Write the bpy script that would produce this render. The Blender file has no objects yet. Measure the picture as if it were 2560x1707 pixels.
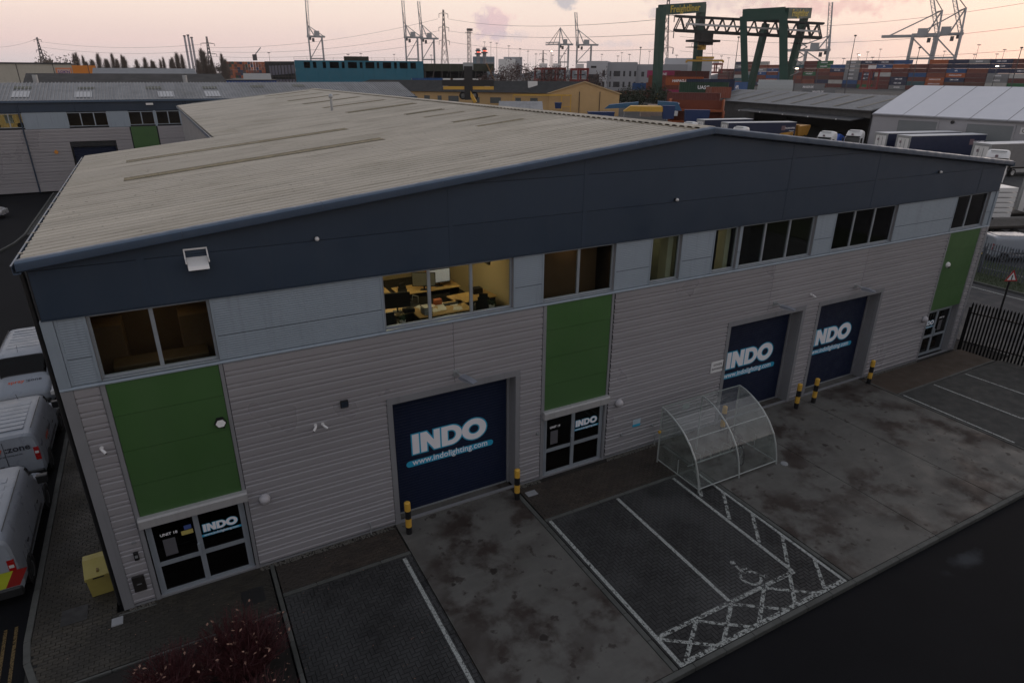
import bpy, bmesh, math, random
from mathutils import Vector, Matrix
random.seed(7)
R_ = random.Random(11)
scene = bpy.context.scene
COL = scene.collection
rad = math.radians

# ------------------------------------------------------------------ camera
CAM = Vector((2.60338, -14.89119, 12.0))
YAW, PITCH, ROLL, FPX = rad(28.30269), rad(22.60435), rad(0.28703), 1607.36
PW, PH = 2560.0, 1707.0
Fv = Vector((math.sin(YAW)*math.cos(PITCH), math.cos(YAW)*math.cos(PITCH), -math.sin(PITCH)))
r0 = Vector((math.cos(YAW), -math.sin(YAW), 0)); u0 = r0.cross(Fv)
Rv = math.cos(ROLL)*r0 + math.sin(ROLL)*u0
Uv = -math.sin(ROLL)*r0 + math.cos(ROLL)*u0
cd = bpy.data.cameras.new('camera'); cam = bpy.data.objects.new('camera', cd); COL.objects.link(cam)
cd.sensor_width = 36; cd.lens = FPX/PW*36; cd.clip_start = .1; cd.clip_end = 20000
cam.matrix_world = Matrix(((Rv.x, Uv.x, -Fv.x, CAM.x), (Rv.y, Uv.y, -Fv.y, CAM.y), (Rv.z, Uv.z, -Fv.z, CAM.z), (0, 0, 0, 1)))
scene.camera = cam

# ------------------------------------------------------------------ world: dusk sky
SUN_AZ, SUN_EL = rad(72), rad(3)          # just down beyond the container port, right of the frame
w = bpy.data.worlds.new('World'); scene.world = w; w.use_nodes = True
NT = w.node_tree; NT.nodes.clear()
def wn(t, **k):
    n = NT.nodes.new(t)
    for a, b in k.items(): setattr(n, a, b)
    return n
def wl(a, b): NT.links.new(a, b)
def wm(op, a, b=None, c=None, clamp=False):
    n = wn('ShaderNodeMath', operation=op, use_clamp=clamp)
    for i, v in enumerate((a, b, c)):
        if v is None: continue
        if isinstance(v, (int, float)): n.inputs[i].default_value = v
        else: wl(v, n.inputs[i])
    return n.outputs[0]
def wmix(f, a, b):
    n = wn('ShaderNodeMix', data_type='RGBA')
    for i, v in ((0, f), (6, a), (7, b)):
        if isinstance(v, (int, float)): n.inputs[i].default_value = v
        elif isinstance(v, tuple): n.inputs[i].default_value = (*v, 1)
        else: wl(v, n.inputs[i])
    return n.outputs[2]
tc = wn('ShaderNodeTexCoord'); sp = wn('ShaderNodeSeparateXYZ'); wl(tc.outputs['Generated'], sp.inputs[0])
dx, dy, dz = sp.outputs
az = wm('ARCTAN2', dx, dy)
ramp = wn('ShaderNodeValToRGB'); wl(dz, ramp.inputs[0])
stops = [(0.0, (.46, .44, .50)), (.012, (.56, .50, .54)), (.035, (.78, .58, .57)), (.07, (.92, .73, .655)), (.105, (.96, .82, .70)), (.3, (.56, .55, .58)), (1.0, (.27, .31, .39))]
el = ramp.color_ramp.elements
el[0].position, el[0].color = stops[0][0], (*stops[0][1], 1)
el[1].position, el[1].color = stops[-1][0], (*stops[-1][1], 1)
for p_, c_ in stops[1:-1]:
    e_ = el.new(p_); e_.color = (*c_, 1)
def smooth(v, a, b):
    n = wn('ShaderNodeMapRange', interpolation_type='SMOOTHSTEP'); wl(v, n.inputs[0]); n.inputs[1].default_value = a; n.inputs[2].default_value = b
    return n.outputs[0]
# warmer and brighter towards where the sun went down
warm = wm('MULTIPLY_ADD', wm('ADD', wm('MULTIPLY', dx, math.sin(SUN_AZ)), wm('MULTIPLY', dy, math.cos(SUN_AZ))), .5, .5)
glow = wm('MULTIPLY', warm, wm('SUBTRACT', 1.0, wm('MULTIPLY', dz, .9), clamp=True), clamp=True)
sky1 = wmix(wm('MULTIPLY', glow, .5), ramp.outputs[0], (.92, .76, .68))
# the half of the sky turned away from the sunset is already dimmer and bluer
sky1 = wmix(wm('MULTIPLY', smooth(warm, .60, .02), .42), sky1, (.30, .29, .32))
# clouds
cv = wn('ShaderNodeCombineXYZ'); wl(wm('MULTIPLY', az, 9.0), cv.inputs[0]); wl(wm('MULTIPLY', dz, 30.0), cv.inputs[1])
cn = wn('ShaderNodeTexNoise'); cn.inputs['Scale'].default_value = 1.0; cn.inputs['Detail'].default_value = 7; cn.inputs['Roughness'].default_value = .6
wl(cv.outputs[0], cn.inputs['Vector'])
cv2 = wn('ShaderNodeCombineXYZ'); wl(wm('MULTIPLY', az, 40.0), cv2.inputs[0]); wl(wm('MULTIPLY', dz, 46.0), cv2.inputs[1])
cn2 = wn('ShaderNodeTexNoise'); cn2.inputs['Scale'].default_value = 1.1; cn2.inputs['Detail'].default_value = 8; cn2.inputs['Roughness'].default_value = .62
wl(cv2.outputs[0], cn2.inputs['Vector'])
# thin high veil
veil = wm('MULTIPLY', smooth(cn.outputs[0], .55, .8), .2)
def blob(a0, e0, ra, re, amp, lo, hi):
    da = wm('DIVIDE', wm('SUBTRACT', az, a0), ra); de = wm('DIVIDE', wm('SUBTRACT', dz, e0), re)
    d2 = wm('SQRT', wm('ADD', wm('MULTIPLY', da, da), wm('MULTIPLY', de, de)))
    v = wm('ADD', wm('SUBTRACT', 1.0, d2), wm('MULTIPLY', wm('SUBTRACT', cn2.outputs[0], .5), amp))
    return smooth(v, lo, hi)
sky2 = wmix(veil, sky1, (.56, .50, .55))
def dirof(px, py):
    d = (Fv*FPX + Rv*(px-PW/2) - Uv*(py-PH/2)).normalized()
    return math.atan2(d.x, d.y), d.z
for (px, py, ra, re, amp, lo, hi, op, colr) in [
        (1925, -6, .24, .034, 2.6, .15, 1.0, .5, (.50, .38, .44)), (2060, 14, .15, .020, 2.2, .2, 1.0, .6, (.74, .44, .45)),
        (1232, 66, .036, .026, 2.2, .12, .55, .7, (.60, .44, .52)), (1250, 45, .026, .016, 2.2, .1, .6, .4, (.86, .58, .58)), (1262, 90, .06, .010, 2.4, .2, .8, .4, (.55, .50, .57)),
        (1410, 12, .020, .011, 2.2, .1, .6, .8, (.46, .44, .50)), (1560, 112, .07, .007, 2.4, .2, .9, .4, (.55, .52, .58)), (1640, 30, .035, .009, 2.4, .2, .9, .5, (.55, .50, .55)), (2060, 110, .10, .010, 2.4, .2, .9, .4, (.58, .52, .56))]:
    a0, e0 = dirof(px, py)
    sky2 = wmix(wm('MULTIPLY', blob(a0, e0, ra, re, amp, lo, hi), op), sky2, colr)
nish = wn('ShaderNodeTexSky', sky_type='NISHITA', sun_disc=False, sun_elevation=SUN_EL, sun_rotation=SUN_AZ)
bg1 = wn('ShaderNodeBackground'); wl(sky2, bg1.inputs[0]); bg1.inputs[1].default_value = 1.06
bg2 = wn('ShaderNodeBackground'); wl(nish.outputs[0], bg2.inputs[0]); bg2.inputs[1].default_value = .012
ad = wn('ShaderNodeAddShader'); wl(bg1.outputs[0], ad.inputs[0]); wl(bg2.outputs[0], ad.inputs[1])
wo = wn('ShaderNodeOutputWorld'); wl(ad.outputs[0], wo.inputs[0])

# ------------------------------------------------------------------ sun: last light, very soft
sl = bpy.data.lights.new('sun', 'SUN'); sl.energy = .25; sl.angle = rad(20); sl.color = (1, .84, .74)
so = bpy.data.objects.new('sun', sl); COL.objects.link(so)
sd = Vector((math.sin(SUN_AZ)*math.cos(rad(10)), math.cos(SUN_AZ)*math.cos(rad(10)), math.sin(rad(10))))
so.rotation_euler = sd.to_track_quat('Z', 'Y').to_euler()

scene.view_settings.view_transform = 'Standard'; scene.view_settings.look = 'None'
scene.view_settings.exposure = 0; scene.view_settings.gamma = 1

# ------------------------------------------------------------------ helpers
def at(px, py, d):
    """point seen at photograph pixel (px,py) at horizontal distance d"""
    v = Fv*FPX + Rv*(px-PW/2) - Uv*(py-PH/2)
    return CAM + v*(d/math.hypot(v.x, v.y))
def mpp(px, py, d): return (at(px+1, py, d)-at(px, py, d)).length
def srgb(r, g, b):
    f = lambda c: (c/255/12.92) if c <= 10 else ((c/255+.055)/1.055)**2.4
    return (f(r), f(g), f(b))

class MB:
    def __init__(s): s.v = []; s.f = []; s.mi = []; s.cur = 0
    def m(s, i): s.cur = i; return s
    def add(s, vs, fs):
        o = len(s.v); s.v += [tuple(p) for p in vs]
        for f in fs: s.f.append(tuple(o+i for i in f)); s.mi.append(s.cur)
        return s
    def box(s, x0, x1, y0, y1, z0, z1):
        if x0 > x1: x0, x1 = x1, x0
        if y0 > y1: y0, y1 = y1, y0
        if z0 > z1: z0, z1 = z1, z0
        return s.add([(x0, y0, z0), (x1, y0, z0), (x1, y1, z0), (x0, y1, z0), (x0, y0, z1), (x1, y0, z1), (x1, y1, z1), (x0, y1, z1)],
                     [(0, 3, 2, 1), (4, 5, 6, 7), (0, 1, 5, 4), (1, 2, 6, 5), (2, 3, 7, 6), (3, 0, 4, 7)])
    def bbox(s, x0, x1, y0, y1, z0, z1, c=.02):
        """box with chamfered vertical and top edges"""
        a = [(x0+c, y0), (x1-c, y0), (x1, y0+c), (x1, y1-c), (x1-c, y1), (x0+c, y1), (x0, y1-c), (x0, y0+c)]
        i = [(x0+2*c, y0+c), (x1-2*c, y0+c), (x1-c, y0+2*c), (x1-c, y1-2*c), (x1-2*c, y1-c), (x0+2*c, y1-c), (x0+c, y1-2*c), (x0+c, y0+2*c)]
        vs = [(x, y, z0) for x, y in a]+[(x, y, z1-c) for x, y in a]+[(x, y, z1) for x, y in i]
        fs = [tuple(range(7, -1, -1)), tuple(range(16, 24))]
        for k in range(8):
            n = (k+1) % 8; fs += [(k, n, n+8, k+8), (k+8, n+8, n+16, k+16)]
        return s.add(vs, fs)
    def bar(s, p, q, w=.1, h=None, up=(0, 0, 1)):
        p, q = Vector(p), Vector(q); h = h or w; d = (q-p)
        if d.length < 1e-6: return s
        d.normalize(); up = Vector(up)
        if abs(d.dot(up)) > .99: up = Vector((1, 0, 0)) if abs(d.x) < .9 else Vector((0, 1, 0))
        a = d.cross(up).normalized()*w/2; b = a.cross(d).normalized()*h/2
        vs = [p-a-b, p+a-b, p+a+b, p-a+b, q-a-b, q+a-b, q+a+b, q-a+b]
        return s.add(vs, [(0, 3, 2, 1), (4, 5, 6, 7), (0, 1, 5, 4), (1, 2, 6, 5), (2, 3, 7, 6), (3, 0, 4, 7)])
    def cyl(s, p, q, r, r2=None, n=10, cap=True):
        p, q = Vector(p), Vector(q); r2 = r if r2 is None else r2; d = (q-p).normalized()
        up = Vector((0, 0, 1)) if abs(d.z) < .95 else Vector((1, 0, 0))
        a = d.cross(up).normalized(); b = a.cross(d)
        vs = []
        for (c, rr) in ((p, r), (q, r2)):
            for k in range(n):
                t = 2*math.pi*k/n; vs.append(c+a*math.cos(t)*rr+b*math.sin(t)*rr)
        fs = [(k, (k+1) % n, n+(k+1) % n, n+k) for k in range(n)]
        fs = [tuple(reversed(f)) for f in fs]
        if cap: fs += [tuple(range(n)), tuple(range(2*n-1, n-1, -1))]
        return s.add(vs, fs)
    def tube(s, pts, r, n=6):
        for a, b in zip(pts, pts[1:]): s.cyl(a, b, r, n=n)
        return s
    def lathe(s, prof, c=(0, 0, 0), ax='z', n=16):
        vs = []
        for (r, h) in prof:
            for k in range(n):
                t = 2*math.pi*k/n; x, y = r*math.cos(t), r*math.sin(t)
                p = (x, y, h) if ax == 'z' else ((x, h, y) if ax == 'y' else (h, x, y))
                vs.append((p[0]+c[0], p[1]+c[1], p[2]+c[2]))
        fs = []
        for j in range(len(prof)-1):
            for k in range(n):
                a, b = j*n+k, j*n+(k+1) % n
                fs.append((a, b, b+n, a+n))
        return s.add(vs, fs)
    def prism(s, poly, axis, t0, t1):
        """extrude a 2D polygon: axis 'y' -> poly (x,z); 'x' -> poly (y,z); 'z' -> poly (x,y)"""
        n = len(poly)
        def P(a, b, t): return (a, t, b) if axis == 'y' else ((t, a, b) if axis == 'x' else (a, b, t))
        vs = [P(a, b, t0) for a, b in poly]+[P(a, b, t1) for a, b in poly]
        fs = [tuple(range(n)), tuple(range(2*n-1, n-1, -1))]
        fs += [((k+1) % n, k, n+k, n+(k+1) % n) for k in range(n)]
        return s.add(vs, fs)
    def sheet(s, prof, P):
        """open strip: prof list of (a,b), P(a,b,end)->xyz for end 0/1"""
        vs = [P(a, b, 0) for a, b in prof]+[P(a, b, 1) for a, b in prof]; n = len(prof)
        return s.add(vs, [(k, k+1, n+k+1, n+k) for k in range(n-1)])
    def mesh(s, name, mats, smooth=False, normals=True):
        me = bpy.data.meshes.new(name); me.from_pydata(s.v, [], s.f)
        for m_ in (mats if isinstance(mats, (list, tuple)) else [mats]): me.materials.append(m_)
        if len(set(s.mi)) > 1 or s.cur: me.polygons.foreach_set('material_index', s.mi)
        me.update()
        if normals:
            bm = bmesh.new(); bm.from_mesh(me); bmesh.ops.recalc_face_normals(bm, faces=bm.faces); bm.to_mesh(me); bm.free()
        if smooth:
            me.polygons.foreach_set('use_smooth', [True]*len(me.polygons))
            try: me.set_sharp_from_angle(angle=rad(38))
            except Exception: pass
        return me
    def build(s, name, mats, parent=None, smooth=False, loc=None, normals=True):
        return put(name, s.mesh(name, mats, smooth, normals), parent, loc)
def put(name, me, parent=None, loc=None, rz=0):
    o = bpy.data.objects.new(name, me); COL.objects.link(o)
    if parent: o.parent = parent
    if loc: o.location = loc
    if rz: o.rotation_euler = (0, 0, rz)
    return o
def tag(o, label=None, cat=None, group=None, kind=None):
    if label: o['label'] = label
    if cat: o['category'] = cat
    if group: o['group'] = group
    if kind: o['kind'] = kind
    return o
def thing(name, label, cat, loc=(0, 0, 0), rz=0, group=None):
    o = bpy.data.objects.new(name, None); COL.objects.link(o); o.empty_display_size = .2
    o.location = loc; o.rotation_euler = (0, 0, rz)
    return tag(o, label, cat, group)
def copy_tree(o, parent=None):
    c = o.copy(); COL.objects.link(c); c.parent = parent
    for ch in list(o.children): copy_tree(ch, c)
    return c

# ------------------------------------------------------------------ materials
MATS = {}
class N:
    """little node helper"""
    def __init__(s, m): s.t = m.node_tree; s.p = None
    def n(s, t, **k):
        n = s.t.nodes.new(t)
        for a, b in k.items(): setattr(n, a, b)
        return n
    def l(s, a, b): s.t.links.new(a, b)
    def val(s, sock, v):
        if isinstance(v, (int, float)): sock.default_value = v
        elif isinstance(v, tuple): sock.default_value = (*v, 1) if len(v) == 3 else v
        else: s.l(v, sock)
    def math(s, op, a, b=0., clamp=False):
        n = s.n('ShaderNodeMath', operation=op, use_clamp=clamp); s.val(n.inputs[0], a); s.val(n.inputs[1], b); return n.outputs[0]
    def mix(s, f, a, b, bt='MIX'):
        n = s.n('ShaderNodeMix', data_type='RGBA', blend_type=bt); s.val(n.inputs[0], f); s.val(n.inputs[6], a); s.val(n.inputs[7], b); return n.outputs[2]
    def pos(s, sc=(1, 1, 1)):
        if s.p is None: s.p = s.n('ShaderNodeNewGeometry').outputs['Position']
        if sc == (1, 1, 1): return s.p
        m_ = s.n('ShaderNodeMapping'); m_.inputs['Scale'].default_value = sc; s.l(s.p, m_.inputs[0]); return m_.outputs[0]
    def noise(s, scale, detail=4, rough=.55, vec=None, sc=(1, 1, 1)):
        n = s.n('ShaderNodeTexNoise'); n.inputs['Scale'].default_value = scale; n.inputs['Detail'].default_value = detail; n.inputs['Roughness'].default_value = rough
        s.l(vec or s.pos(sc), n.inputs['Vector']); return n.outputs[0]
    def rng(s, v, a, b, c=0., d=1., smooth=True):
        n = s.n('ShaderNodeMapRange', interpolation_type='SMOOTHSTEP' if smooth else 'LINEAR'); s.l(v, n.inputs[0])
        for i, x in enumerate((a, b, c, d)): n.inputs[i+1].default_value = x
        return n.outputs[0]
def new_mat(name):
    m_ = bpy.data.materials.new(name); m_.use_nodes = True; b = m_.node_tree.nodes['Principled BSDF']; return m_, N(m_), b
def mul(c, k): return tuple(min(1, x*k) for x in c)
def mat(name, col, rough=.55, metal=0., var=.18, scale=2.5, grime=.0, gcol=(.03, .028, .024), streak=0., bump=0., bscale=60., rnd=0., spec=.5, sc=(1, 1, 1)):
    if name in MATS: return MATS[name]
    m_, n, b = new_mat(name)
    c = n.mix(n.noise(scale, 5, .6, sc=sc), mul(col, 1-var), mul(col, 1+var))
    if rnd:
        oi = n.n('ShaderNodeObjectInfo').outputs['Random']; at_ = n.n('ShaderNodeAttribute', attribute_name='rnd').outputs['Fac']
        fr = n.math('FRACT', n.math('ADD', oi, at_))
        h = n.n('ShaderNodeHueSaturation'); n.l(n.math('ADD', n.math('MULTIPLY', fr, rnd*2), 1-rnd), h.inputs['Value']); n.l(c, h.inputs['Color']); c = h.outputs[0]
    if grime: c = n.mix(n.math('MULTIPLY', n.rng(n.noise(scale*.35, 6, .65), .48, .72), grime), c, gcol)
    if streak: c = n.mix(n.math('MULTIPLY', n.rng(n.noise(1.0, 5, .6, sc=(6, 6, .35)), .5, .78), streak), c, gcol)
    n.val(b.inputs['Base Color'], c)
    rr = n.noise(scale*1.7, 3); n.l(n.rng(rr, .3, .7, max(0, rough-.12), min(1, rough+.12), False), b.inputs['Roughness'])
    b.inputs['Metallic'].default_value = metal; b.inputs['Specular IOR Level'].default_value = spec
    if bump:
        bp_ = n.n('ShaderNodeBump'); bp_.inputs['Strength'].default_value = bump; bp_.inputs['Distance'].default_value = .01
        n.l(n.noise(bscale, 3), bp_.inputs['Height']); n.l(bp_.outputs[0], b.inputs['Normal'])
    MATS[name] = m_; return m_
def emit(name, col, st):
    if name in MATS: return MATS[name]
    m_, n, b = new_mat(name); b.inputs['Base Color'].default_value = (*col, 1); b.inputs['Emission Color'].default_value = (*col, 1); b.inputs['Emission Strength'].default_value = st
    MATS[name] = m_; return m_
def glass(name, tint=(.8, .85, .85), haze=0., hcol=(.5, .52, .52), ior=1.5, rough=.0):
    m_ = bpy.data.materials.new(name); m_.use_nodes = True; t = m_.node_tree; t.nodes.clear(); n = N(m_)
    tr = n.n('ShaderNodeBsdfTransparent'); tr.inputs[0].default_value = (*tint, 1)
    gl = n.n('ShaderNodeBsdfGlossy'); gl.inputs['Roughness'].default_value = rough; gl.inputs[0].default_value = (1, 1, 1, 1)
    fr = n.n('ShaderNodeFresnel'); bf = n.n('ShaderNodeNewGeometry').outputs['Backfacing']; n.l(n.math('ADD', n.math('MULTIPLY', bf, 1/ior-ior), ior), fr.inputs[0])
    a = tr.outputs[0]
    if haze:
        df = n.n('ShaderNodeBsdfDiffuse'); df.inputs[0].default_value = (*hcol, 1); mx = n.n('ShaderNodeMixShader')
        n.l(n.math('MULTIPLY', n.rng(n.noise(2.2, 5), .3, .7, .4, 1.6, False), haze), mx.inputs[0]); n.l(a, mx.inputs[1]); n.l(df.outputs[0], mx.inputs[2]); a = mx.outputs[0]
    m2 = n.n('ShaderNodeMixShader'); n.l(fr.outputs[0], m2.inputs[0]); n.l(a, m2.inputs[1]); n.l(gl.outputs[0], m2.inputs[2])
    o = n.n('ShaderNodeOutputMaterial'); n.l(m2.outputs[0], o.inputs[0]); MATS[name] = m_; return m_

# ------------------------------------------------------------------ lettering (flat curves turned to thin meshes)
def curve_mesh(name, material, text=None, splines=None, size=1., offset=0., depth=.004, align='LEFT', ext=1.):
    cu = bpy.data.curves.new('lettering', 'FONT' if text else 'CURVE')
    if text:
        cu.body = text; cu.size = size; cu.align_x = align; cu.resolution_u = 2
    else:
        cu.dimensions = '2D'; cu.fill_mode = 'BOTH'
        for s_ in splines:
            sp_ = cu.splines.new('POLY'); sp_.points.add(len(s_)-1); sp_.use_cyclic_u = True
            for p_, (x, y) in zip(sp_.points, s_): p_.co = (x*size, y*size, 0, 1)
    cu.offset = offset; cu.extrude = depth
    ob = bpy.data.objects.new('lettering', cu); COL.objects.link(ob)
    bpy.context.view_layer.update()
    me = bpy.data.meshes.new_from_object(ob.evaluated_get(bpy.context.evaluated_depsgraph_get()))
    bpy.data.objects.remove(ob); bpy.data.curves.remove(cu)
    me.name = name; me.materials.clear(); me.materials.append(material)
    if ext != 1.:
        for v in me.vertices: v.co.x *= ext
    return me
def lettering(name, me, parent, o, u=(1, 0, 0), v=(0, 0, 1)):
    """stand a flat lettering mesh at o with writing direction u and up v (copied mesh in parent space)"""
    me = me.copy(); u, v, o = Vector(u), Vector(v), Vector(o); n_ = u.cross(v)
    for p in me.vertices: p.co = o+u*p.co.x+v*p.co.y+n_*p.co.z
    return put(name, me, parent)
# ------------------------------------------------------------------ palette
M_clad = mat('grey_cladding', (.345, .335, .350), .36, .2, .07, .22, rnd=.035)
M_band = mat('pale_blue_cladding', (.28, .335, .39), .45, .15, .07, 1.5, streak=.18)
M_navy = mat('navy_cladding', (.026, .043, .070), .5, 0, .16, .5, streak=.25, gcol=(.045, .058, .078), spec=.4, rnd=.06, bump=.25, bscale=1.3)
M_green = mat('green_panel', (.054, .125, .040), .42, 0, .12, .5, grime=.15, gcol=(.05, .09, .045), streak=.12, rnd=.05, bump=.25, bscale=1.6)
M_trim = mat('slate_blue_trim', (.060, .095, .145), .45, .1, .14, 2.0, streak=.15)
M_flash = mat('grey_flashing', (.26, .265, .28), .45, .2, .10, 1.5, streak=.2)
M_alu = mat('aluminium_frame', (.34, .38, .42), .4, .35, .08, 3, streak=.12)
M_dark = mat('dark_backing', (.02, .021, .024), .8, 0, .2, 2)
M_black = mat('black_plastic', (.012, .012, .013), .45, 0, .2, 6)
M_white = mat('white_paint', (.72, .72, .71), .45, 0, .05, 4, grime=.12, gcol=(.3, .29, .27))
M_white2 = mat('white_plastic', (.7, .7, .7), .4, 0, .04, 5)
M_steel = mat('galvanised_steel', (.36, .38, .39), .45, .5, .15, 5, grime=.15)
M_shut = mat('navy_shutter', (.006, .012, .036), .5, 0, .15, 2, streak=.12, gcol=(.015, .02, .035), spec=.25)
M_cyan = mat('cyan_print', (.025, .37, .60), .5, 0, .05, 4)
M_print = mat('white_print', (.88, .87, .90), .45, 0, .03, 4, streak=.08, gcol=(.45, .45, .48))
M_glass = glass('window_glass', (.78, .82, .80))
M_glassdk = glass('dark_glass', (.10, .11, .12))
M_carglass = glass('vehicle_glass', (.05, .06, .065), ior=1.3)
M_yel = mat('yellow_paint', (.62, .36, .05), .5, 0, .12, 5, grime=.25, gcol=(.2, .12, .04))
M_tyre = mat('tyre_rubber', (.012, .012, .012), .8)
M_wood = mat('desk_wood', (.55, .36, .14), .45, 0, .15, 3, sc=(1, 8, 1))
M_cream = mat('cream_wall', (.62, .50, .30), .8, 0, .05, 1)
M_brown = mat('brown_board', (.14, .075, .035), .7, 0, .25, 2)
M_carpet = mat('carpet', (.03, .028, .028), .9, 0, .3, 9)
M_paper = mat('paper', (.75, .74, .7), .7, 0, .05, 4)

# roof sheet: weathered cream-grey coating with spots and soft dirt runs down the slope
m_, n_, b_ = new_mat('roof_sheet_coating')
c1 = n_.mix(n_.noise(.35, 5, .6), (.40, .36, .29), (.50, .455, .375))
c1 = n_.mix(n_.math('MULTIPLY', n_.rng(n_.noise(1.0, 6, .65, sc=(.3, 3.0, 1)), .46, .70), .65), c1, (.25, .22, .165))
c1 = n_.mix(n_.math('MULTIPLY', n_.rng(n_.noise(.22, 6, .62), .48, .68), .5), c1, (.28, .25, .185))
c1 = n_.mix(n_.math('MULTIPLY', n_.rng(n_.noise(9, 3, .6), .62, .72), .55), c1, (.16, .145, .11))
oi = n_.n('ShaderNodeObjectInfo').outputs['Random']; hs = n_.n('ShaderNodeHueSaturation'); n_.l(n_.math('ADD', n_.math('MULTIPLY', oi, .16), .92), hs.inputs['Value']); n_.l(c1, hs.inputs['Color'])
n_.l(hs.outputs[0], b_.inputs['Base Color']); b_.inputs['Roughness'].default_value = .62
M_roof = m_
# rooflight strips: yellowed translucent sheet with moss
m_, n_, b_ = new_mat('mossy_rooflight')
c1 = n_.mix(n_.rng(n_.noise(2.0, 6, .7, sc=(1, 6, 1)), .45, .65), (.24, .195, .10), (.11, .085, .035))
c1 = n_.mix(n_.math('MULTIPLY', n_.rng(n_.noise(5, 5, .7), .5, .65), .6), c1, (.06, .065, .02))
n_.l(c1, b_.inputs['Base Color']); b_.inputs['Roughness'].default_value = .55
M_rooflight = m_
M_moss = mat('roof_moss', (.055, .047, .018), .95, 0, .5, 5, grime=.3, gcol=(.14, .11, .06))

# concrete of the loading pads: mottled, tyre grime, oil stains and drips
def concrete(name, base, dark):
    m_, n, b = new_mat(name)
    c = n.mix(n.noise(1.3, 8, .68), mul(base, .62), mul(base, 1.38))
    c = n.mix(n.math('MULTIPLY', n.rng(n.noise(.9, 6, .6, sc=(.35, 3.2, 1)), .5, .72), .35), c, mul(base, 1.45))     # faint tamping ridges across the slab
    big = n.noise(.33, 4, .5)
    c = n.mix(n.math('MULTIPLY', n.math('MULTIPLY', n.rng(n.noise(.8, 6, .6), .42, .60), n.rng(big, .38, .58)), .92), c, dark)
    c = n.mix(n.math('MULTIPLY', n.rng(n.noise(2.6, 4, .55), .60, .68), .75), c, mul(dark, .8))
    for sc_, r_, k_ in ((1.15, .13, .85), (2.7, .10, .7)):
        v = n.n('ShaderNodeTexVoronoi'); v.inputs['Scale'].default_value = sc_; v.inputs['Randomness'].default_value = 1
        d_ = n.n('ShaderNodeVectorMath', operation='ADD'); n.l(n.pos(), d_.inputs[0])
        ns = n.n('ShaderNodeTexNoise'); ns.inputs['Scale'].default_value = 3.5; n.l(n.pos(), ns.inputs['Vector']); sc2 = n.n('ShaderNodeVectorMath', operation='SCALE'); n.l(ns.outputs['Color'], sc2.inputs[0]); sc2.inputs['Scale'].default_value = .22; n.l(sc2.outputs[0], d_.inputs[1]); n.l(d_.outputs[0], v.inputs['Vector'])
        sel = n.n('ShaderNodeSeparateColor'); n.l(v.outputs['Color'], sel.inputs[0])
        rad_ = n.math('MULTIPLY', sel.outputs[0], r_)
        k = n.rng(n.math('SUBTRACT', v.outputs['Distance'], rad_), .03, -.02)
        c = n.mix(n.math('MULTIPLY', n.math('MULTIPLY', k, n.rng(sel.outputs[1], .45, .6)), k_), c, mul(dark, .5))
    n.l(c, b.inputs['Base Color']); n.l(n.rng(n.noise(1.1, 5), .35, .7, .5, .9, False), b.inputs['Roughness']); b.inputs['Specular IOR Level'].default_value = .3
    bp_ = n.n('ShaderNodeBump'); bp_.inputs['Strength'].default_value = .25; bp_.inputs['Distance'].default_value = .01; n.l(n.noise(45, 4), bp_.inputs['Height']); n.l(bp_.outputs[0], b.inputs['Normal'])
    MATS[name] = m_; return m_
M_conc = concrete('stained_concrete', (.108, .105, .096), (.030, .020, .016))
M_kerb = mat('kerb_concrete', (.075, .078, .072), .8, 0, .25, 3, grime=.4, gcol=(.02, .024, .018), rnd=.12)
M_slab = mat('pale_slab', (.25, .26, .27), .8, 0, .15, 5)
def paving(name, col, col2, rnd=.3):
    m_, n, b = new_mat(name)
    oi = n.n('ShaderNodeObjectInfo').outputs['Random']; at_ = n.n('ShaderNodeAttribute', attribute_name='rnd').outputs['Fac']
    fr = n.math('FRACT', n.math('ADD', oi, at_))
    c = n.mix(fr, mul(col, 1-rnd), mul(col, 1+rnd))
    c = n.mix(n.math('MULTIPLY', n.rng(n.noise(.38, 4, .5), .42, .66), .85), c, col2)
    c = n.mix(n.math('MULTIPLY', n.rng(n.noise(1.1, 5, .6), .52, .7), .6), c, mul(col, .35))
    n.l(c, b.inputs['Base Color']); n.l(n.rng(n.noise(.5, 4), .35, .65, .5, .85, False), b.inputs['Roughness'])
    bp_ = n.n('ShaderNodeBump'); bp_.inputs['Strength'].default_value = .3; bp_.inputs['Distance'].default_value = .006; n.l(n.noise(70, 3), bp_.inputs['Height']); n.l(bp_.outputs[0], b.inputs['Normal'])
    MATS[name] = m_; return m_
M_pave = paving('grey_block_paving', (.022, .022, .022), (.046, .047, .047))
M_pave_b = paving('brown_block_paving', (.036, .027, .020), (.032, .026, .021))
M_pave_l = paving('buff_block_paving', (.032, .027, .018), (.022, .020, .016))
M_sand = mat('joint_sand', (.010, .010, .009), .95, 0, .3, 8)
# worn road paint: where the paint is gone the surface under it shows
def worn(name, col, lo, hi):
    m_ = bpy.data.materials.new(name); m_.use_nodes = True; n = N(m_); b = m_.node_tree.nodes['Principled BSDF']
    n.l(n.mix(n.noise(7, 4), mul(col, .75), mul(col, 1.15)), b.inputs['Base Color']); b.inputs['Roughness'].default_value = .7
    tr = n.n('ShaderNodeBsdfTransparent'); mx = n.n('ShaderNodeMixShader')
    v = n.n('ShaderNodeTexVoronoi', feature='DISTANCE_TO_EDGE'); v.inputs['Scale'].default_value = 11; n.l(n.pos(), v.inputs['Vector'])
    k = n.math('MULTIPLY', n.rng(n.noise(9, 6, .7), lo, hi), n.rng(v.outputs['Distance'], .0, .06, .35, 1))
    n.l(k, mx.inputs[0]); n.l(tr.outputs[0], mx.inputs[1]); n.l(b.outputs[0], mx.inputs[2])
    n.l(mx.outputs[0], m_.node_tree.nodes['Material Output'].inputs[0]); MATS[name] = m_; return m_
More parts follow.
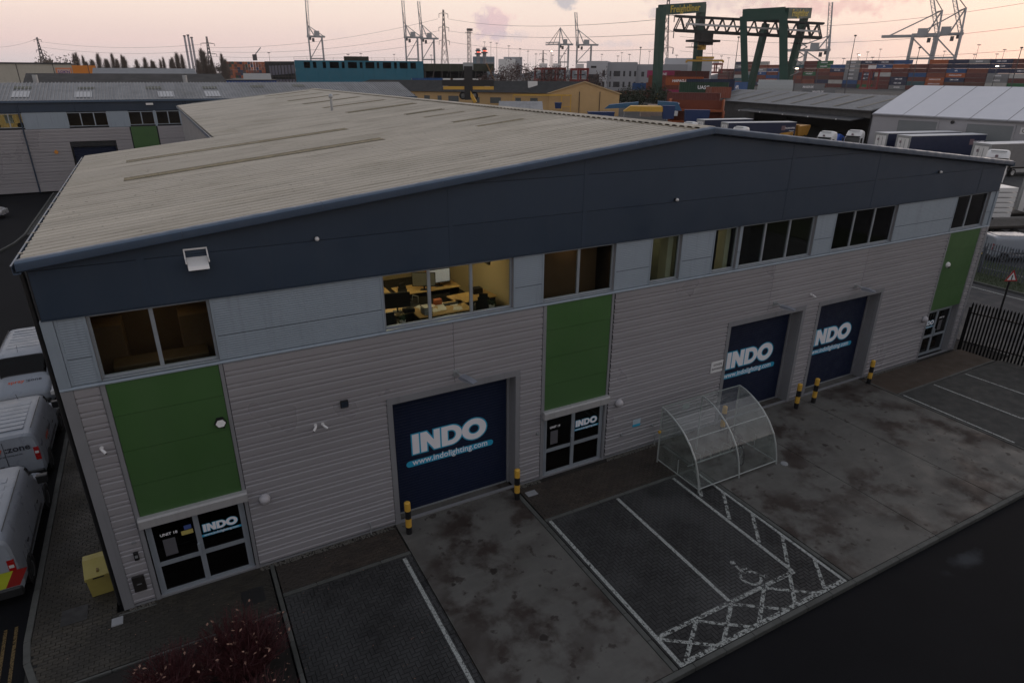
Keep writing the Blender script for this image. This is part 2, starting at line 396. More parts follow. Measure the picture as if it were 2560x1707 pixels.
M_line = worn('white_line_paint', (.36, .38, .36), .30, .46)
M_line2 = worn('white_line_paint_patchy', (.34, .36, .34), .42, .52)
M_yline = worn('yellow_line_paint', (.11, .07, .02), .15, .5)
# asphalt
m_, n_, b_ = new_mat('dark_asphalt')
c1 = n_.mix(n_.noise(.6, 6, .6), (.003, .0033, .0045), (.009, .0095, .0115))
c1 = n_.mix(n_.math('MULTIPLY', n_.rng(n_.noise(60, 2), .6, .75), .5), c1, (.03, .03, .03))
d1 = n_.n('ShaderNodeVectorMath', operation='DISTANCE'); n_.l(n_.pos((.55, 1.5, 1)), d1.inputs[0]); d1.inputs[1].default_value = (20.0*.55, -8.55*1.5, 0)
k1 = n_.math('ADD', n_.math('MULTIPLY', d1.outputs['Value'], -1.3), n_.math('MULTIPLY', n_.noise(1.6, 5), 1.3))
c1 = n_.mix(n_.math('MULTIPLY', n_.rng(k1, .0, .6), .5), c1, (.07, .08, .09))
n_.l(c1, b_.inputs['Base Color']); b_.inputs['Roughness'].default_value = .8; b_.inputs['Specular IOR Level'].default_value = .12
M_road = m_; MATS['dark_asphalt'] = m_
M_tar = mat('bay_tarmac', (.030, .032, .030), .8, 0, .25, 1.5, bump=.3)
M_soil = mat('soil', (.012, .010, .008), .95, 0, .4, 5, bump=.5)
M_grass = mat('grass_turf', (.022, .036, .010), .9, 0, .4, 3, bump=.6)
M_land = mat('far_ground', (.035, .036, .034), .9, 0, .4, .05)

# ------------------------------------------------------------------ ground
def terrain(x, y):
    d = math.hypot(x-CAM.x, y-CAM.y); az_ = math.degrees(math.atan2(x-CAM.x, y-CAM.y))
    k = min(1, max(0, (d-150)/40)); k = k*k*(3-2*k)
    k2 = min(1, max(0, (az_-8)/10))
    return -.12 + 3.5*k*(k2 if d < 400 else 1)
g = MB(); rings = [0, 12, 25, 45, 70, 100, 130, 150, 158, 166, 174, 182, 190, 215, 260, 330, 420, 520, 700, 1000, 1500, 1850]; NA = 96
for r in rings:
    for k in range(NA):
        t = 2*math.pi*k/NA; x, y = CAM.x+r*math.sin(t), CAM.y+r*math.cos(t); g.v.append((x, y, terrain(x, y)))
for j in range(len(rings)-1):
    for k in range(NA):
        a, b = j*NA+k, j*NA+(k+1) % NA; g.f.append((a, b, b+NA, a+NA)); g.mi.append(0 if rings[j] < 100 else 1)
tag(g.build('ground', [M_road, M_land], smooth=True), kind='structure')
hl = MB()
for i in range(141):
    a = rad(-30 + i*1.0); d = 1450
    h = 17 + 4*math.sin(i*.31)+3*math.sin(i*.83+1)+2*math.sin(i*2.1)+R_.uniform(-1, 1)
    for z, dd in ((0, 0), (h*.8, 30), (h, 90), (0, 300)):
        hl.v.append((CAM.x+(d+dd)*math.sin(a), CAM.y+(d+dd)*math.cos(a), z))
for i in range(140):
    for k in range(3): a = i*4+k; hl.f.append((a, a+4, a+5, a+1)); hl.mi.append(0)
tag(hl.build('hills', mat('wooded_hills', (.055, .065, .075), .9, 0, .3, .02), smooth=True), kind='structure')  # bluish distance haze is put into the hill colour

def structure(mb, name, m, parent=None, **k):
    o = mb.build(name, m, parent, **k)
    if parent is None: tag(o, kind='structure')
    return o
# concrete loading pads (each bay a slab of its own, open joints between)
for (x0, x1, y0, y1) in [(6.82, 10.55, -7.62, -.02), (16.58, 20.17, -7.62, -.02), (20.19, 23.70, -7.62, -.02), (23.72, 27.42, -7.62, -.02)]:
    structure(MB().bbox(x0, x1, y0, y1, -.2, 0, .006), 'concrete_slab', M_conc)
for (x0, x1) in [(7.05, 10.65), (19.3, 22.98), (24.0, 27.62)]:
    structure(MB().box(x0, x1, -.015, .6, -.2, .004), 'threshold', M_conc)
# block paving
def block_mesh(name, m, lx, ly):
    c = .006; b = MB(); g_ = .003
    a = [(-lx/2+g_, -ly/2+g_), (lx/2-g_, -ly/2+g_), (lx/2-g_, ly/2-g_), (-lx/2+g_, ly/2-g_)]
    i = [(x-math.copysign(c, x), y-math.copysign(c, y)) for x, y in a]
    b.add([(x, y, -.03) for x, y in a]+[(x, y, -.007) for x, y in a]+[(x, y, 0) for x, y in i],
          [(8, 9, 10, 11)]+[(k, (k+1) % 4, 4+(k+1) % 4, 4+k) for k in range(4)]+[(4+k, 4+(k+1) % 4, 8+(k+1) % 4, 8+k) for k in range(4)])
    return b.mesh(name, m)
def lay(name, m, x0, x1, y0, y1, pattern, single=True, skip=None):
    """blocks laid over a rectangle; the ones that show largest are single objects"""
    base = structure(MB().box(x0, x1, y0, y1, -.2, -.016), name, M_sand)
    rects = []; w, l = .1, .2
    if pattern == 'herringbone':
        nx, ny = int((x1-x0)/w)+6, int((y1-y0)/w)+6
        for j in range(-4, ny):
            for i in range(-4, nx):
                c = (i-j) % 4
                if c == 0: rects.append((x0+i*w, y0+j*w, l, w))
                elif c == 3: rects.append((x0+i*w, y0+j*w, w, l))     # cell class 3 is the lower cell of an upright block
    else:
        r = 0; y = y0
        while y < y1:
            x = x0-(.1 if r % 2 else 0)
            while x < x1: rects.append((x, y, l, w)); x += l
            y += w; r += 1
    full, cut = [], []
    for (a, b, ww, hh) in rects:
        a1, b1 = a+ww, b+hh; A, B, A1, B1 = max(a, x0), max(b, y0), min(a1, x1), min(b1, y1)
        if A1-A < .015 or B1-B < .015: continue
        if skip and skip((A+A1)/2, (B+B1)/2): continue
        (full if (A1-A) > ww-.001 and (B1-B) > hh-.001 else cut).append((A, B, A1-A, B1-B))
    full.sort(key=lambda r: (r[0]-CAM.x)**2+(r[1]-CAM.y)**2)
    k = 300 if single else 0
    mh, mv = block_mesh('paving_block', m, l, w), block_mesh('paving_block', m, w, l)
    for (a, b, ww, hh) in full[:k]:
        put('paving_block', mh if ww > hh else mv, base, (a+ww/2, b+hh/2, R_.uniform(-.003, .001)))
    st = MB(); rn = []
    for (a, b, ww, hh) in full[k:]+cut:
        z = R_.uniform(-.003, .001); c = .006; g_ = .003; v = R_.random()
        A = [(a+g_, b+g_), (a+ww-g_, b+g_), (a+ww-g_, b+hh-g_), (a+g_, b+hh-g_)]; I = [(a+g_+c, b+g_+c), (a+ww-g_-c, b+g_+c), (a+ww-g_-c, b+hh-g_-c), (a+g_+c, b+hh-g_-c)]
        st.add([(x, y, z-.014) for x, y in A]+[(x, y, z) for x, y in I], [(4, 5, 6, 7)]+[(q, (q+1) % 4, 4+(q+1) % 4, 4+q) for q in range(4)]); rn += [v]*5
    me = st.mesh('paving_blocks', m, normals=False); at_ = me.attributes.new('rnd', 'FLOAT', 'FACE'); at_.data.foreach_set('value', rn)
    tag(put('paving_blocks', me, base), kind='stuff')
    return base
lay('parking_bay_paving', M_pave, 3.47, 6.80, -7.62, -1.42, 'herringbone')
lay('disabled_bay_paving', M_pave, 10.72, 16.40, -7.62, -1.98, 'herringbone')
lay('entrance_apron_paving', M_pave_b, 10.74, 16.42, -1.84, -.22, 'stretcher')
lay('side_strip_paving', M_pave_b, 3.47, 6.78, -1.26, -.22, 'stretcher')
lay('pavement', M_pave_l, -1.86, 3.30, -1.80, -.06, 'stretcher', skip=lambda x, y: x < -1.86+max(0, (-y-.2))*.16 or (.0 < x < .69 and y > -.12))
lay('side_pavement', M_pave_l, -1.86, -.16, -.06, 12.0, 'stretcher', single=False)
structure(MB().box(-1.86, -.16, 12.0, 60, -.2, -.004), 'far_pavement', M_pave_l)
structure(MB().box(27.46, 34.75, -1.68, -.2, -.2, 0), 'brown_apron', mat('brown_apron_paving', (.052, .036, .024), .85, 0, .35, 1.2, bump=.4, bscale=30))
structure(MB().box(27.62, 40, -7.62, -1.80, -.2, -.004), 'parking_tarmac', M_tar)
gv = MB()
for (x0, x1) in [(3.1, 6.75), (10.8, 11.6), (14.2, 19.2), (27.8, 31.4), (.1, .66)]:
    k = int((x1-x0)*150)
    for _ in range(k):
        x, y, s = R_.uniform(x0, x1), R_.uniform(-.20, -.05), R_.uniform(.012, .03); a = R_.uniform(0, 3)
        c_, s_ = math.cos(a)*s, math.sin(a)*s
        gv.add([(x-c_, y-s_, -.01), (x+s_, y-c_, -.01), (x+c_, y+s_, -.01), (x-s_, y+c_, -.01), (x, y, s*.9)], [(0, 1, 4), (1, 2, 4), (2, 3, 4), (3, 0, 4)])
tag(gv.build('gravel', mat('pale_gravel', (.12, .115, .10), .9, 0, .5, 30)), 'gravel drip strip at the foot of the cladding', 'gravel', kind='stuff')
structure(MB().box(.0, 34.6, -.215, .0, -.2, -.012), 'drip_strip', M_soil)
structure(MB().box(-1.2, 3.30, -9.0, -1.92, -.2, -.03), 'planting_bed', M_soil)

# kerbs and edgings, stone by stone
def stones(name, pts, w, z1, step=.915, zb=-.3):
    root = tag(thing(name, None, None), kind='structure')
    for p, q in zip(pts, pts[1:]):
        p, q = Vector((*p, 0)), Vector((*q, 0)); L = (q-p).length; n = max(1, round(L/step)); ang = math.atan2((q-p).y, (q-p).x)
        me = MB().bbox(.004, L/n-.004, -w/2, w/2, zb, z1, .012).mesh('kerb_stone', M_kerb)
        for i in range(n):
            o = put('kerb_stone', me, root, tuple(p+(q-p)*(i/n)+Vector((0, 0, R_.uniform(-.004, .002)))), ang)
    return root
stones('road_kerb', [(2.0, -7.70), (27.4, -7.70), (27.9, -7.45), (28.2, -7.0), (29.0, -6.6)], .13, .012)
stones('edging_kerb', [(3.39, -.1), (3.39, -7.6)], .10, .02)
stones('edging_kerb', [(3.46, -1.34), (6.80, -1.34)], .12, .008)
stones('edging_kerb', [(10.635, -.35), (10.635, -7.62)], .13, .006)
stones('edging_kerb', [(10.72, -1.91), (16.42, -1.91)], .12, .006)
stones('edging_kerb', [(16.49, -.3), (16.49, -7.62)], .13, .006)
stones('edging_kerb', [(27.52, -.3), (27.52, -6.6)], .11, .01)
stones('edging_kerb', [(27.6, -1.74), (34.7, -1.70)], .10, .012)
stones('bed_edging', [(-1.1, -1.86), (3.33, -1.86)], .06, .012)
stones('pavement_kerb', [(-1.94, 40), (-1.94, -.1), (-1.86, -.8), (-1.62, -1.6), (-1.2, -2.4), (-.6, -3.1), (.3, -3.8)], .14, .015)
stones('plinth_kerb', [(-.12, -.18), (.70, -.18)], .05, .012)
def sheet_obj(name, poly, z, m, label=None, cat=None):
    o = MB().add([(x, y, z) for x, y in poly], [tuple(range(len(poly)))]).build(name, m)
    return tag(o, label, cat) if label else tag(o, kind='structure')
def line(name, p, q, w=.1, m=None, z=.005):
    p, q = Vector(p), Vector(q); d = (q-p).normalized(); a = Vector((-d.y, d.x))*w/2
    return sheet_obj(name, [tuple(p-a), tuple(q-a), tuple(q+a), tuple(p+a)], z, m or M_line)
line('bay_line', (6.57, -1.5), (6.57, -7.5), .10)
for p, q in [((10.84, -1.99), (10.82, -7.60)), ((13.22, -2.03), (13.15, -6.70)), ((15.46, -2.0), (15.40, -6.70))]: line('bay_line', p, q, .10)
line('bay_line', (16.36, -2.0), (16.30, -7.62), .09)
line('bay_line', (10.78, -7.56), (16.34, -7.56), .12, M_line2, .0054); line('bay_line', (10.87, -6.74), (15.42, -6.74), .11, M_line2, .0054)
for p, q in [((16.38, -2.1), (15.55, -3.2)), ((16.36, -3.27), (15.52, -4.38)), ((16.34, -4.46), (15.50, -5.50)), ((16.3, -5.61), (14.49, -7.55)), ((16.27, -6.70), (15.62, -7.50))]: line('hatch_line', p, q, .10, M_line2, .0058)
for i in range(4):
    if i < 3: line('hatch_line', (11.97+i*1.14, -6.80), (11.0+i*1.14, -7.52), .10, M_line2, .0058)
    line('hatch_line', (10.86+i*1.14, -6.80), (11.86+i*1.14, -7.52), .09, M_line2, .0062)
for p, q in [((27.70, -1.9), (27.66, -6.0)), ((29.79, -1.89), (29.84, -5.18)), ((32.08, -1.90), (32.18, -4.2)), ((29.84, -5.18), (30.3, -5.5)), ((29.2, -6.0), (31, -6.0))]: line('bay_line', p, q, .08, M_line, .006)
for x in (-2.26, -2.47): line('double_yellow_line', (x, .7), (x+.12, -1.6), .07, M_yline, -.113)
# wheelchair symbol on the blocks
wc = MB(); oc = Vector((14.25, -6.32)); uu = Vector((.98, -.12)).normalized(); vv = Vector((uu.y*-1, uu.x))
def wpoint(a, b): p = oc+uu*a*.62+vv*b*.62; return (p.x, p.y, .0055)
def wband(pts, w_):
    for (a, b), (c, d) in zip(pts, pts[1:]):
        t = Vector((c-a, d-b)).normalized(); nrm = Vector((-t.y, t.x))*w_/2
        wc.add([wpoint(a-nrm.x, b-nrm.y), wpoint(c-nrm.x, d-nrm.y), wpoint(c+nrm.x, d+nrm.y), wpoint(a+nrm.x, b+nrm.y)], [(0, 1, 2, 3)])
wband([(.02+.42*math.cos(t), -.05+.42*math.sin(t)) for t in [rad(125+i*15) for i in range(17)]], .13)
wband([(-.12, .72), (-.1, .25), (.30, .2), (.52, -.25), (.7, -.2)], .12); wband([(-.1, .45), (.22, .42)], .1)
wc.add([wpoint(-.12+.12*math.cos(t), .92+.12*math.sin(t)) for t in [rad(i*30) for i in range(12)]], [tuple(range(12))])
tag(wc.build('wheelchair_symbol', M_line2), kind='structure')
sheet_obj('manhole_cover', [(2.54, -1.31), (3.07, -1.31), (3.07, -.76), (2.54, -.76)], .004, mat('iron_cover', (.010, .010, .010), .6), 'square black iron manhole cover in the buff paving before the unit 18 door', 'manhole cover')
sheet_obj('manhole_cover', [(-1.32, .05), (-.78, .05), (-.78, .6), (-1.32, .6)], .004, MATS['iron_cover'], 'dark inspection cover in the side pavement by the yellow grit bin', 'manhole cover')
tag(MB().bbox(-.26, -.02, -.51, -.25, -.05, .03, .01).build('concrete_pad', M_slab), 'small pale concrete slab at the foot of the corner flashing', 'slab')
tag(MB().bbox(10.85, 11.2, -.7, -.45, -.05, .006, .004).build('drain_cover', M_slab), 'small grey access cover in the brown apron beside the striped bollard', 'drain cover')
# ================================================================== the warehouse
XL, YB1, YB2, X2 = 34.45, 18.5, 53.0, 5.2
EZ, SL, XR = 8.66, .1085, 17.22
def rz_(x): return EZ + SL*(x if x <= XR else 2*XR-x)
WH = thing('warehouse', 'large grey and navy clad warehouse with cream ribbed roof and green entrance panels', 'warehouse')
ROLL_D = [(6.98, 10.72), (19.30, 22.98), (24.0, 27.64)]
ZR = 3.95
WINS = [(.77, 3.07, [1.93], 'brown'), (6.97, 10.64, [8.22, 9.41], 'office'), (11.61, 14.07, [12.83], 'brown'), (15.45, 16.62, [], 'dim'), (18.02, 19.10, [], 'dim'), (19.24, 22.84, [20.40, 21.60], 'half'), (23.92, 27.50, [25.07, 26.24], 'dark'), (31.48, 33.9, [32.60], 'dark')]
GREENS = [(.80, 3.02), (11.73, 14.03), (31.60, 33.85)]
ZB, ZT = 5.90, 7.43
# backing wall with real openings
holes = [(a, b, 0, ZR) for a, b in ROLL_D]+[(a, b, 5.98, 7.42) for a, b, _, _ in WINS]+[(a-.02, b+.03, 0, 2.36) for a, b in GREENS]
wall = MB(); xs = sorted({.02, XL-.02}|{h[0] for h in holes}|{h[1] for h in holes})
for a, b in zip(xs, xs[1:]):
    hz = sorted([(h[2], h[3]) for h in holes if h[0] <= a+1e-6 and h[1] >= b-1e-6]); z = 0
    for (h0, h1) in hz+[(8.5, 8.5)]:
        if h0-z > .01: wall.box(a, b, .03, .22, z, h0)
        z = max(z, h1)
WALL = wall.build('front_wall', M_dark, WH)
# side, rear and inner walls
SIDE = mat('side_cladding', (.30, .295, .30), .5, .2, .12, 1.2, streak=.25)
def flat_wall(name, poly, axis, t0, t1): return MB().prism(poly, axis, t0, t1).build(name, SIDE, WH)
W_L = flat_wall('side_wall', [(.24, 0), (YB1, 0), (YB1, EZ-.06), (.24, EZ-.06)], 'x', .03, .2)
W_I = flat_wall('side_wall', [(YB1, 0), (YB2, 0), (YB2, rz_(X2)-.08), (YB1, rz_(X2)-.08)], 'x', X2+.05, X2+.22)
W_R = flat_wall('side_wall', [(.24, 0), (YB2, 0), (YB2, EZ-.06), (.24, EZ-.06)], 'x', XL-.2, XL-.03)
flat_wall('rear_wall', [(.2, 0), (X2+.05, 0), (X2+.05, rz_(X2)-.1), (.2, EZ-.1)], 'y', YB1-.2, YB1-.02)
flat_wall('rear_wall', [(X2+.22, 0), (XL-.2, 0), (XL-.2, EZ-.1), (XR, rz_(XR)-.12), (X2+.22, rz_(X2)-.1)], 'y', YB2-.2, YB2-.02)

# grey box-rib sheets, laid course by course
PITCH_R = 1/3
def rib_profile(z0, z1, out=-.056, inn=-.012):
    pr_ = []; z = z0
    while z < z1-.02:
        for dz, y in ((.0, inn), (.016, out), (.075, out), (.104, inn), (.116, inn), (.132, out), (.285, out), (.316, inn)):
            if z+dz <= z1-.004: pr_.append((y, z+dz))
        z += PITCH_R
    pr_.append((pr_[-1][0], z1-.008)); return pr_
def cut_spans(x0, x1, z0, z1, hs):
    sp_ = [(x0, x1)]
    for (a, b, c, d) in hs:
        if c < z1-.02 and d > z0+.1:
            sp_ = [q for s in sp_ for q in ((s[0], min(s[1], a)), (max(s[0], b), s[1])) if q[1]-q[0] > .03]
    return sp_
courses = [(4.885, 5.885), (3.885, 4.885), (2.885, 3.885), (1.885, 2.885), (.885, 1.885), (.085, .885)]
doorholes = [(a-.16, b+.16, 0, ZR) for a, b in ROLL_D]
for (x0, x1) in [(.225, .685), (3.12, 8.80), (8.81, 11.60), (14.16, 21.05), (21.06, 26.2), (26.21, 31.48), (33.96, 34.28)]:
    for (z0, z1) in courses:
        for (a, b) in cut_spans(x0, x1, z0, z1, doorholes):
            MB().sheet(rib_profile(z0, z1), lambda y, z, e: ((a, b)[e], y, z)).build('cladding_sheet', M_clad, WALL)
# same sheets, coarser, down the left side
for (z0, z1) in courses+[(5.89, 7.4), (7.41, 8.5)]:
    for (a, b) in [(.26, 6.3), (6.31, 12.4), (12.41, 18.45)]:
        MB().sheet(rib_profile(z0, z1, .0, .028), lambda y, z, e: (y, (a, b)[e], z)).build('cladding_sheet', M_clad, W_L)
# flashings
fl = lambda x0, x1, z0, z1, y0=-.062, y1=.03: MB().box(x0, x1, y0, y1, z0, z1).build('flashing', M_flash, WALL)
fl(0, .22, .0, 5.87, -.066); fl(XL-.17, XL, .0, 5.87, -.066)
for a, b in GREENS: fl(a-.115, a-.005, 0 if a > 1 else 0, 5.87); fl(b+.005, b+.085, 0, 5.87)
fl(.69, .70, 0, 5.87)
MB().box(0, .215, -.063, .03, 5.93, ZT).build('flashing', M_band, WALL); MB().box(XL-.165, XL, -.063, .03, 5.93, ZT).build('flashing', M_band, WALL)
MB().prism([(-.075, 5.885), (.03, 5.885), (.03, 5.96), (-.06, 5.935), (-.075, 5.915)], 'x', 0, XL).build('flashing', M_band, WALL)
MB().box(.03, XL-.03, -.05, .03, .0, .055).build('flashing', M_flash, WALL)
# pale blue micro-rib band between the windows
def micro(z0, z1):
    pr_ = []; z = z0
    while z < z1-.03:
        pr_ += [(-.030, z), (-.030, z+.030), (-.0265, z+.036), (-.0265, z+.049)]; z += .055
    pr_.append((-.030, z1)); return pr_
gaps = []; x = .222
for a, b, _, _ in WINS: gaps.append((x, a-.005)); x = b+.005
gaps.append((x, XL-.17))
for (a, b) in gaps:
    if b-a < .03: continue
    cuts = [a]+[c for c in (5.0,) if False]+[b]
    for z0, z1 in ((5.965, 6.540), (6.550, 7.425)):
        MB().sheet(micro(z0, z1), lambda y, z, e: ((a, b)[e], y, z)).build('band_panel', M_band, WALL)
    for (p, q) in ((a, a+.05), (b-.05, b)):
        if b-a > .5: MB().box(p, q, -.040, .0, 5.965, 7.425).build('flashing', M_band, WALL)
# navy fascia panels
vx = [.05, 1.95, 8.83, 12.86, 21.05, 25.70, 32.70, XL-.05]; hz = [7.46, 8.46, 9.47, 11]
def topz(x): return rz_(x)-.17
for x0, x1 in zip(vx, vx[1:]):
    for z0, z1 in zip(hz, hz[1:]):
        a, b = x0+(.008 if x0 > 1 else 0), x1-.008; lo, hi = z0+.005, z1-.005
        pts = []; samp = sorted({a, b}|({XR} if a < XR < b else set())|{xx for xx in [(lo+.17-EZ)/SL, (hi+.17-EZ)/SL, 2*XR-(lo+.17-EZ)/SL, 2*XR-(hi+.17-EZ)/SL] if a < xx < b})
        top = [(xx, min(hi, topz(xx))) for xx in samp if topz(xx) >= lo-1e-6]
        if len(top) < 2 or max(t[1] for t in top)-lo < .02: continue
        poly = [(top[0][0], lo), (top[-1][0], lo)]+list(reversed(top))
        cl = []
        for p_ in poly:
            if not cl or (abs(p_[0]-cl[-1][0])+abs(p_[1]-cl[-1][1])) > .002: cl.append(p_)
        if (abs(cl[0][0]-cl[-1][0])+abs(cl[0][1]-cl[-1][1])) < .002: cl.pop()
        if len(cl) < 3: continue
        MB().prism(cl, 'y', -.07, .02).build('fascia_panel', M_navy, WALL)
for x0 in vx[1:-1]: MB().box(x0-.065, x0+.065, -.076, -.05, 7.465, topz(x0)-.01).build('joint_strip', M_navy, WALL)
MB().prism([(.04, 7.44), (XL-.04, 7.44), (XL-.04, EZ-.2), (XR, rz_(XR)-.2), (.04, EZ-.2)], 'y', -.03, .22).build('fascia_backing', M_dark, WALL)
MB().box(.03, XL-.03, -.085, -.03, 7.435, 7.458).build('drip_trim', M_navy, WALL)
# roof overhang: soffit and verge trim
ROOF = MB().prism([(-.1, EZ-.09), (XR, rz_(XR)-.09), (XL+.1, EZ-.09), (XL+.1, EZ-.15), (XR, rz_(XR)-.15), (-.1, EZ-.15)], 'y', -.22, YB1).build('roof', M_dark, WH)
MB().prism([(X2-.1, rz_(X2)-.09), (XR, rz_(XR)-.09), (XL+.1, EZ-.09), (XL+.1, EZ-.15), (XR, rz_(XR)-.15), (X2-.1, rz_(X2)-.15)], 'y', YB1+.001, YB2).build('roof_deck', M_dark, ROOF)
vp = [(-.03, -.03), (-.03, .055), (-.12, .058), (-.21, .052), (-.262, .020)]
vp2 = [(-.262, .020), (-.285, -.02), (-.290, -.125), (-.26, -.13), (-.26, -.11)]
M_trim2 = mat('dark_slate_trim', (.030, .050, .082), .5, 0, .14, 2.0, streak=.15, spec=.3)
for (xa, xb) in [(-.08, XR), (XR, XL+.08)]:
    n = 6
    for i in range(n):
        p, q = xa+(xb-xa)*i/n, xa+(xb-xa)*(i+1)/n
        MB().sheet(vp, lambda y, z, e: ((p+.002, q-.002)[e], y, rz_((p, q)[e])+z)).build('verge_trim', M_trim, ROOF, smooth=True)
        MB().sheet(vp2, lambda y, z, e: ((p+.002, q-.002)[e], y, rz_((p, q)[e])+z)).build('verge_face', M_trim2, ROOF, smooth=True)
for (xa, xb) in [(-.06, XR), (XR, XL+.06)]:
    MB().prism([(xa, rz_(xa)-.148), (xb, rz_(xb)-.148), (xb, rz_(xb)-.14), (xa, rz_(xa)-.14)], 'y', -.26, -.03).build('soffit', M_navy, ROOF)
# ribbed roof sheets
RP = 1/3
def roof_mesh(L, name='roof_sheet', m=None, lift=0.):
    pr_ = []
    for k in range(3):
        y = k*RP
        for dy, h in ((0, -.035), (.025, -.035), (.040, .030), (.07, .056), (.165, .066), (.26, .056), (.285, .030), (.300, -.035)): pr_.append((y+dy, h+lift))
    pr_.append((1.0, lift-.035))
    return MB().sheet(pr_, lambda y, h, e: ((0, L)[e], y, h)).mesh(name, m or M_roof, smooth=False)
ang = math.atan(SL)
def lay_sheets(xa, xb, y0, y1, side):
    L = (xb-xa)/math.cos(ang); me = roof_mesh(L+.06)
    y = y0
    while y < y1-.01:
        o = put('roof_sheet', me, ROOF)
        if side < 0: o.location = (xa, y, EZ+SL*xa-.05+R_.uniform(0, .004)); o.rotation_euler = (0, -ang, 0)
        else: o.location = (2*XR-xa, y+1.0, EZ+SL*xa-.05+R_.uniform(0, .004)); o.rotation_euler = (0, -ang, math.pi)
        y += 1.0
for side in (-1, 1):
    lay_sheets(-.06 if side < 0 else -.06, 6.35, 0-.03 if side < 0 else -.03, 18.4, side)
    lay_sheets(X2-.06 if side < 0 else -.06, 6.35, 18.97-.5, YB2, side)
    lay_sheets(6.35, 11.0, -.03, YB2, side); lay_sheets(11.0, XR-.03, -.03, YB2, side)
# rooflights
for (xa, xb, yc, w_) in [(1.6, 10.1, 9.2, .9), (1.6, 10.1, 14.2, .9)]+[(12.2, 16.15, y, .75) for y in (22.0, 27.6, 33.4, 39.0, 44.5, 50.0)]+[(13.6, 15.6, y, .5) for y in (8.4, 10.7, 14.1, 16.5)]:
    L = (xb-xa)/math.cos(ang)
    for (ya, yb, m) in ((-w_/2, -w_/2+.16, M_moss), (-w_/2+.16, w_/2-.16, M_rooflight), (w_/2-.16, w_/2, M_moss)):
        pr_ = []; yy = ya
        while yy < yb+.001:
            ph = ((yc+yy)+.03) % RP
            pr_.append((yy, (-.03 if ph < .025 or ph > .312 else (.056 if .06 < ph < .275 else .035))+.012)); yy += .02
        me = MB().sheet(pr_, lambda y, h, e: ((0, L)[e], y, h)).mesh('rooflight', m)
        o = put('rooflight', me, ROOF, (xa, yc, EZ+SL*xa-.05)); o.rotation_euler = (0, -ang, 0)
# sheet end laps with fixings
for xq in (6.35, 11.0):
    b = MB()
    y = .1
    while y < YB2-.3:
        if not (xq < X2 and y > YB1): b.box(xq-.012, xq+.012, y, y+.05, rz_(xq)-.012+.0, rz_(xq)+.002)
        y += RP
    b.build('fixing_row', mat('rusty_fixing', (.09, .07, .045), .8), ROOF)
# ridge caps, ribbed, one by one
def cap_mesh():
    b = MB()
    for s in (-1, 1):
        pr_ = []
        for k in range(3):
            for dy, h in ((0, .0), (.04, 0), (.10, .05), (.26, .05), (.32, 0)): pr_.append((k*RP+dy, h))
        pr_.append((1, 0))
        b.sheet(pr_, lambda y, h, e: (s*(.0, .32)[e], y, (.045+h*.4 if e == 0 else -.035+.012+h)))
        b.add([(s*.32, 0, -.04), (s*.32, 1, -.04), (s*.32, 1, -.02), (s*.32, 0, -.02)], [(0, 1, 2, 3)])
    return b.mesh('ridge_cap', M_roof)
cm = cap_mesh()
for i in range(53): put('ridge_cap', cm, ROOF, (XR, i*1.0-.03, rz_(XR)+.012))
# left eave gutter with straps (also along the stepped-back block and the far right)
def gutter(x, y0, y1, z, s):
    MB().prism([(x, z-.02), (x, z-.17), (x+s*.12, z-.17), (x+s*.12, z-.005), (x+s*.11, z-.005), (x+s*.11, z-.15), (x+s*.015, z-.15), (x+s*.015, z-.02)], 'y', y0, y1).build('gutter', M_trim, ROOF)
    MB().box(x+s*.105, x+s*.135, y0, y1, z-.004, z+.008).build('gutter_lip', mat('gutter_lip_paint', (.20, .23, .27), .5), ROOF)
    me = MB().box(-.08, .08, -.025, .025, -.006, .008).mesh('gutter_strap', M_roof)
    y = y0+1.0
    while y < y1: put('gutter_strap', me, ROOF, (x+s*.05, y, z+.012)); y += 1.0
gutter(-.02, -.26, YB1, EZ-.02, -1); gutter(X2-.06, YB1+.02, YB2, rz_(X2)-.03, -1); gutter(2*XR+.06, -.27, YB2, EZ-.02, 1)
MB().prism([(-.06, EZ-.17), (X2, rz_(X2)-.17), (X2, rz_(X2)+.0), (-.06, EZ+.0)], 'y', YB1, YB1+.06).build('verge_trim', M_trim, ROOF)
MB().prism([(X2-.06, rz_(X2)-.17), (XR, rz_(XR)-.17), (XL, EZ-.17), (XL, EZ+.03), (XR, rz_(XR)+.03), (X2-.06, rz_(X2)+.03)], 'y', YB2, YB2+.06).build('verge_trim', M_trim, ROOF)
dp = MB().cyl((-.09, .18, 8.5), (-.08, .18, 8.25), .05); dp.cyl((-.08, .18, 8.26), (-.08, .18, .02), .05); dp.build('downpipe', M_black, WH, smooth=True)
# vent stack on the roof
vs = thing('roof_vent', 'small metal flue pipe with cap standing on the cream roof', 'vent', (12.04, 24.62, 9.93))
MB().cyl((0, 0, -.05), (0, 0, .75), .07).build('pipe', M_steel, vs, smooth=True)
MB().lathe([(.07, .72), (.13, .76), (.13, .86), (.05, .95), (0, .95)], n=12).build('cowl', M_steel, vs, smooth=True)

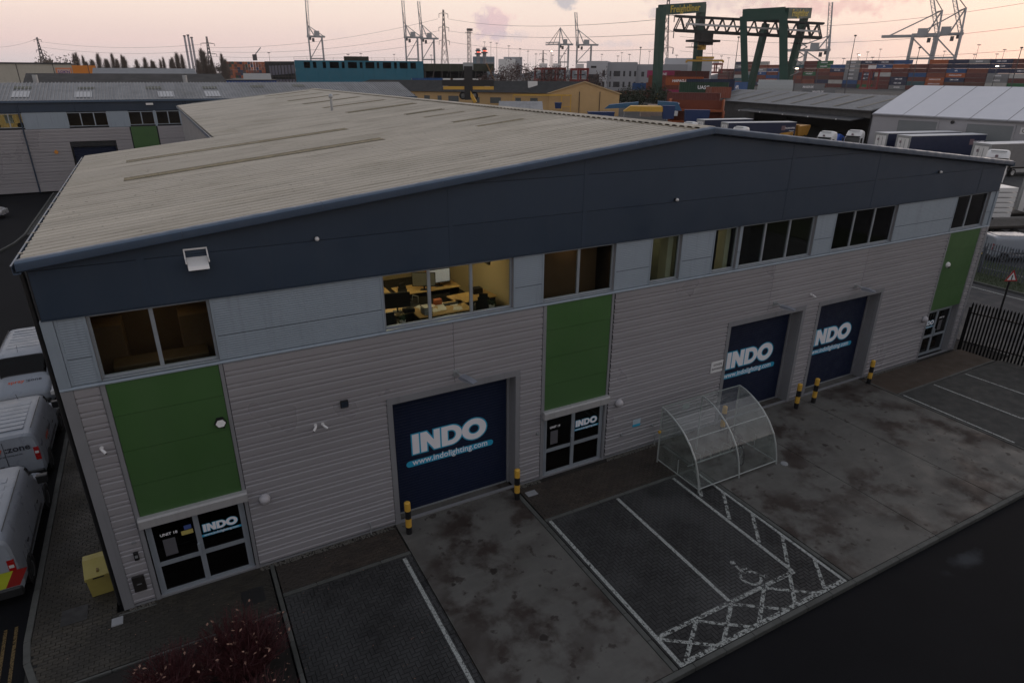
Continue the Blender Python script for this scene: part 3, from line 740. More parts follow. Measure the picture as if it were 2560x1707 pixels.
# windows
fw = .055
for (a, b, mul_, kind) in WINS:
    W = MB().box(a+.002, b-.002, .065, .125, 5.982, 5.98+fw).box(a+.002, b-.002, .065, .125, 7.42-fw, 7.418).box(a+.002, a+fw, .0651, .1251, 5.98+fw, 7.42-fw).box(b-fw, b-.002, .0651, .1251, 5.98+fw, 7.42-fw).build('window', M_alu, WH)
    ed = [a]+mul_+[b]
    for m in mul_: MB().box(m-.04, m+.04, .055, .12, 5.98+fw, 7.42-fw).build('mullion', M_alu, W)
    for p, q in zip(ed, ed[1:]):
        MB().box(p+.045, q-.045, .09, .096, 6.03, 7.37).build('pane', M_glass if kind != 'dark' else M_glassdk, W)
    MB().prism([(-.05, 5.964), (.064, 5.964), (.064, 5.981), (-.05, 5.972)], 'x', a+.007, b-.007).build('sill', M_alu, W)
    for p in (a+.001, b-.006): MB().box(p, p+.005, -.03, .064, 5.98, 7.42).build('reveal', M_flash, W)
# rooms behind the glass
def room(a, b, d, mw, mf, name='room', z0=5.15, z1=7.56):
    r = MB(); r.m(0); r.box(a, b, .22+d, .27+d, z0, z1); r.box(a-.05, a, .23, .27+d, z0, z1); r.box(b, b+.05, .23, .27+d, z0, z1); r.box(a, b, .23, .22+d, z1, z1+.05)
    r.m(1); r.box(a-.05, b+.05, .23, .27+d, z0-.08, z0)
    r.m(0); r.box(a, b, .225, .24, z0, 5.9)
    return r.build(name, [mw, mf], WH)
room(.3, 3.5, 2.2, M_brown, M_carpet); room(11.2, 14.5, 1.6, M_brown, M_carpet)
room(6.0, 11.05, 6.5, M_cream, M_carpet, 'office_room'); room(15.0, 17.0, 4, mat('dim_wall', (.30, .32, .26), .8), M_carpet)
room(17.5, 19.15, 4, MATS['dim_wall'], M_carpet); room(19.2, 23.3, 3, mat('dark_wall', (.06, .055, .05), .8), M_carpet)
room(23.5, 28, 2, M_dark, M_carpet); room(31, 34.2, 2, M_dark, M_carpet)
for (a, b, l) in [(.35, 1.25, 'at the corner end'), (2.4, 3.4, 'away from the corner')]: tag(MB().bbox(a, b, 1.2, 1.9, 5.15, 6.75, .02).build('storage_cabinet', M_brown), 'brown storage cabinet in the dim room above unit 18, ' + l, 'cabinet', 'cabinets in the dim office')
tag(MB().bbox(.95, 2.9, .55, 1.15, 5.15, 5.98, .02).build('work_table', mat('dark_wood', (.10, .06, .03), .6)), 'low brown table in the dim office above the unit 18 entrance', 'table')
tag(MB().box(11.7, 13.95, .75, .8, 5.16, 7.5).build('room_partition', M_brown), 'brown partition board close behind the window above the unit 19 entrance', 'partition')
for (a, l) in [(16.30, 'first single window of the first floor'), (18.78, 'window beside the dark three-pane window')]:
    tag(MB().box(a, a+.2, .24, .6, 5.16, 7.4).build('cream_pillar', mat('cream_pillar_paint', (.55, .52, .38), .7)), 'cream pillar just inside the ' + l, 'pillar')
tag(MB().bbox(15.5, 16.25, .9, 1.9, 5.15, 6.1, .02).build('desk', mat('grey_desk', (.25, .25, .24), .6)), 'grey desk inside the first single window', 'desk')
tag(MB().bbox(17.9, 18.7, .6, 1.9, 5.15, 5.98, .02).build('desk', M_wood), 'wooden desk inside the window beside the dark three-pane window', 'desk')
tag(MB().bbox(18.1, 18.55, 1.2, 1.6, 5.98, 6.5, .03).build('printer', M_black), 'black printer on the wooden desk behind the narrow window', 'printer')

# lit office
def ceil_lamp(x, y, st, what):
    t = thing('ceiling_light', 'glowing ceiling light panel ' + what, 'ceiling light', (x, y, 7.5))
    MB().box(-.32, .32, -.32, .32, .02, .05).build('housing', M_white2, t); MB().box(-.28, .28, -.28, .28, .0, .02).build('diffuser', emit('lamp_%g' % st, (1, .78, .45), st), t)
ceil_lamp(7.6, 2.2, 14, 'over the left of the lit office'); ceil_lamp(9.6, 2.2, 14, 'over the right of the lit office'); ceil_lamp(8.6, 4.6, 14, 'at the back of the lit office')
ceil_lamp(18.3, 1.6, 7, 'in the room behind the narrow lit window'); ceil_lamp(15.9, 1.8, 5, 'in the room behind the first single window'); ceil_lamp(1.9, 1.0, 3.0, 'in the dim office above the unit 18 entrance'); ceil_lamp(12.8, .45, 2.2, 'in the dim room above the unit 19 entrance'); ceil_lamp(21.4, 1.4, 1.4, 'in the dim room with the three-pane window')
FZ = 5.15
def desk(x, y, w_, d_, rz, label):
    t = thing('office_desk', label, 'desk', (x, y, FZ), rz)
    MB().bbox(-w_/2, w_/2, -d_/2, d_/2, .69, .72, .006).build('desk_top', M_wood, t)
    for s in (-1, 1): MB().box(s*(w_/2-.06)-.02, s*(w_/2-.06)+.02, -d_/2+.05, d_/2-.05, 0, .69).build('leg', M_black, t)
    MB().box(-w_/2+.09, w_/2-.09, d_/2-.04, d_/2-.02, .3, .69).build('modesty_panel', M_black, t)
    return t
desk(7.35, 1.55, 1.7, .8, .12, 'wooden office desk with two black monitors by the lit window')
desk(8.95, 1.15, 1.6, .9, 0, 'wooden office desk covered with loose papers by the lit window')
desk(10.2, 1.75, 1.3, .8, .1, 'wooden office desk beside the cream wall of the lit office')
desk(7.2, 3.6, 1.9, .8, 0, 'wooden office desk further back in the lit office'); desk(9.3, 3.2, 2.0, .8, 0, 'wooden desk with pale screens in the middle of the lit office')
def monitor(x, y, rz, label, scr=None):
    t = thing('monitor', label, 'monitor', (x, y, FZ+.722), rz)
    MB().bbox(-.12, .12, -.09, .09, 0, .015, .004).build('stand', M_black, t); MB().box(-.02, .02, -.02, .02, .015, .3).build('neck', M_black, t)
    MB().box(-.36, .36, -.045, -.02, .12, .56).build('screen', M_black, t)
    if scr: MB().box(-.34, .34, .0-.0465, -.0455, .14, .54).build('display', scr, t)
monitor(7.0, 1.5, .15, 'black monitor on the left of the desk by the lit window'); monitor(7.78, 1.45, -.2, 'black monitor with pale top edge next to its twin by the lit window')
monitor(9.15, 2.95, -.5, 'grey-backed monitor turned askew in the middle of the lit office', mat('grey_screen', (.2, .2, .18), .4)); monitor(9.7, 3.1, 0, 'monitor showing a bright white page in the lit office', emit('screen_glow', (.5, .52, .6), .22))
def chair(x, y, rz, label):
    t = thing('office_chair', label, 'chair', (x, y, FZ), rz)
    MB().bbox(-.24, .24, -.24, .24, .43, .50, .04).build('seat', M_black, t, smooth=True)
    b = MB()
    for i in range(5):
        z = .55+i*.11; hw = .22-.012*i*i*.5; b.bbox(-hw, hw, .22+.01*i, .27+.01*i, z, z+.115, .01)
    b.build('backrest', M_black, t); MB().cyl((0, 0, .1), (0, 0, .43), .03).build('column', M_steel, t)
    for k in range(5): MB().bar((0, 0, .1), (.28*math.cos(k*1.256), .28*math.sin(k*1.256), .05), .04).build('foot', M_black, t)
    for s in (-1, 1): MB().tube([(s*.27, -.1, .48), (s*.28, -.1, .68), (s*.28, .12, .68), (s*.27, .15, .5)], .015).build('armrest', M_steel, t)
chair(7.25, .75, math.pi, 'black office chair with steel arms just inside the lit window'); chair(10.25, 1.0, 2.6, 'black office chair beside the cream wall of the lit office'); chair(8.5, 2.5, .5, 'black office chair in the middle of the lit office')
for i in range(11):
    x, y = 8.45+R_.random()*1.1, .85+R_.random()*.6; o = MB().box(-.105, .105, -.148, .148, 0, .002).build('paper_sheet', M_paper); o.location = (x, y, FZ+.722+i*.0022); o.rotation_euler = (0, 0, R_.uniform(-1, 1))
    tag(o, 'loose white sheet of paper on the cluttered desk in the lit office', 'paper', 'papers on the cluttered desk')
t = thing('letter_tray', 'stack of wire letter trays full of paper on the cluttered desk', 'letter tray', (8.45, .95, FZ+.722))
for k in range(4): MB().box(-.13, .13, -.17, .17, .005+k*.06, .012+k*.06).build('tray', M_black, t); MB().box(-.11, .11, -.15, .15, .013+k*.06, .03+k*.06).build('paper_pile', M_paper, t)
def leafball(mb, c, r, n, s):
    for _ in range(n):
        d = Vector((R_.gauss(0, 1), R_.gauss(0, 1), R_.gauss(0, 1))).normalized()*r*R_.uniform(.4, 1); p = Vector(c)+d
        a = Vector((R_.gauss(0, 1), R_.gauss(0, 1), R_.gauss(0, .6))).normalized()*s; b = a.cross(d).normalized()*s*.4
        mb.add([p-a, p+b, p+a, p-b], [(0, 1, 2, 3)])
for (x, l) in [(7.55, 'small dark potted plant on the sill behind the black office chair'), (10.15, 'potted plant in a pale pot on the sill near the cream wall')]:
    t = thing('potted_plant', l, 'plant', (x, .34, 5.905)); MB().lathe([(0, 0), (.06, 0), (.08, .12), (.07, .12), (.0, .11)], n=12).build('pot', M_white2, t, smooth=True)
    b = MB(); leafball(b, (0, 0, .2), .13, 60, .05); b.build('leaves', mat('plant_leaf', (.03, .06, .02), .6), t)
for i, (x, y, w_, d_, h, m, l) in enumerate([(8.05, 1.3, .3, .22, .10, M_black, 'black desk phone between the monitors and the papers'), (9.35, 1.35, .45, .16, .03, M_black, 'black keyboard on the cluttered desk'), (9.0, 1.5, .22, .16, .16, MATS.get('orange_box') or mat('orange_box', (.5, .14, .05), .6), 'orange carton on the cluttered desk'), (10.45, 1.95, .3, .25, .16, M_black, 'black document tray on the desk by the cream wall'), (6.75, 1.3, .2, .28, .12, M_paper, 'pile of white folders at the end of the monitor desk'), (7.6, 3.5, .6, .3, .22, M_paper, 'white box file row on the desk further back'), (9.9, 3.5, .5, .3, .3, mat('brown_carton', (.25, .15, .07), .8), 'brown carton on the middle desk of the lit office')]):
    tag(MB().bbox(x-w_/2, x+w_/2, y-d_/2, y+d_/2, FZ+.722, FZ+.722+h, .006).build('desk_item', m), l, 'desk item')
tag(MB().box(6.05, 11.0, .245, .44, 5.88, 5.904).build('window_board', M_cream), 'cream window board inside the lit office window', 'window board')
tag(MB().box(10.98, 11.04, 2.2, 3.1, 6.6, 7.2).build('wall_picture', M_black), 'dark framed picture on the cream wall of the lit office', 'picture')
tag(MB().bbox(9.4, 9.65, 3.3, 3.5, FZ+.722, FZ+1.2, .02).build('red_box', mat('red_card', (.5, .02, .02), .5)), 'red box standing on the middle desk of the lit office', 'box')

# green panels, canopies and entrances
gz = [2.375, 3.295, 4.20, 5.09, 5.875]
for a, b in GREENS:
    G = MB().box(a, b, -.02, .03, 2.37, 5.88).build('panel_backing', M_dark, WH)
    for z0, z1 in zip(gz, gz[1:]): MB().box(a+.003, b-.003, -.045, -.021, z0+.004, z1-.004).build('green_panel', M_green, G)
def indo_splines():
    import math as m
    I_ = [(0, 0), (.29, 0), (.29, 1), (0, 1)]
    Nn = [(0, 0), (.27, 0), (.27, .5), (.58, 0), (.85, 0), (.85, 1), (.58, 1), (.58, .5), (.27, 1), (0, 1)]
    def shift(p, d): return [(x+d, y) for x, y in p]
    Dd = [(0, 0), (.42, 0)]+[(.42+.5*m.sin(m.pi-t), .5+.5*m.cos(m.pi-t)) for t in [m.pi*i/14 for i in range(1, 14)]]+[(.42, 1), (0, 1)]
    Dh = [(.27, .24), (.27, .76), (.40, .76)]+[(.40+.25*m.sin(t), .5+.26*m.cos(t)) for t in [m.pi*i/10 for i in range(1, 10)]]+[(.40, .24)]
    Oo = [(.55+.57*m.cos(t), .5+.54*m.sin(t)) for t in [2*m.pi*i/28 for i in range(28)]]
    Oh = [(.55+.26*m.cos(-t), .5+.25*m.sin(-t)) for t in [2*m.pi*i/22 for i in range(22)]]
    return [I_, shift(Nn, .36), shift(Dd, 1.28), shift(Dh, 1.28), shift(Oo, 2.22), shift(Oh, 2.22)]
IND_F = curve_mesh('lettering', M_print, splines=indo_splines(), size=1, offset=.0, depth=.001)
_sp = indo_splines(); IND_B = [curve_mesh('lettering', M_cyan, splines=q, size=1, offset=.055, depth=.001) for q in (_sp[:1], _sp[1:2], _sp[2:4], _sp[4:6])]
URL = curve_mesh('lettering', M_print, text='www.indolighting.com', size=1, offset=.012, depth=.001, align='CENTER')
uw = max(v.co.x for v in URL.vertices)-min(v.co.x for v in URL.vertices)
def scaled(me, sx, sy):
    m2 = me.copy()
    for v in m2.vertices: v.co.x *= sx; v.co.y *= sy
    return m2
def indo(parent, x0, zbase, width, y, clipx=None, pill=True):
    """x0 left of the word, width of the word, zbase its foot; the pill with the web address under it"""
    s = width/3.34; sy = .275*width
    for q_, ib in enumerate(IND_B): lettering('letter_outline', scaled(ib, s, sy), parent, (x0, y-.002-.0003*q_, zbase))
    lettering('lettering', scaled(IND_F, s, sy), parent, (x0, y-.0045, zbase))
    ph = .085*width/1.0; pz = zbase-.128*width; xa, xb = x0-.05*width, x0+1.055*width
    pts = [(xb+ph/2*math.sin(t), pz+ph/2*math.cos(t)) for t in [math.pi*i/10 for i in range(11)]]+[(xa-ph/2*math.sin(t), pz-ph/2*math.cos(t)) for t in [math.pi*i/10 for i in range(11)]]
    MB().prism(pts, 'y', y-.004, y-.001).build('web_address_pill', M_cyan, parent)
    k = .93*(xb-xa)/uw
    lettering('lettering', scaled(URL, k, k*1.05), parent, ((xa+xb)/2, y-.0065, pz-.035*width*.72))
def entrance(a, b, unit, recess, indo_left):
    D = MB().box(a, a+.07, recess, recess+.08, 0, 2.3).box(b-.07, b, recess, recess+.08, 0, 2.3).box(a, b, recess+.001, recess+.079, 2.22, 2.31).build('entrance_door', M_alu, WH)
    mid = (a+b)/2-.02
    for (p, q) in ((a+.07, mid), (mid, b-.07)):
        L_ = MB().box(p, p+.06, recess-.012, recess+.05, .02, 2.22).box(q-.06, q, recess-.012, recess+.05, .02, 2.22).box(p+.06, q-.06, recess-.011, recess+.05, .02, .14).box(p+.06, q-.06, recess-.011, recess+.05, .88, .99).box(p+.06, q-.06, recess-.011, recess+.05, 2.12, 2.22).build('door_leaf', M_alu, D)
        MB().box(p+.05, q-.05, recess+.02, recess+.026, .12, .9).box(p+.05, q-.05, recess+.02, recess+.026, .97, 2.14).build('glazing', M_glassdk, D)
    MB().box(a, b, recess+.5, recess+.55, 0, 2.34).box(a, b, recess+.08, recess+.5, -.02, .002).build('lobby', M_dark, D)
    hx = mid-.05 if not indo_left else mid+.05
    MB().box(hx-.025, hx+.025, recess-.06, recess-.012, .9, 1.25).build('handle', M_alu, D)
    g0 = mid+.12 if not indo_left else a+.17
    wd = (b-.07-mid)*.76
    indo(D, g0, 1.50, wd, recess+.018)
    ux = a+.26 if not indo_left else mid+.28
    me = curve_mesh('lettering', M_print, text='UNIT %d' % unit, size=.105, offset=.003, depth=.001)
    lettering('lettering', me, D, (ux, recess+.016, 1.70))
    MB().box(ux+.03, ux+.3, recess+.013, recess+.017, 1.12, 1.60).build('notice', mat('grey_notice', (.10, .10, .11), .6), D)
    if unit == 18:
        MB().box(mid-.28, mid-.12, recess+.012, recess+.016, 1.72, 1.84).build('notice', mat('blue_notice', (.06, .10, .3), .5), D); MB().box(mid-.36, mid-.1, recess+.012, recess+.016, 1.58, 1.70).build('notice', mat('yellow_notice', (.5, .42, .12), .5), D)
    return D
entrance(.82, 3.0, 18, .02, False); entrance(11.75, 14.02, 19, .02, False); entrance(31.72, 33.84, 20, .20, True)
for a, b in GREENS[:2]:
    MB().prism([(-.20, 2.20), (.0, 2.20), (.0, 2.45), (-.16, 2.44), (-.20, 2.40)], 'x', a-.06, b+.10).build('canopy', mat('pale_canopy', (.36, .36, .36), .5, .1, .08, 2, streak=.25), WH)
a, b = GREENS[2]
for (p, q, z0, z1) in ((a-.015, a+.1, 0, 2.34), (b-.005, b+.025, 0, 2.34), (a-.015, b+.025, 2.345, 2.358)): MB().box(p, q, .005, .195, z0, z1).build('reveal', M_flash, WH)
# roller shutters
def shutter(a, b, y, ix, iw):
    S = MB()
    pr_ = []; z = .03
    while z < ZR-.05:
        pr_ += [(y-.004, z), (y-.010, z+.008), (y-.010, z+.083)]; z += .094
    S.sheet(pr_, lambda yy, zz, e: ((a+.10, b-.10)[e], yy, zz)); D = S.build('roller_shutter', M_shut, WH)
    MB().box(a+.10, b-.10, y-.03, y+.02, .006, .05).build('bottom_rail', M_steel, D)
    for p, q in ((a, a+.1), (b-.1, b)): MB().box(p+.007, q-.007, y-.06, y+.02, 0, ZR-.031).build('guide_rail', M_flash, D)
    for p, q in ((a-.15, a+.0), (b-.0, b+.15)): MB().box(p, q, -.064, .035, 0, ZR+.02).build('door_trim', M_flash, D)
    for p, q in ((a+.001, a+.006), (b-.006, b-.001)): MB().box(p, q, .0, y-.061, 0, ZR-.031).build('reveal', M_flash, D)
    MB().box(a-.15, b+.15, -.07, .035, ZR-.085, ZR+.11).build('head_trim', M_flash, D)
    MB().box(a+.002, b-.002, -.03, y, ZR-.03, ZR-.002).build('head_soffit', M_flash, D)
    indo(D, ix, 1.90, iw, y-.0105)
    return D
shutter(*ROLL_D[0], .36, 7.60, 2.34); shutter(*ROLL_D[1], .42, 19.85, 2.40); shutter(*ROLL_D[2], .42, 24.48, 2.40)
# stub pipes and small plates in the wall
# ================================================================== fixtures on the facade
def fix(name, label, cat, x, z, y=-.05, group=None): return thing(name, label, cat, (x, y, z), 0, group)
t = fix('floodlight', 'large white box floodlight on a bracket on the navy fascia', 'floodlight', 2.99, 8.38, -.07)
MB().prism([(-.02, .02), (-.36, -.10), (-.40, -.17), (-.05, -.20), (-.02, -.1)], 'x', -.20, .20).build('housing', M_white, t)
MB().box(-.23, -.205, -.34, .0, -.04, .02).box(.205, .23, -.34, .0, -.04, .02).bar((-.23, -.02, .19), (.23, -.02, .19), .03).bar((-.218, -.02, .19), (-.218, -.16, -.02), .025).bar((.218, -.02, .19), (.218, -.16, -.02), .025).build('bracket', M_white2, t)
MB().box(-.17, .17, -.34, -.08, -.205, -.2).build('lens', M_black, t)
t = fix('hexagonal_lamp', 'hexagonal white lamp with black rim on the green panel of unit 18', 'lamp', 2.84, 4.42, -.045)
hexa = lambda r, sx=1.25: [(r*sx*math.cos(rad(60*k)), r*math.sin(rad(60*k))) for k in range(6)]
MB().prism(hexa(.125, 1.1), 'y', -.06, 0).build('rim', M_black, t); MB().prism(hexa(.10, 1.1), 'y', -.075, -.06).build('face', mat('bright_white', (.85, .85, .85), .35), t); MB().box(-.08, .08, -.05, -.01, .11, .14).box(.04, .07, -.05, -.02, -.16, -.11).build('cap', M_black, t)
def camera(x, z, tilt, label, y=-.05):
    t = fix('security_camera', label, 'camera', x, z, y)
    MB().cyl((0, 0, 0), (0, -.04, 0), .04, n=12).build('base', M_white2, t, smooth=True)
    d = Vector((math.sin(tilt), -.75, -.5)).normalized()
    p = Vector((0, -.08, 0)); MB().cyl(p, p+d*.15, .030, n=12).build('body', M_white2, t, smooth=True); MB().cyl(p+d*.146, p+d*.154, .026, n=12).build('lens', M_black, t)
camera(.44, 4.43, .6, 'white bullet camera on the narrow cladding strip at the corner'); camera(4.96, 3.78, -.7, 'white bullet camera pointing towards the corner, one of a pair'); camera(5.14, 3.77, .7, 'white bullet camera pointing towards the shutter, one of a pair'); camera(23.25, 4.45, .4, 'white bullet camera between the second and third shutters')
def globe(x, z, label):
    t = fix('bulkhead_lamp', label, 'lamp', x, z, -.05, 'round bulkhead lamps on the facade')
    MB().lathe([(.15, 0), (.16, -.03), (.13, -.05)], ax='y', n=18).build('ring', M_flash, t, smooth=True)
    MB().lathe([(.14, -.03), (.135, -.08), (.11, -.14), (.06, -.18), (0, -.19)], ax='y', n=18).build('globe', mat('opal_globe', (.42, .41, .43), .35, 0, .05, 3), t, smooth=True)
globe(3.5, 2.06, 'round opal bulkhead lamp beside the unit 18 door'); globe(14.57, 2.05, 'round opal bulkhead lamp beside the unit 19 door'); globe(31.25, 2.08, 'round opal bulkhead lamp beside the unit 20 door')
for (x, z, l) in [(5.5, 8.52, 'small black sensor on the navy fascia above the pale panels near the corner'), (16.12, 8.54, 'small black sensor on the navy fascia near the ridge'), (29.5, 8.53, 'small black sensor on the navy fascia near the far end')]:
    t = fix('fascia_sensor', l, 'sensor', x, z, -.07); MB().cyl((0, 0, 0), (0, -.09, 0), .045, n=12).build('body', M_black, t, smooth=True); MB().lathe([(.05, -.08), (.05, -.11), (.03, -.14), (0, -.15)], ax='y', n=12).build('dome', M_white2, t, smooth=True)
for (x, l) in [(8.85, 'over the nearest roller shutter'), (21.35, 'over the middle roller shutter'), (25.85, 'over the third roller shutter')]:
    t = fix('wall_lantern', 'grey street-type lantern on a wall arm ' + l, 'lamp', x, 4.32)
    MB().box(-.09, .09, -.02, .0, -.02, .16).build('plate', M_steel, t); MB().tube([(0, 0, .08), (.02, -.15, .10), (.06, -.3, .04)], .028).build('arm', M_steel, t)
    b = MB(); pr_ = [(-.05, .03), (.02, .055), (.25, .05), (.45, .02), (.48, -.01), (.25, -.045), (0, -.045)]
    d = Vector((.45, -.9, -.12)).normalized(); s_ = Vector((.9, .45, 0)).normalized(); u_ = s_.cross(d)
    o_ = Vector((.05, -.27, .05)); n = len(pr_)
    vs = [o_+d*a+u_*h+s_*.11*(1-.4*abs(a-.2)) for a, h in pr_]+[o_+d*a+u_*h-s_*.11*(1-.4*abs(a-.2)) for a, h in pr_]
    b.add(vs, [tuple(range(n)), tuple(range(2*n-1, n-1, -1))]+[(k, (k+1) % n, n+(k+1) % n, n+k) for k in range(n)]).build('head', mat('lantern_grey', (.22, .24, .28), .45, .2), t)
t = fix('wall_vent', 'small square black vent cowl on the grey cladding', 'vent', 5.73, 4.21); MB().bbox(-.10, .10, -.06, .0, -.10, .10, .01).build('frame', M_black, t)
for k in range(4): MB().box(-.08, .08, -.07, -.058, -.075+k*.04, -.06+k*.04).build('louvre', M_navy, t)
t = fix('alarm_box', 'pale round alarm sounder on the green panel of unit 20', 'alarm', 31.98, 4.45, -.045); MB().lathe([(.0, -.10), (.08, -.09), (.12, -.05), (.13, 0)], ax='y', n=16).build('cover', M_white, t, smooth=True); MB().box(-.04, .04, -.115, -.085, -.12, -.05).build('strobe', M_black, t)
t = fix('goods_sign', 'white sign reading goods inwards beside the middle shutter', 'sign', 18.89, 2.43, -.052)
MB().box(-.305, .305, -.012, 0, -.22, .22).build('plate', M_white2, t)
for s, z in (('GOODS', .04), ('INWARDS', -.12)):
    lettering('lettering', curve_mesh('lettering', M_black, text=s, size=.115, offset=.002, depth=.001, align='CENTER'), t, (0, -.0135, z))
for sx in (-.27, .27):
    for sz in (-.19, .19): MB().cyl((sx, -.012, sz), (sx, -.016, sz), .012, n=8).build('screw', M_steel, t)
t = fix('small_sign', 'small pale blue plate on the cladding beside the bicycle shelter', 'sign', 15.42, 1.07, -.052); MB().box(-.16, .16, -.01, 0, -.05, .14).build('plate', mat('pale_blue_plate', (.45, .55, .62), .5), t); MB().box(-.16, .16, -.01, 0, -.14, -.051).build('stripe', M_cyan, t)
t = fix('meter_box', 'dark meter box low on the corner cladding strip', 'meter box', .44, .66, -.048); MB().bbox(-.13, .13, -.05, .0, -.22, .22, .01).build('box', mat('dark_brown_box', (.014, .012, .011), .6), t); MB().box(-.05, .05, -.055, -.05, -.02, .0).build('latch', M_steel, t)
t = fix('key_safe', 'small black key safe on the corner cladding strip', 'key safe', .53, 1.45, -.048); MB().bbox(-.05, .05, -.06, .0, -.11, .11, .01).build('body', M_black, t); MB().box(-.03, .03, -.066, -.06, -.04, .03).build('dial', M_steel, t)
t = fix('door_bell', 'small white bell push above the black key safe', 'bell', .55, 1.82, -.048); MB().bbox(-.05, .05, -.03, 0, -.03, .03, .005).build('case', M_flash, t)
for (x, z, l) in [(14.8, .77, 'beside the unit 19 door'), (16.1, .79, 'beside the bicycle shelter'), (11.49, 1.73, 'on the strip before the unit 19 door')]:
    t = fix('outlet_pipe', 'short galvanised outlet stub ' + l, 'pipe', x, z); MB().cyl((0, 0, 0), (0, -.09, -.01), .035, n=10).build('stub', M_steel, t, smooth=True); MB().lathe([(.05, 0), (.05, -.02)], ax='y', n=10).build('collar', M_steel, t)
for (x, h, l) in [(6.08, .34, 'before the nearest shutter'), (16.25, .4, 'by the bicycle shelter')]:
    t = thing('standpipe', 'thin grey standpipe rising from the gravel ' + l, 'pipe', (x, -.12, 0)); MB().cyl((0, 0, -.02), (0, 0, h), .022, n=8).build('pipe', M_steel, t); MB().cyl((0, 0, h), (0, .06, h+.01), .02, n=8).build('elbow', M_steel, t)

# ================================================================== bollards
def bollard(x, y, label):
    t = thing('bollard', label, 'bollard', (x, y, 0), R_.uniform(0, 6))
    zs = [-.05, .24, .52, .78, 1.0]; r = .085
    for k, (a, b) in enumerate(zip(zs, zs[1:])):
        MB().cyl((0, 0, a), (0, 0, b), r+(.002 if k % 2 else 0), n=20, cap=True).build('band', M_black if k % 2 == 0 else M_yel, t, smooth=True)
    MB().lathe([(r+.002, 1.0), (r, 1.035), (r*.6, 1.06), (0, 1.065)], n=20).build('cap', M_yel, t, smooth=True)
bollard(7.04, -.58, 'striped bollard at the left jamb of the nearest shutter'); bollard(10.5, -.60, 'striped bollard at the right jamb of the nearest shutter, by the unit 19 door'); bollard(19.0, -.58, 'striped bollard behind the clear bicycle shelter')
bollard(22.9, -.60, 'striped bollard at the right jamb of the middle shutter'); bollard(23.9, -.60, 'striped bollard at the left jamb of the third shutter'); bollard(27.45, -.52, 'striped bollard at the right jamb of the third shutter')

# ================================================================== bicycle shelter
X0, X1, XM = 15.63, 19.07, 17.36
arch = [(-1.00, 2.05), (-1.28, 2.01), (-1.56, 1.92), (-1.85, 1.79), (-2.12, 1.62), (-2.43, 1.34), (-2.68, 1.02), (-2.83, .68), (-2.92, .35), (-2.97, .10)]
SH = thing('bicycle_shelter', 'clear curved bicycle shelter with steel hoops in the forecourt', 'shelter', (XM, -2, 0))
def shp(x, y, z): return (x-XM, y+2, z)
Mh = mat('shelter_steel', (.42, .45, .44), .4, .4, .1, 5)
M_poly = glass('clear_polycarbonate', (.85, .89, .87), .12, (.45, .48, .47), 1.58)
for x in (X0, XM, X1):
    MB().tube([shp(x, y, z) for y, z in arch]+[shp(x, -2.98, 0)], .028, 8).build('hoop', Mh, SH, smooth=True)
    MB().cyl(shp(x, -1.02, 0), shp(x, -1.0, 2.05), .026, n=8).build('post', Mh, SH, smooth=True)
for (y, z, nm) in [(-1.0, 2.06, 'rail'), (-2.28, 1.50, 'rail'), (-2.965, .12, 'rail')]: MB().cyl(shp(X0, y, z), shp(X1, y, z), .018, n=8).build(nm, Mh, SH)
for x in (X0, X1): MB().cyl(shp(x, -1.0, .10), shp(x, -2.96, .10), .018, n=8).build('rail', Mh, SH); MB().cyl(shp(x, -2.0, .10), shp(x, -1.98, .62), .014, n=8).build('brace', Mh, SH)
sm = []
for (y, z), (y2, z2) in zip(arch, arch[1:]): sm += [(y+(y2-y)*k/3, z+(z2-z)*k/3) for k in range(3)]
sm.append(arch[-1]); sm = [(y, z+.028) for y, z in sm]
for xa, xb in ((X0+.02, XM-.02), (XM+.02, X1-.02)):
    i1 = min(range(len(sm)), key=lambda i: abs(sm[i][0]+2.28))
    for seg in (sm[:i1+1], sm[i1:]):
        MB().sheet(seg, lambda y, z, e: shp((xa, xb)[e], y, z)).build('roof_pane', M_poly, SH, smooth=True)
for x in (X0, X1):
    pts = [(y+2, z-.03) for y, z in arch]+[(-1.0+2, .13)]; MB().prism(list(reversed(pts)), 'x', x-XM-.003, x-XM+.003).build('end_pane', M_poly, SH)
MB().box(16.5-XM, 16.8-XM, .985, .99, 1.75, 1.95).build('notice', mat('pale_notice', (.4, .45, .45), .5), SH)
MB().cyl(shp(15.6, -1.05, 1.18), shp(15.54, -1.05, 1.18), .05, n=10).build('reflector', M_yel, SH)
RK = thing('bicycle_rack', 'low bent-tube bicycle rack under the clear shelter', 'rack', (17.2, -2.1, 0))
MB().tube([(-.9, 0, .02), (-.9, 0, .38), (1.2, 0, .38), (1.2, 0, .02)], .02, 8).build('top_rail', Mh, RK); MB().tube([(-.9, .35, .04), (1.2, .35, .04)], .02, 8).build('ground_rail', Mh, RK)
for k in range(5): x = -.7+k*.42; MB().tube([(x, 0, .38), (x, .05, .6), (x, .3, .55), (x, .35, .04)], .011, 6).build('wheel_hoop', Mh, RK)
BK = thing('bicycle', 'dark bicycle parked in the rack under the clear shelter', 'bicycle', (18.2, -1.95, 0), rad(62))
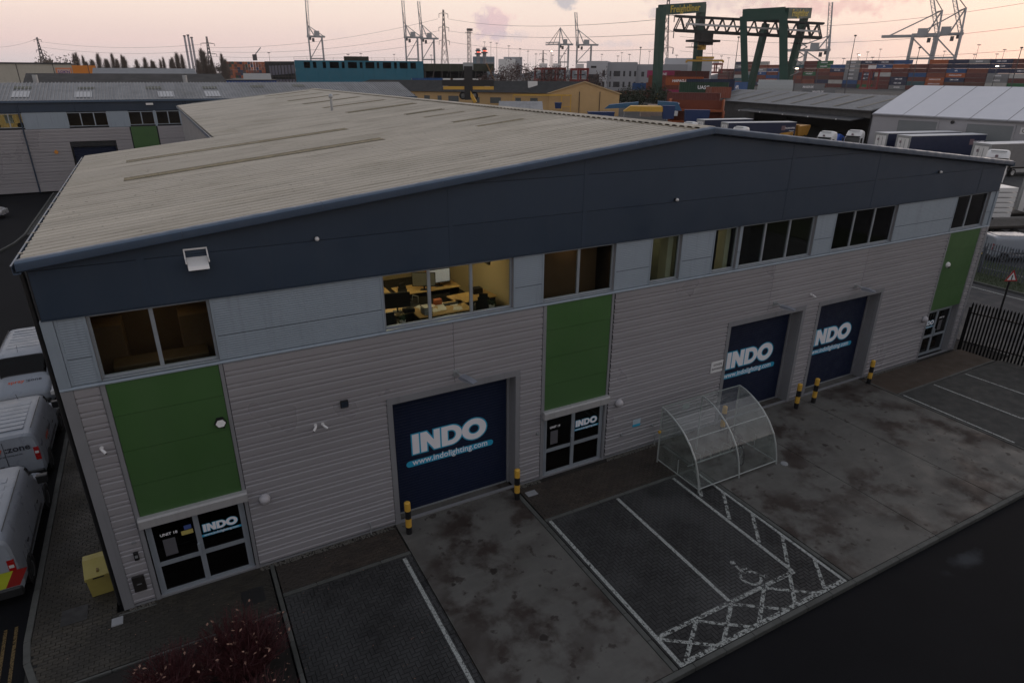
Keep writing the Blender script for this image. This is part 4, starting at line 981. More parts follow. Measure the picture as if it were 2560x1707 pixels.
def wheel(x):
    b = MB(); n = 24; R0, r0_ = .33, .022
    for i in range(n):
        for j in range(6):
            a, c = 2*math.pi*i/n, 2*math.pi*j/6; rr = R0+r0_*math.cos(c); b.v.append((x+rr*math.cos(a), r0_*math.sin(c), .35+rr*math.sin(a)))
    for i in range(n):
        for j in range(6):
            i2, j2 = (i+1) % n, (j+1) % 6; b.f.append((i*6+j, i2*6+j, i2*6+j2, i*6+j2)); b.mi.append(0)
    o = b.build('wheel', M_tyre, BK, smooth=True); s = MB()
    for k in range(14): a = 2*math.pi*k/14; s.cyl((x, 0, .35), (x+.32*math.cos(a), 0, .35+.32*math.sin(a)), .003, n=3)
    s.build('spokes', M_steel, o)
wheel(-.52); wheel(.52)
fr_ = mat('bicycle_frame_paint', (.03, .035, .05), .35, .3)
MB().tube([(-.52, 0, .35), (-.08, 0, .32), (-.22, 0, .82), (-.52, 0, .35)], .016).tube([(-.08, 0, .32), (.33, 0, .78), (-.2, 0, .76)], .018).tube([(.30, 0, .88), (.36, 0, .7), (.52, 0, .35)], .016).build('frame', fr_, BK)
MB().tube([(.28, -.28, .98), (.34, -.1, 1.0), (.30, 0, .9), (.34, .1, 1.0), (.28, .28, .98)], .012).build('handlebar', M_black, BK); MB().prism([(-.36, .86), (-.1, .88), (-.1, .91), (-.36, .93)], 'y', -.06, .06).build('saddle', M_black, BK)
MB().tube([(-.08, -.07, .32), (-.0, -.07, .17), (.0, -.15, .17)], .012).tube([(-.08, .07, .32), (-.16, .07, .47), (-.16, .15, .47)], .012).build('pedals', M_black, BK)
tag(MB().lathe([(0, 0), (.13, 0), (.11, .03), (.0, .04)], (19.32, -3.1, .003), n=12).build('footing_plate', M_slab), 'pale round concrete footing at the front corner of the shelter', 'footing')

# ================================================================== grit bin
GB = thing('grit_bin', 'yellow grit bin with sloping lid at the side of the corner', 'bin', (-.47, 1.05, 0), rad(2))
My = mat('grit_bin_yellow', (.32, .27, .07), .55, 0, .15, 3, grime=.35, gcol=(.12, .09, .03))
def taper(b, x0, x1, y0, y1, z0, z1, i): b.add([(x0+i, y0+i, z0), (x1-i, y0+i, z0), (x1-i, y1-i, z0), (x0+i, y1-i, z0), (x0, y0, z1), (x1, y0, z1), (x1, y1, z1), (x0, y1, z1)], [(0, 3, 2, 1), (4, 5, 6, 7), (0, 1, 5, 4), (1, 2, 6, 5), (2, 3, 7, 6), (3, 0, 4, 7)]); return b
taper(MB(), -.27, .27, -.28, .30, .0, .52, .03).build('tub', My, GB)
MB().prism([(-.31, .53), (-.31, .60), (.10, .86), (.33, .84), (.33, .53)], 'x', -.29, .29).build('lid', My, GB)
MB().box(-.20, .20, -.20, -.17, .0, .0).box(-.02, .02, -.22, -.0, .66, .72).build('lid_rib', mat('grit_bin_label', (.16, .11, .03), .6), GB); MB().box(-.12, .12, -.315, -.31, .55, .585).build('handle', M_black, GB)

# ================================================================== dogwood shrubs (red winter stems with a few pale leaves)
M_stem = mat('red_stem', (.058, .010, .012), .7, 0, .4, 6); M_leaf = mat('pale_dead_leaf', (.30, .17, .12), .7, 0, .4, 9, rnd=.3)
def shrub(x, y, h, spread, n, label):
    t = thing('dogwood_shrub', label, 'shrub', (x, y, -.03)); b = MB(); lf = MB()
    for i in range(n):
        a, rr = R_.uniform(0, 6.28), spread*math.sqrt(R_.random()); tip = Vector((rr*math.cos(a), rr*math.sin(a), h*R_.uniform(.55, 1)*(1-.25*(rr/spread)**2)))
        base = Vector((tip.x*.25+R_.gauss(0, .08), tip.y*.25+R_.gauss(0, .08), 0)); midp = base.lerp(tip, .5)+Vector((R_.gauss(0, .05), R_.gauss(0, .05), .08))
        b.cyl(base, midp, .010, .008, n=3, cap=False); b.cyl(midp, tip, .008, .004, n=3, cap=False)
        for k in range(R_.randint(2, 4)):
            q = midp.lerp(tip, R_.uniform(.0, .8)); e = q+Vector((R_.gauss(0, .12), R_.gauss(0, .12), R_.uniform(.08, .25))); b.cyl(q, e, .005, .002, n=3, cap=False)
            if R_.random() < .03:
                d = Vector((R_.gauss(0, 1), R_.gauss(0, 1), R_.gauss(0, .5))).normalized()*.045; s = d.cross(Vector((0, 0, 1))).normalized()*.024; lf.add([e-d, e+s, e+d+Vector((0, 0, -.01)), e-s], [(0, 1, 2, 3)])
    b.build('twigs', M_stem, t, normals=False); lf.build('leaves', M_leaf, t, normals=False)
shrub(2.35, -3.2, 1.35, 1.05, 520, 'dense red-stemmed shrub with pale leaves beside the bay kerb'); shrub(.95, -3.3, 1.15, .95, 420, 'sparser red-stemmed shrub in the middle of the planting bed'); shrub(2.4, -5.0, 1.2, 1.0, 360, 'red-stemmed shrub at the road side of the planting bed')
lit = MB()
for _ in range(140):
    x, y = R_.uniform(1.5, 3.25), R_.uniform(-4.5, -1.95); a = R_.uniform(0, 6); s = R_.uniform(.015, .035); lit.add([(x-s*math.cos(a), y-s*math.sin(a), -.02), (x+s*.5*math.sin(a), y-s*.5*math.cos(a), -.01), (x+s*math.cos(a), y+s*math.sin(a), -.02), (x-s*.5*math.sin(a), y+s*.5*math.cos(a), -.012)], [(0, 1, 2, 3)])
for _ in range(110):
    x, y = R_.uniform(-1.5, 6.5), R_.uniform(-5.5, -.3); a = R_.uniform(0, 6); s = R_.uniform(.01, .022); z = .006; lit.add([(x-s*math.cos(a), y-s*math.sin(a), z), (x+s*.5*math.sin(a), y-s*.5*math.cos(a), z+.008), (x+s*math.cos(a), y+s*math.sin(a), z), (x-s*.5*math.sin(a), y+s*.5*math.cos(a), z+.006)], [(0, 1, 2, 3)])
tag(lit.build('leaf_litter', M_leaf, normals=False), 'pale fallen leaves scattered on bed and paving', 'leaf litter', kind='stuff')
# ================================================================== vans
M_van = mat('white_van_paint', (.29, .32, .36), .35, 0, .08, 1.5, grime=.35, gcol=(.22, .22, .21)); M_vand = mat('van_trim', (.02, .021, .022), .5); M_red = mat('red_lens', (.35, .01, .01), .25); M_amb = mat('clear_lens', (.6, .6, .58), .2)
M_fluo = mat('fluorescent_yellow', (.45, .50, .03), .5); M_chred = mat('chevron_red', (.28, .015, .012), .5); M_org = mat('orange_print', (.55, .08, .02), .5)
def ring(x, hw, zb, zt, tum, n=24, e=8.0):
    out = []
    for k in range(n):
        t = 2*math.pi*(k+.5)/n; c, s = math.cos(t), math.sin(t)
        y = math.copysign(abs(c)**(2/e), c)*hw; z = (zb+zt)/2+math.copysign(abs(s)**(2/e), s)*(zt-zb)/2
        belt = zb+(zt-zb)*.45
        if z > belt: y *= 1-tum*(z-belt)/max(.01, zt-belt)
        out.append(Vector((x, y, z)))
    return out
def loft(mb, rings_):
    n = len(rings_[0]); vs = [p for r in rings_ for p in r]; fs = []
    for j in range(len(rings_)-1):
        for k in range(n): a, b = j*n+k, j*n+(k+1) % n; fs.append((a, b, b+n, a+n))
    fs += [tuple(range(n)), tuple(range(len(vs)-1, len(vs)-n-1, -1))]
    return mb.add(vs, fs)
def patch(mb, rings_, j0, j1, k0, k1, off=.012, trim=(.08, .08)):
    """a panel that follows the body between stations j0..j1 and ring points k0..k1, a little proud"""
    n = len(rings_[0]); rows = []
    J = list(range(j0, j1+1))
    for j in J:
        cc = sum(rings_[j], Vector())/n; row = []
        for k in range(k0, k1+1):
            p = rings_[j][k % n]
            if j == j0: p = p.lerp(rings_[j+1][k % n], trim[0])
            if j == j1: p = p.lerp(rings_[j-1][k % n], trim[1])
            d = (p-cc); d.normalize(); row.append(p+d*off)
        rows.append(row)
    w_ = k1-k0+1; vs = [p for r in rows for p in r]; fs = [(a*w_+b, a*w_+b+1, (a+1)*w_+b+1, (a+1)*w_+b) for a in range(len(rows)-1) for b in range(w_-1)]
    return mb.add(vs, fs)
def wheel_parts(t, x, y, r, w_=.2):
    s = 1 if y > 0 else -1
    W = MB().lathe([(r*.62, -w_/2), (r*.95, -w_/2), (r, -w_*.3), (r, w_*.3), (r*.95, w_/2), (r*.62, w_/2)], (x, y, r), 'y', 20).build('wheel', M_tyre, t, smooth=True)
    MB().lathe([(0, s*w_*.28), (r*.3, s*w_*.36), (r*.62, s*w_*.44), (r*.64, s*w_*.2)], (x, y, r), 'y', 16).build('rim', M_steel, W, smooth=True)
def van(label, loc, rz, L=4.6, H=1.9, hw=.93, tall=0., text=None, chevron=False, group=None):
    """local +x is forward; rear bumper at x=0"""
    t = thing('van', label, 'van', loc, rz, group)
    hd = .98+tall*.3
    st = [(0.0, hw*.93, .34, H-.10, .07), (.06, hw, .30, H-.03, .09), (.5, hw, .28, H, .09), (L*.45, hw, .26, H+.02, .09), (L-1.75, hw, .26, H, .10), (L-1.42, hw, .26, H-.08, .13), (L-.92, hw, .26, hd+.16, .22), (L-.75, hw, .26, hd+.06, .08), (L-.2, hw*.95, .26, hd-.12, .07), (L-.05, hw*.86, .28, hd-.25, .05), (L, hw*.74, .34, hd-.36, .04)]
    rg = [ring(*s) for s in st]
    body = loft(MB(), rg).build('body', M_van, t, smooth=True)
    n = 24
    ws = patch(MB(), rg, 5, 6, 2, 9, .012, (.0, .06)).build('windscreen', M_vand, t, smooth=True)
    patch(MB(), rg, 5, 6, 2, 9, .016, (.04, .10)).build('glass', M_carglass, ws, smooth=True)
    for (k0, k1) in ((0, 2), (9, 11)): patch(MB(), rg, 4, 6, k0, k1, .008, (.15, .35)).build('side_window', mat('van_side_glass', (.01, .012, .014), .12), t, smooth=True)
    for s in (-1, 1):
        wheel_parts(t, .85, s*(hw-.08), .33); wheel_parts(t, L-.82, s*(hw-.08), .33)
        for x in (.85, L-.82): MB().lathe([(.0, 0), (.40, 0), (.40, .02)], (x, s*(hw+.004), .35), 'y', 20).build('wheel_arch', M_vand, t)
        MB().bbox(L-1.38, L-1.2, s*(hw+.02), s*(hw+.24), 1.12, 1.36, .02).build('mirror', M_van if s > 0 else M_vand, t)
        MB().box(-.012, .05, s*(hw-.20), s*(hw-.06), .85, 1.30).build('tail_lamp', M_red, t); MB().box(-.016, -.010, s*(hw-.18), s*(hw-.08), 1.08, 1.16).build('reverse_lamp', M_amb, t)
        MB().prism([(L-.42, .66), (L-.08, .55), (L-.1, .70), (L-.45, .84)], 'y', s*(hw-.17), s*(hw-.005)).build('headlamp', M_amb, t)
        MB().box(.9, L-1.7, s*(hw+.004), s*(hw+.018), .62, .70).build('rub_strip', M_vand, t)
    MB().bbox(-.06, .14, -hw*.93, hw*.93, .28, .52, .03).build('rear_bumper', M_vand, t); MB().bbox(L-.16, L+.05, -hw*.85, hw*.85, .30, .50, .04).build('front_bumper', M_vand, t)
    MB().box(L-.02, L+.022, -.45, .45, .52, .62).build('grille', M_vand, t); MB().cyl((L+.02, 0, .58), (L+.034, 0, .58), .06, n=14).build('badge', M_steel, t)
    MB().box(-.014, .0, -.006, .006, .55, H-.2).build('door_seam', M_vand, t); MB().box(-.03, -.004, .1, .42, .78, .83).build('door_handle', M_vand, t)
    for s in (-1, 1):
        for x in (.62, 1.75, L-2.25, L-1.05): MB().box(x-.006, x+.006, s*(hw+.001), s*(hw+.004), .42, 1.05).build('door_seam', M_vand, t)
        MB().box(1.2, 1.36, s*(hw+.003), s*(hw+.022), .92, .96).box(L-2.1, L-1.95, s*(hw+.003), s*(hw+.022), .92, .96).build('door_handle', M_vand, t)
        MB().bar((.3, s*(hw-.17), H+.012), (L-1.9, s*(hw-.17), H+.012), .02, .015).build('roof_gutter', M_vand, t)
    rb = MB()
    for k in range(7): rb.box(.35+k*(L-2.4)/7, .35+k*(L-2.4)/7+.22, -.55, .55, H+.004, H+.022)
    rb.build('roof_ribs', M_van, t)
    MB().bar((L-1.7, -.12, H), (L-1.82, -.12, H+.22), .012).build('aerial', M_black, t)
    if text:
        sz = .30; grey = mat('dark_grey_print', (.03, .03, .04), .5)
        for (wd, m, off) in ((('spray'), M_org, 0), ((':zone'), grey, .78)):
            me = curve_mesh('lettering', m, text=wd, size=sz, offset=.006, depth=.002)
            if 'rear' in text: lettering('lettering', me, t, (-.018, .70-off*.92, 1.28), (0, -1, 0), (0, 0, 1))
            if 'hood' in text: lettering('lettering', scaled(me, .8, .8), t, (L-.62, -.55+off*.72+.05, hd+.02), (0, 1, 0), Vector((-.87, 0, .28)).normalized())
            for s in ((-1,) if 'side' in text else ()): lettering('lettering', scaled(me, .8, .8), t, (.9+off*.7, s*(hw+.012), 1.05), (1, 0, 0), (0, 0, 1))
        me = curve_mesh('lettering', grey, text='www.spray-zone.co.uk', size=.09, depth=.002)
        if 'rear' in text: lettering('lettering', me, t, (-.018, .40, 1.14), (0, -1, 0), (0, 0, 1))
    if chevron:
        for k in range(6):
            z0 = .55+.0; y0 = -hw*.9+k*hw*.3
            MB().add([(-.02, y0, .55), (-.02, y0+hw*.3, .55), (-.02, y0+hw*.3-.25, 1.0), (-.02, y0-.25, 1.0)], [(0, 1, 2, 3)]).build('chevron', M_fluo if k % 2 else M_chred, t)
    else: MB().box(-.075, -.06, -.26, .26, .36, .47).build('number_plate', mat('yellow_plate', (.5, .36, .06), .5), t)
    return t
van('white van facing the forecourt with a printed bonnet, farthest of the three', (-3.42, 17.85, -.12), rad(-90), 4.85, 1.93, .95, .2, text='hood')
van('white van with printed rear doors, parked between two other white vans', (-3.10, 7.35, -.12), rad(90), 4.5, 1.84, .92, 0, text='rear side')
van('white van with red and yellow chevrons on its rear at the kerb', (-3.02, 1.55, -.12), rad(90), 5.1, 1.95, .95, .1, chevron=True)
sheet_obj('road_reflector', [(-2.13, 2.3), (-2.05, 2.33), (-2.05, 2.37), (-2.13, 2.35)], -.112, M_white2, 'small white scrap lying on the road by the kerb', 'scrap')
van('white small van parked behind the grey palisade fence', (53.5, 8.7, -.12), rad(-28), 4.4, 1.82, .9)

# ================================================================== fences on the right
def palisade(name, p, q, h, m, label, step=.135, pw=.075):
    t = thing(name, label, 'fence', (p[0], p[1], -.12), math.atan2(q[1]-p[1], q[0]-p[0])); L = math.hypot(q[0]-p[0], q[1]-p[1])
    me = MB().add([(-pw/2, -.012, 0), (-pw/4, .012, 0), (pw/4, .012, 0), (pw/2, -.012, 0), (-pw/2, -.012, h-.12), (-pw/4, .012, h-.1), (pw/4, .012, h-.1), (pw/2, -.012, h-.12), (0, 0, h)], [(0, 1, 5, 4), (1, 2, 6, 5), (2, 3, 7, 6), (4, 5, 8), (5, 6, 8), (6, 7, 8)]).mesh('pale', m)
    k = 0; x = .1
    while x < L-.05: put('pale', me, t, (x, -.045, .05)); x += step
    for z in (h*.22, h*.8): MB().box(0, L, -.02, .03, z-.025, z+.025).build('rail', m, t)
    x = .0
    while x <= L+.01: MB().box(x-.04, x+.04, .035, .11, -.3, h-.25).build('post', m, t); x += 2.75
M_blackpaint = mat('black_fence_paint', (.005, .005, .006), .6, 0, .2, 4, spec=.2); M_galv = mat('galvanised_fence', (.16, .18, .21), .5, .4, .2, 4)
palisade('palisade_fence', (34.72, -.12), (36.6, -8.6), 2.45, M_blackpaint, 'black steel palisade fence closing the forecourt beside unit 20')
palisade('palisade_fence', (49.6, 26), (49.2, -9.5), 2.1, M_galv, 'grey galvanised palisade fence along the grass verge', .165)
structure(MB().box(36.2, 46.9, -40, 60, -.3, -.10), 'side_road', mat('worn_asphalt', (.028, .030, .034), .8, 0, .25, .8)); structure(MB().box(46.95, 53, -40, 60, -.3, -.03), 'grass_verge', M_grass); stones('verge_kerb', [(46.9, -12), (46.9, 14)], .12, .02); line('road_edge_line', (45.9, -20), (45.9, 40), .12, M_line, -.094)
gr = MB()
for _ in range(9000):
    x, y = R_.uniform(47.05, 52.8), R_.uniform(-3, 16); a = R_.uniform(0, 6.28); h = R_.uniform(.05, .14); gr.add([(x, y, -.03), (x+.02*math.cos(a), y+.02*math.sin(a), -.03), (x+R_.gauss(0, .03), y+R_.gauss(0, .03), h)], [(0, 1, 2)])
tag(gr.build('grass', mat('grass_blade', (.025, .045, .012), .8, 0, .4, 3), normals=False), 'short rough grass on the verge before the grey fence', 'grass', kind='stuff')
structure(MB().box(53, 100, -30, 95, -.3, -.10), 'lorry_yard', mat('yard_concrete', (.045, .046, .048), .85, 0, .35, .5))
t = thing('warning_sign', 'red-bordered triangular warning sign on a dark pole beyond the black fence', 'sign', (41.6, 1.55, -.12), rad(-25))
MB().cyl((0, 0, 0), (0, 0, 2.5), .05, n=8).build('pole', M_black, t)
tri = lambda r, z: [(r*math.cos(rad(90+120*k)), z+r*math.sin(rad(90+120*k))) for k in range(3)]
sp_ = MB().prism(tri(.42, 2.25), 'y', -.075, -.06).build('plate', mat('sign_red', (.35, .02, .02), .5), t); MB().prism(tri(.28, 2.25), 'y', -.079, -.075).build('face', M_white2, sp_); MB().box(-.03, .03, -.082, -.079, 2.12, 2.38).build('symbol', M_black, sp_)
# ================================================================== neighbouring row behind (same trading estate)
RY = 70.5
RW = thing('warehouse', 'second warehouse of the estate behind, pale grey with streaked ribbed roof and one green panel', 'warehouse', (0, RY, 0))
M_roof2 = mat('weathered_grey_roof', (.24, .245, .25), .6, 0, .2, .6, rnd=.1, grime=.45, gcol=(.12, .12, .11), sc=(3, .6, 1))
RA, RB = -42, 34
w2 = MB(); wins2 = [(-12.3, -8.75), (-4.88, -1.23), (.80, 3.25), (3.48, 5.85)]
hs = [(a, b, 6.58, 7.97) for a, b in wins2]+[(-5.1, -1.0, 0, 4.5)]; xs = sorted({RA, RB}|{h[0] for h in hs}|{h[1] for h in hs})
for a, b in zip(xs, xs[1:]):
    z = 0
    for (h0, h1) in sorted([(h[2], h[3]) for h in hs if h[0] <= a+1e-6 and h[1] >= b-1e-6])+[(9.0, 9.0)]:
        if h0-z > .01: w2.box(a, b, .05, .25, z, h0)
        z = max(z, h1)
W2 = w2.build('front_wall', M_dark, RW)
MB().box(RA, RB, 5, 5.2, 0, 9).box(RA, RA+.2, .25, 14, 0, 9).box(RB-.2, RB, .25, 14, 0, 9).build('rear_wall', SIDE, RW)
for z0 in [.05, 1.05, 2.05, 3.05, 4.05, 5.05]:
    z1 = z0+.99 if z0 < 5 else 6.4
    for a, b in cut_spans(RA, RB, z0, z1, [(-5.2, -.9, 0, 4.45), (.65, 3.4, 2, 9)]):
        MB().sheet(rib_profile(z0, z1), lambda y, z, e: ((a, b)[e], y, z)).build('cladding_sheet', M_clad, W2)
for a, b in cut_spans(RA, RB, 6.45, 8.0, [(p, q, 6, 9) for p, q in wins2]): MB().box(a, b, -.03, .04, 6.42, 8.04).build('band_panel', M_band, W2)
for k in range(8): a = RA+k*9.5; MB().box(a+.01, a+9.49, -.07, .04, 8.06, 9.1).build('fascia_panel', M_navy, W2)
for (a, b) in wins2:
    n = 3 if b-a > 3 else 2
    F_ = MB().box(a, b, .0, .06, 6.58, 6.64).box(a, b, .0, .06, 7.91, 7.97).build('window', M_alu, RW)
    for k in range(n+1): x = a+(b-a)*k/n; MB().box(x-.05, x+.05, -.01, .07, 6.64, 7.91).build('mullion', M_alu, F_)
    for k in range(n): MB().box(a+(b-a)*k/n+.04, a+(b-a)*(k+1)/n-.04, .03, .036, 6.62, 7.93).build('pane', M_glass, F_)
    MB().box(a-.3, b+.3, 3.2, 3.3, 5.6, 8.2).box(a-.3, b+.3, .26, 3.2, 5.55, 5.6).build('room', M_brown if a > -8 else M_cream, RW)
tag(MB().box(-10.4, -9.7, 1.0, 1.05, 7.0, 7.8).build('wall_board', M_paper, loc=(0, RY, 0)), 'white board in the lit first-floor window of the warehouse behind', 'board')
tag(MB().bbox(-12.2, -11.0, .8, 1.6, 5.6, 7.2, .02).build('filing_cabinet', M_brown, loc=(0, RY, 0)), 'brown cabinet in the lit window of the warehouse behind', 'cabinet'); tag(MB().bbox(-9.4, -8.9, .5, 1.2, 5.6, 7.0, .02).build('filing_cabinet', M_black, loc=(0, RY, 0)), 'black cabinet in the lit window of the warehouse behind', 'cabinet')
t = thing('ceiling_light', 'glowing ceiling light in the warehouse behind', 'ceiling light', (-10.5, RY+1.6, 8.1)); MB().box(-.8, .8, -.6, .6, 0, .05).build('diffuser', emit('lamp_3', (1, .78, .45), 3), t); MB().box(-.82, .82, -.62, .62, .051, .08).build('housing', M_white2, t)
G2 = MB().box(.74, 3.3, -.02, .04, 2.4, 6.42).build('panel_backing', M_dark, RW)
for z0, z1 in ((2.4, 3.4), (3.41, 4.4), (4.41, 5.4), (5.41, 6.40)): MB().box(.76, 3.27, -.05, -.021, z0, z1).build('green_panel', M_green, G2)
MB().box(-15.4, -13, -.05, .04, 2.4, 6.42).build('green_panel', M_green, G2); MB().box(-15.4, -13, -.06, .04, .0, 2.35).build('entrance_door', M_black, RW)
pr_ = []; z = .05
while z < 4.4: pr_ += [(.3, z), (.28, z+.03), (.28, z+.16), (.3, z+.19)]; z += .2
MB().sheet(pr_, lambda y, z, e: ((-5.05, -1.05)[e], y, z)).build('roller_shutter', M_shut, RW)
for x in (-8.95, 6.2, 6.7): MB().cyl((x, -.12, 0), (x, -.12, 9.0), .07, n=8).build('downpipe', M_navy, RW)
R2 = MB().prism([(-.25, 9.10), (6.5, 10.78), (13.2, 9.10), (13.2, 9.0), (-.25, 9.0)], 'x', RA-.2, RB+.2).build('roof', M_dark, RW)
MB().prism([(-.30, 9.0), (-.30, 9.2), (-.12, 9.2), (-.12, 9.0)], 'x', RA-.2, RB+.2).build('gutter', M_trim, R2)
sl2 = math.atan2(1.68, 6.75); L2 = 6.9
pr_ = []
for k in range(3): pr_ += [(k/3, 0), (k/3+.20, 0), (k/3+.23, .09), (k/3+.30, .09)]
pr_.append((1, 0))
mr = MB().sheet(pr_, lambda x, h, e: (x, (0, L2)[e], h)).mesh('roof_sheet', M_roof2)
for k in range(RB-RA): o = put('roof_sheet', mr, R2, (RA+k, -.2, 9.14)); o.rotation_euler = (sl2, 0, 0)
def on_r2(px, py):
    v = Fv*FPX+Rv*(px-PW/2)-Uv*(py-PH/2); s = math.tan(sl2); k = (9.2+s*(CAM.y-(RY-.2))-CAM.z)/(v.z-s*v.y); return CAM+v*k
M_pale = mat('pale_rooflight', (.42, .43, .44), .5, 0, .1, 2); M_mossr = mat('mossy_old_rooflight', (.11, .115, .085), .7, 0, .3, 2)
for (p0, p1, m) in [((25, 244), (42, 229), M_pale), ((186, 244), (212, 230), M_pale), ((397, 243), (420, 229), M_pale), ((515, 242), (535, 228), M_pale), ((32, 223), (57, 217), M_mossr), ((195, 223), (218, 218), M_mossr), ((366, 223), (388, 217), M_mossr), ((505, 222), (527, 217), M_mossr), ((628, 219), (648, 214), M_mossr), ((732, 217), (752, 212), M_mossr)]:
    a, b = on_r2(*p0), on_r2(*p1); x0, x1 = a.x, max(b.x, a.x+1)
    o = MB().add([(x0, a.y-RY, a.z+.02), (x0+1.6, a.y-RY, a.z+.02), (x0+1.6, b.y-RY, b.z+.02), (x0, b.y-RY, b.z+.02)], [(0, 1, 2, 3)]).build('rooflight', m, R2)
t = thing('alarm_box', 'orange alarm box on the wall of the warehouse behind', 'alarm', (-6.6, RY-.06, 4.1)); MB().prism([(-.2, 0), (0, .22), (.2, 0), (.12, -.2), (-.12, -.2)], 'y', -.1, 0).build('cover', mat('orange_plastic', (.6, .25, .04), .5), t)
t = thing('floodlight', 'white floodlight on the fascia of the warehouse behind', 'floodlight', (3.05, RY-.07, 8.75)); MB().box(-.35, .35, -.4, -.1, -.12, .08).build('housing', M_white, t); MB().box(-.05, .05, -.1, 0, -.05, .05).build('bracket', M_white2, t)
def car(label, loc, rz, m):
    t = thing('car', label, 'car', loc, rz)
    st = [(0, .78, .35, .85, .05), (.12, .84, .25, .98, .06), (.5, .87, .22, 1.15, .12), (1.0, .87, .2, 1.42, .22), (1.7, .87, .2, 1.46, .24), (2.4, .87, .2, 1.40, .24), (3.0, .87, .2, 1.0, .1), (3.8, .83, .22, .82, .06), (4.15, .7, .3, .68, .05)]
    rg = [ring(*s) for s in st]; loft(MB(), rg).build('body', m, t, smooth=True); patch(MB(), rg, 5, 6, 2, 9, .012, (.1, .1)).build('windscreen', mat('van_side_glass', (.01, .012, .014), .12), t, smooth=True); patch(MB(), rg, 2, 3, 2, 9, .012, (.1, .1)).build('rear_window', MATS['van_side_glass'], t, smooth=True)
    for k0, k1 in ((0, 2), (9, 11)): patch(MB(), rg, 3, 5, k0, k1, .008).build('side_window', MATS['van_side_glass'], t, smooth=True)
    for s in (-1, 1):
        wheel_parts(t, .75, s*.80, .31); wheel_parts(t, 3.3, s*.80, .31); MB().box(4.0, 4.12, s*.45, s*.68, .58, .70).build('headlamp', M_amb, t); MB().box(-.01, .05, s*.5, s*.74, .72, .88).build('tail_lamp', M_red, t)
    return t
stones('estate_kerb', [(-12.5, 38.5), (-10, 40.6), (-8.6, 42.6), (-8.0, 45), (-7.7, 48), (-7.7, 69.8)], .14, .02)
structure(MB().box(-7.6, 4.9, 48, 70.4, -.2, -.06), 'estate_yard', M_tar)
car('silver car parked before the warehouse behind', (-14.2, 58.2, -.12), rad(-12), mat('silver_paint', (.36, .37, .39), .3, .5, .05, 2))

# ================================================================== trees
M_twig = mat('bare_twig', (.17, .14, .12), .9, 0, .3, 2); M_ever = mat('dark_evergreen', (.020, .030, .012), .8, 0, .5, 2)
def poplar_mesh(seed, h, w_):
    q = random.Random(seed); b = MB(); b.cyl((0, 0, 0), (0, 0, h*.8), .28, .05, n=5)
    tw = MB()
    for i in range(800):
        f = q.random()**.85; z = h*(.05+.90*f); a = q.uniform(0, 6.28); r = w_*(1-f)**.75*min(1, .35+f*3)*q.uniform(.45, 1)+.15
        z2 = min(h*q.uniform(.93, 1), z+r*q.uniform(1.8, 3.4)); p = Vector((q.gauss(0, .12), q.gauss(0, .12), z)); e = Vector((r*math.cos(a), r*math.sin(a), z2)); s = Vector((-math.sin(a), math.cos(a), 0))*.032
        tw.add([p-s, p+s, e+s, e-s], [(0, 1, 2, 3)])
        for _ in range(2):
            g_ = p.lerp(e, q.uniform(.3, 1)); e2 = g_+Vector((q.gauss(0, .35), q.gauss(0, .35), q.uniform(.4, 1.3))); tw.add([g_-s*.8, g_+s*.8, e2+s*.5, e2-s*.5], [(0, 1, 2, 3)])
    return b.mesh('trunk', M_twig), tw.mesh('crown', M_twig, normals=False)
PM = [poplar_mesh(k, 22, 3.6) for k in range(3)]
for i, (zx, zy) in enumerate([(525, 350), (548, 366), (592, 356), (612, 372), (650, 352), (668, 380), (708, 370), (756, 362), (772, 380), (812, 366), (838, 362), (880, 356), (900, 392), (985, 370), (1048, 370), (1095, 364), (1112, 400), (1160, 362), (1185, 366), (1236, 366), (1256, 392), (1292, 380), (1330, 390), (1438, 366), (1472, 352), (1490, 360), (1540, 376), (1620, 374), (1645, 392)]):
    px, py = zx/2.94, zy/2.94; d = 300+R_.uniform(-8, 8); top = at(px, py, d); h = top.z
    t = thing('poplar_tree', 'bare upright poplar in the row behind the storage building', 'tree', (top.x, top.y, 0), R_.uniform(0, 6), 'row of bare poplars'); s = h/23.5*R_.uniform(.85, 1.06); w_ = R_.uniform(.75, 1.5); t.scale = (s*w_, s*w_, s)
    a, b = PM[i % 3]; put('trunk', a, t); put('crown', b, t)
def round_tree(name, label, loc, h, r, m, n=1400, group=None, leaf=.28):
    t = thing(name, label, 'tree', loc, 0, group); b = MB().cyl((0, 0, 0), (0, 0, h*.45), h*.02+.04, h*.012, n=6); tw = MB()
    for k in range(7): a = k*.9; b.cyl((0, 0, h*.3), (r*.6*math.cos(a), r*.6*math.sin(a), h*.7), h*.01, .02, n=4)
    cl = [(Vector((R_.gauss(0, r*.42), R_.gauss(0, r*.42), h*R_.uniform(.4, .88))), r*R_.uniform(.25, .5)) for _ in range(16)]
    for i in range(n):
        c, rr = cl[i % 16]; p = c+Vector((R_.gauss(0, .5), R_.gauss(0, .5), R_.gauss(0, .45)))*rr; a = Vector((R_.gauss(0, 1), R_.gauss(0, 1), R_.gauss(0, 1))).normalized()*leaf; q = a.cross(Vector((R_.gauss(0, 1), R_.gauss(0, 1), 1))).normalized()*leaf*.4; tw.add([p-a, p+q, p+a, p-q], [(0, 1, 2, 3)])
    b.build('trunk', M_twig, t); tw.build('crown', m, t, normals=False)
p = at(140, 155, 290); round_tree('broad_tree', 'broad bare tree at the end of the poplar row', (p.x, p.y, 0), 17, 7, M_twig, 2200, leaf=.5)
p = at(520, 160, 330); round_tree('broad_tree', 'dark broad tree under the pylon at the end of the poplar row', (p.x, p.y, 0), 17, 6, M_twig, 1800, leaf=.5)
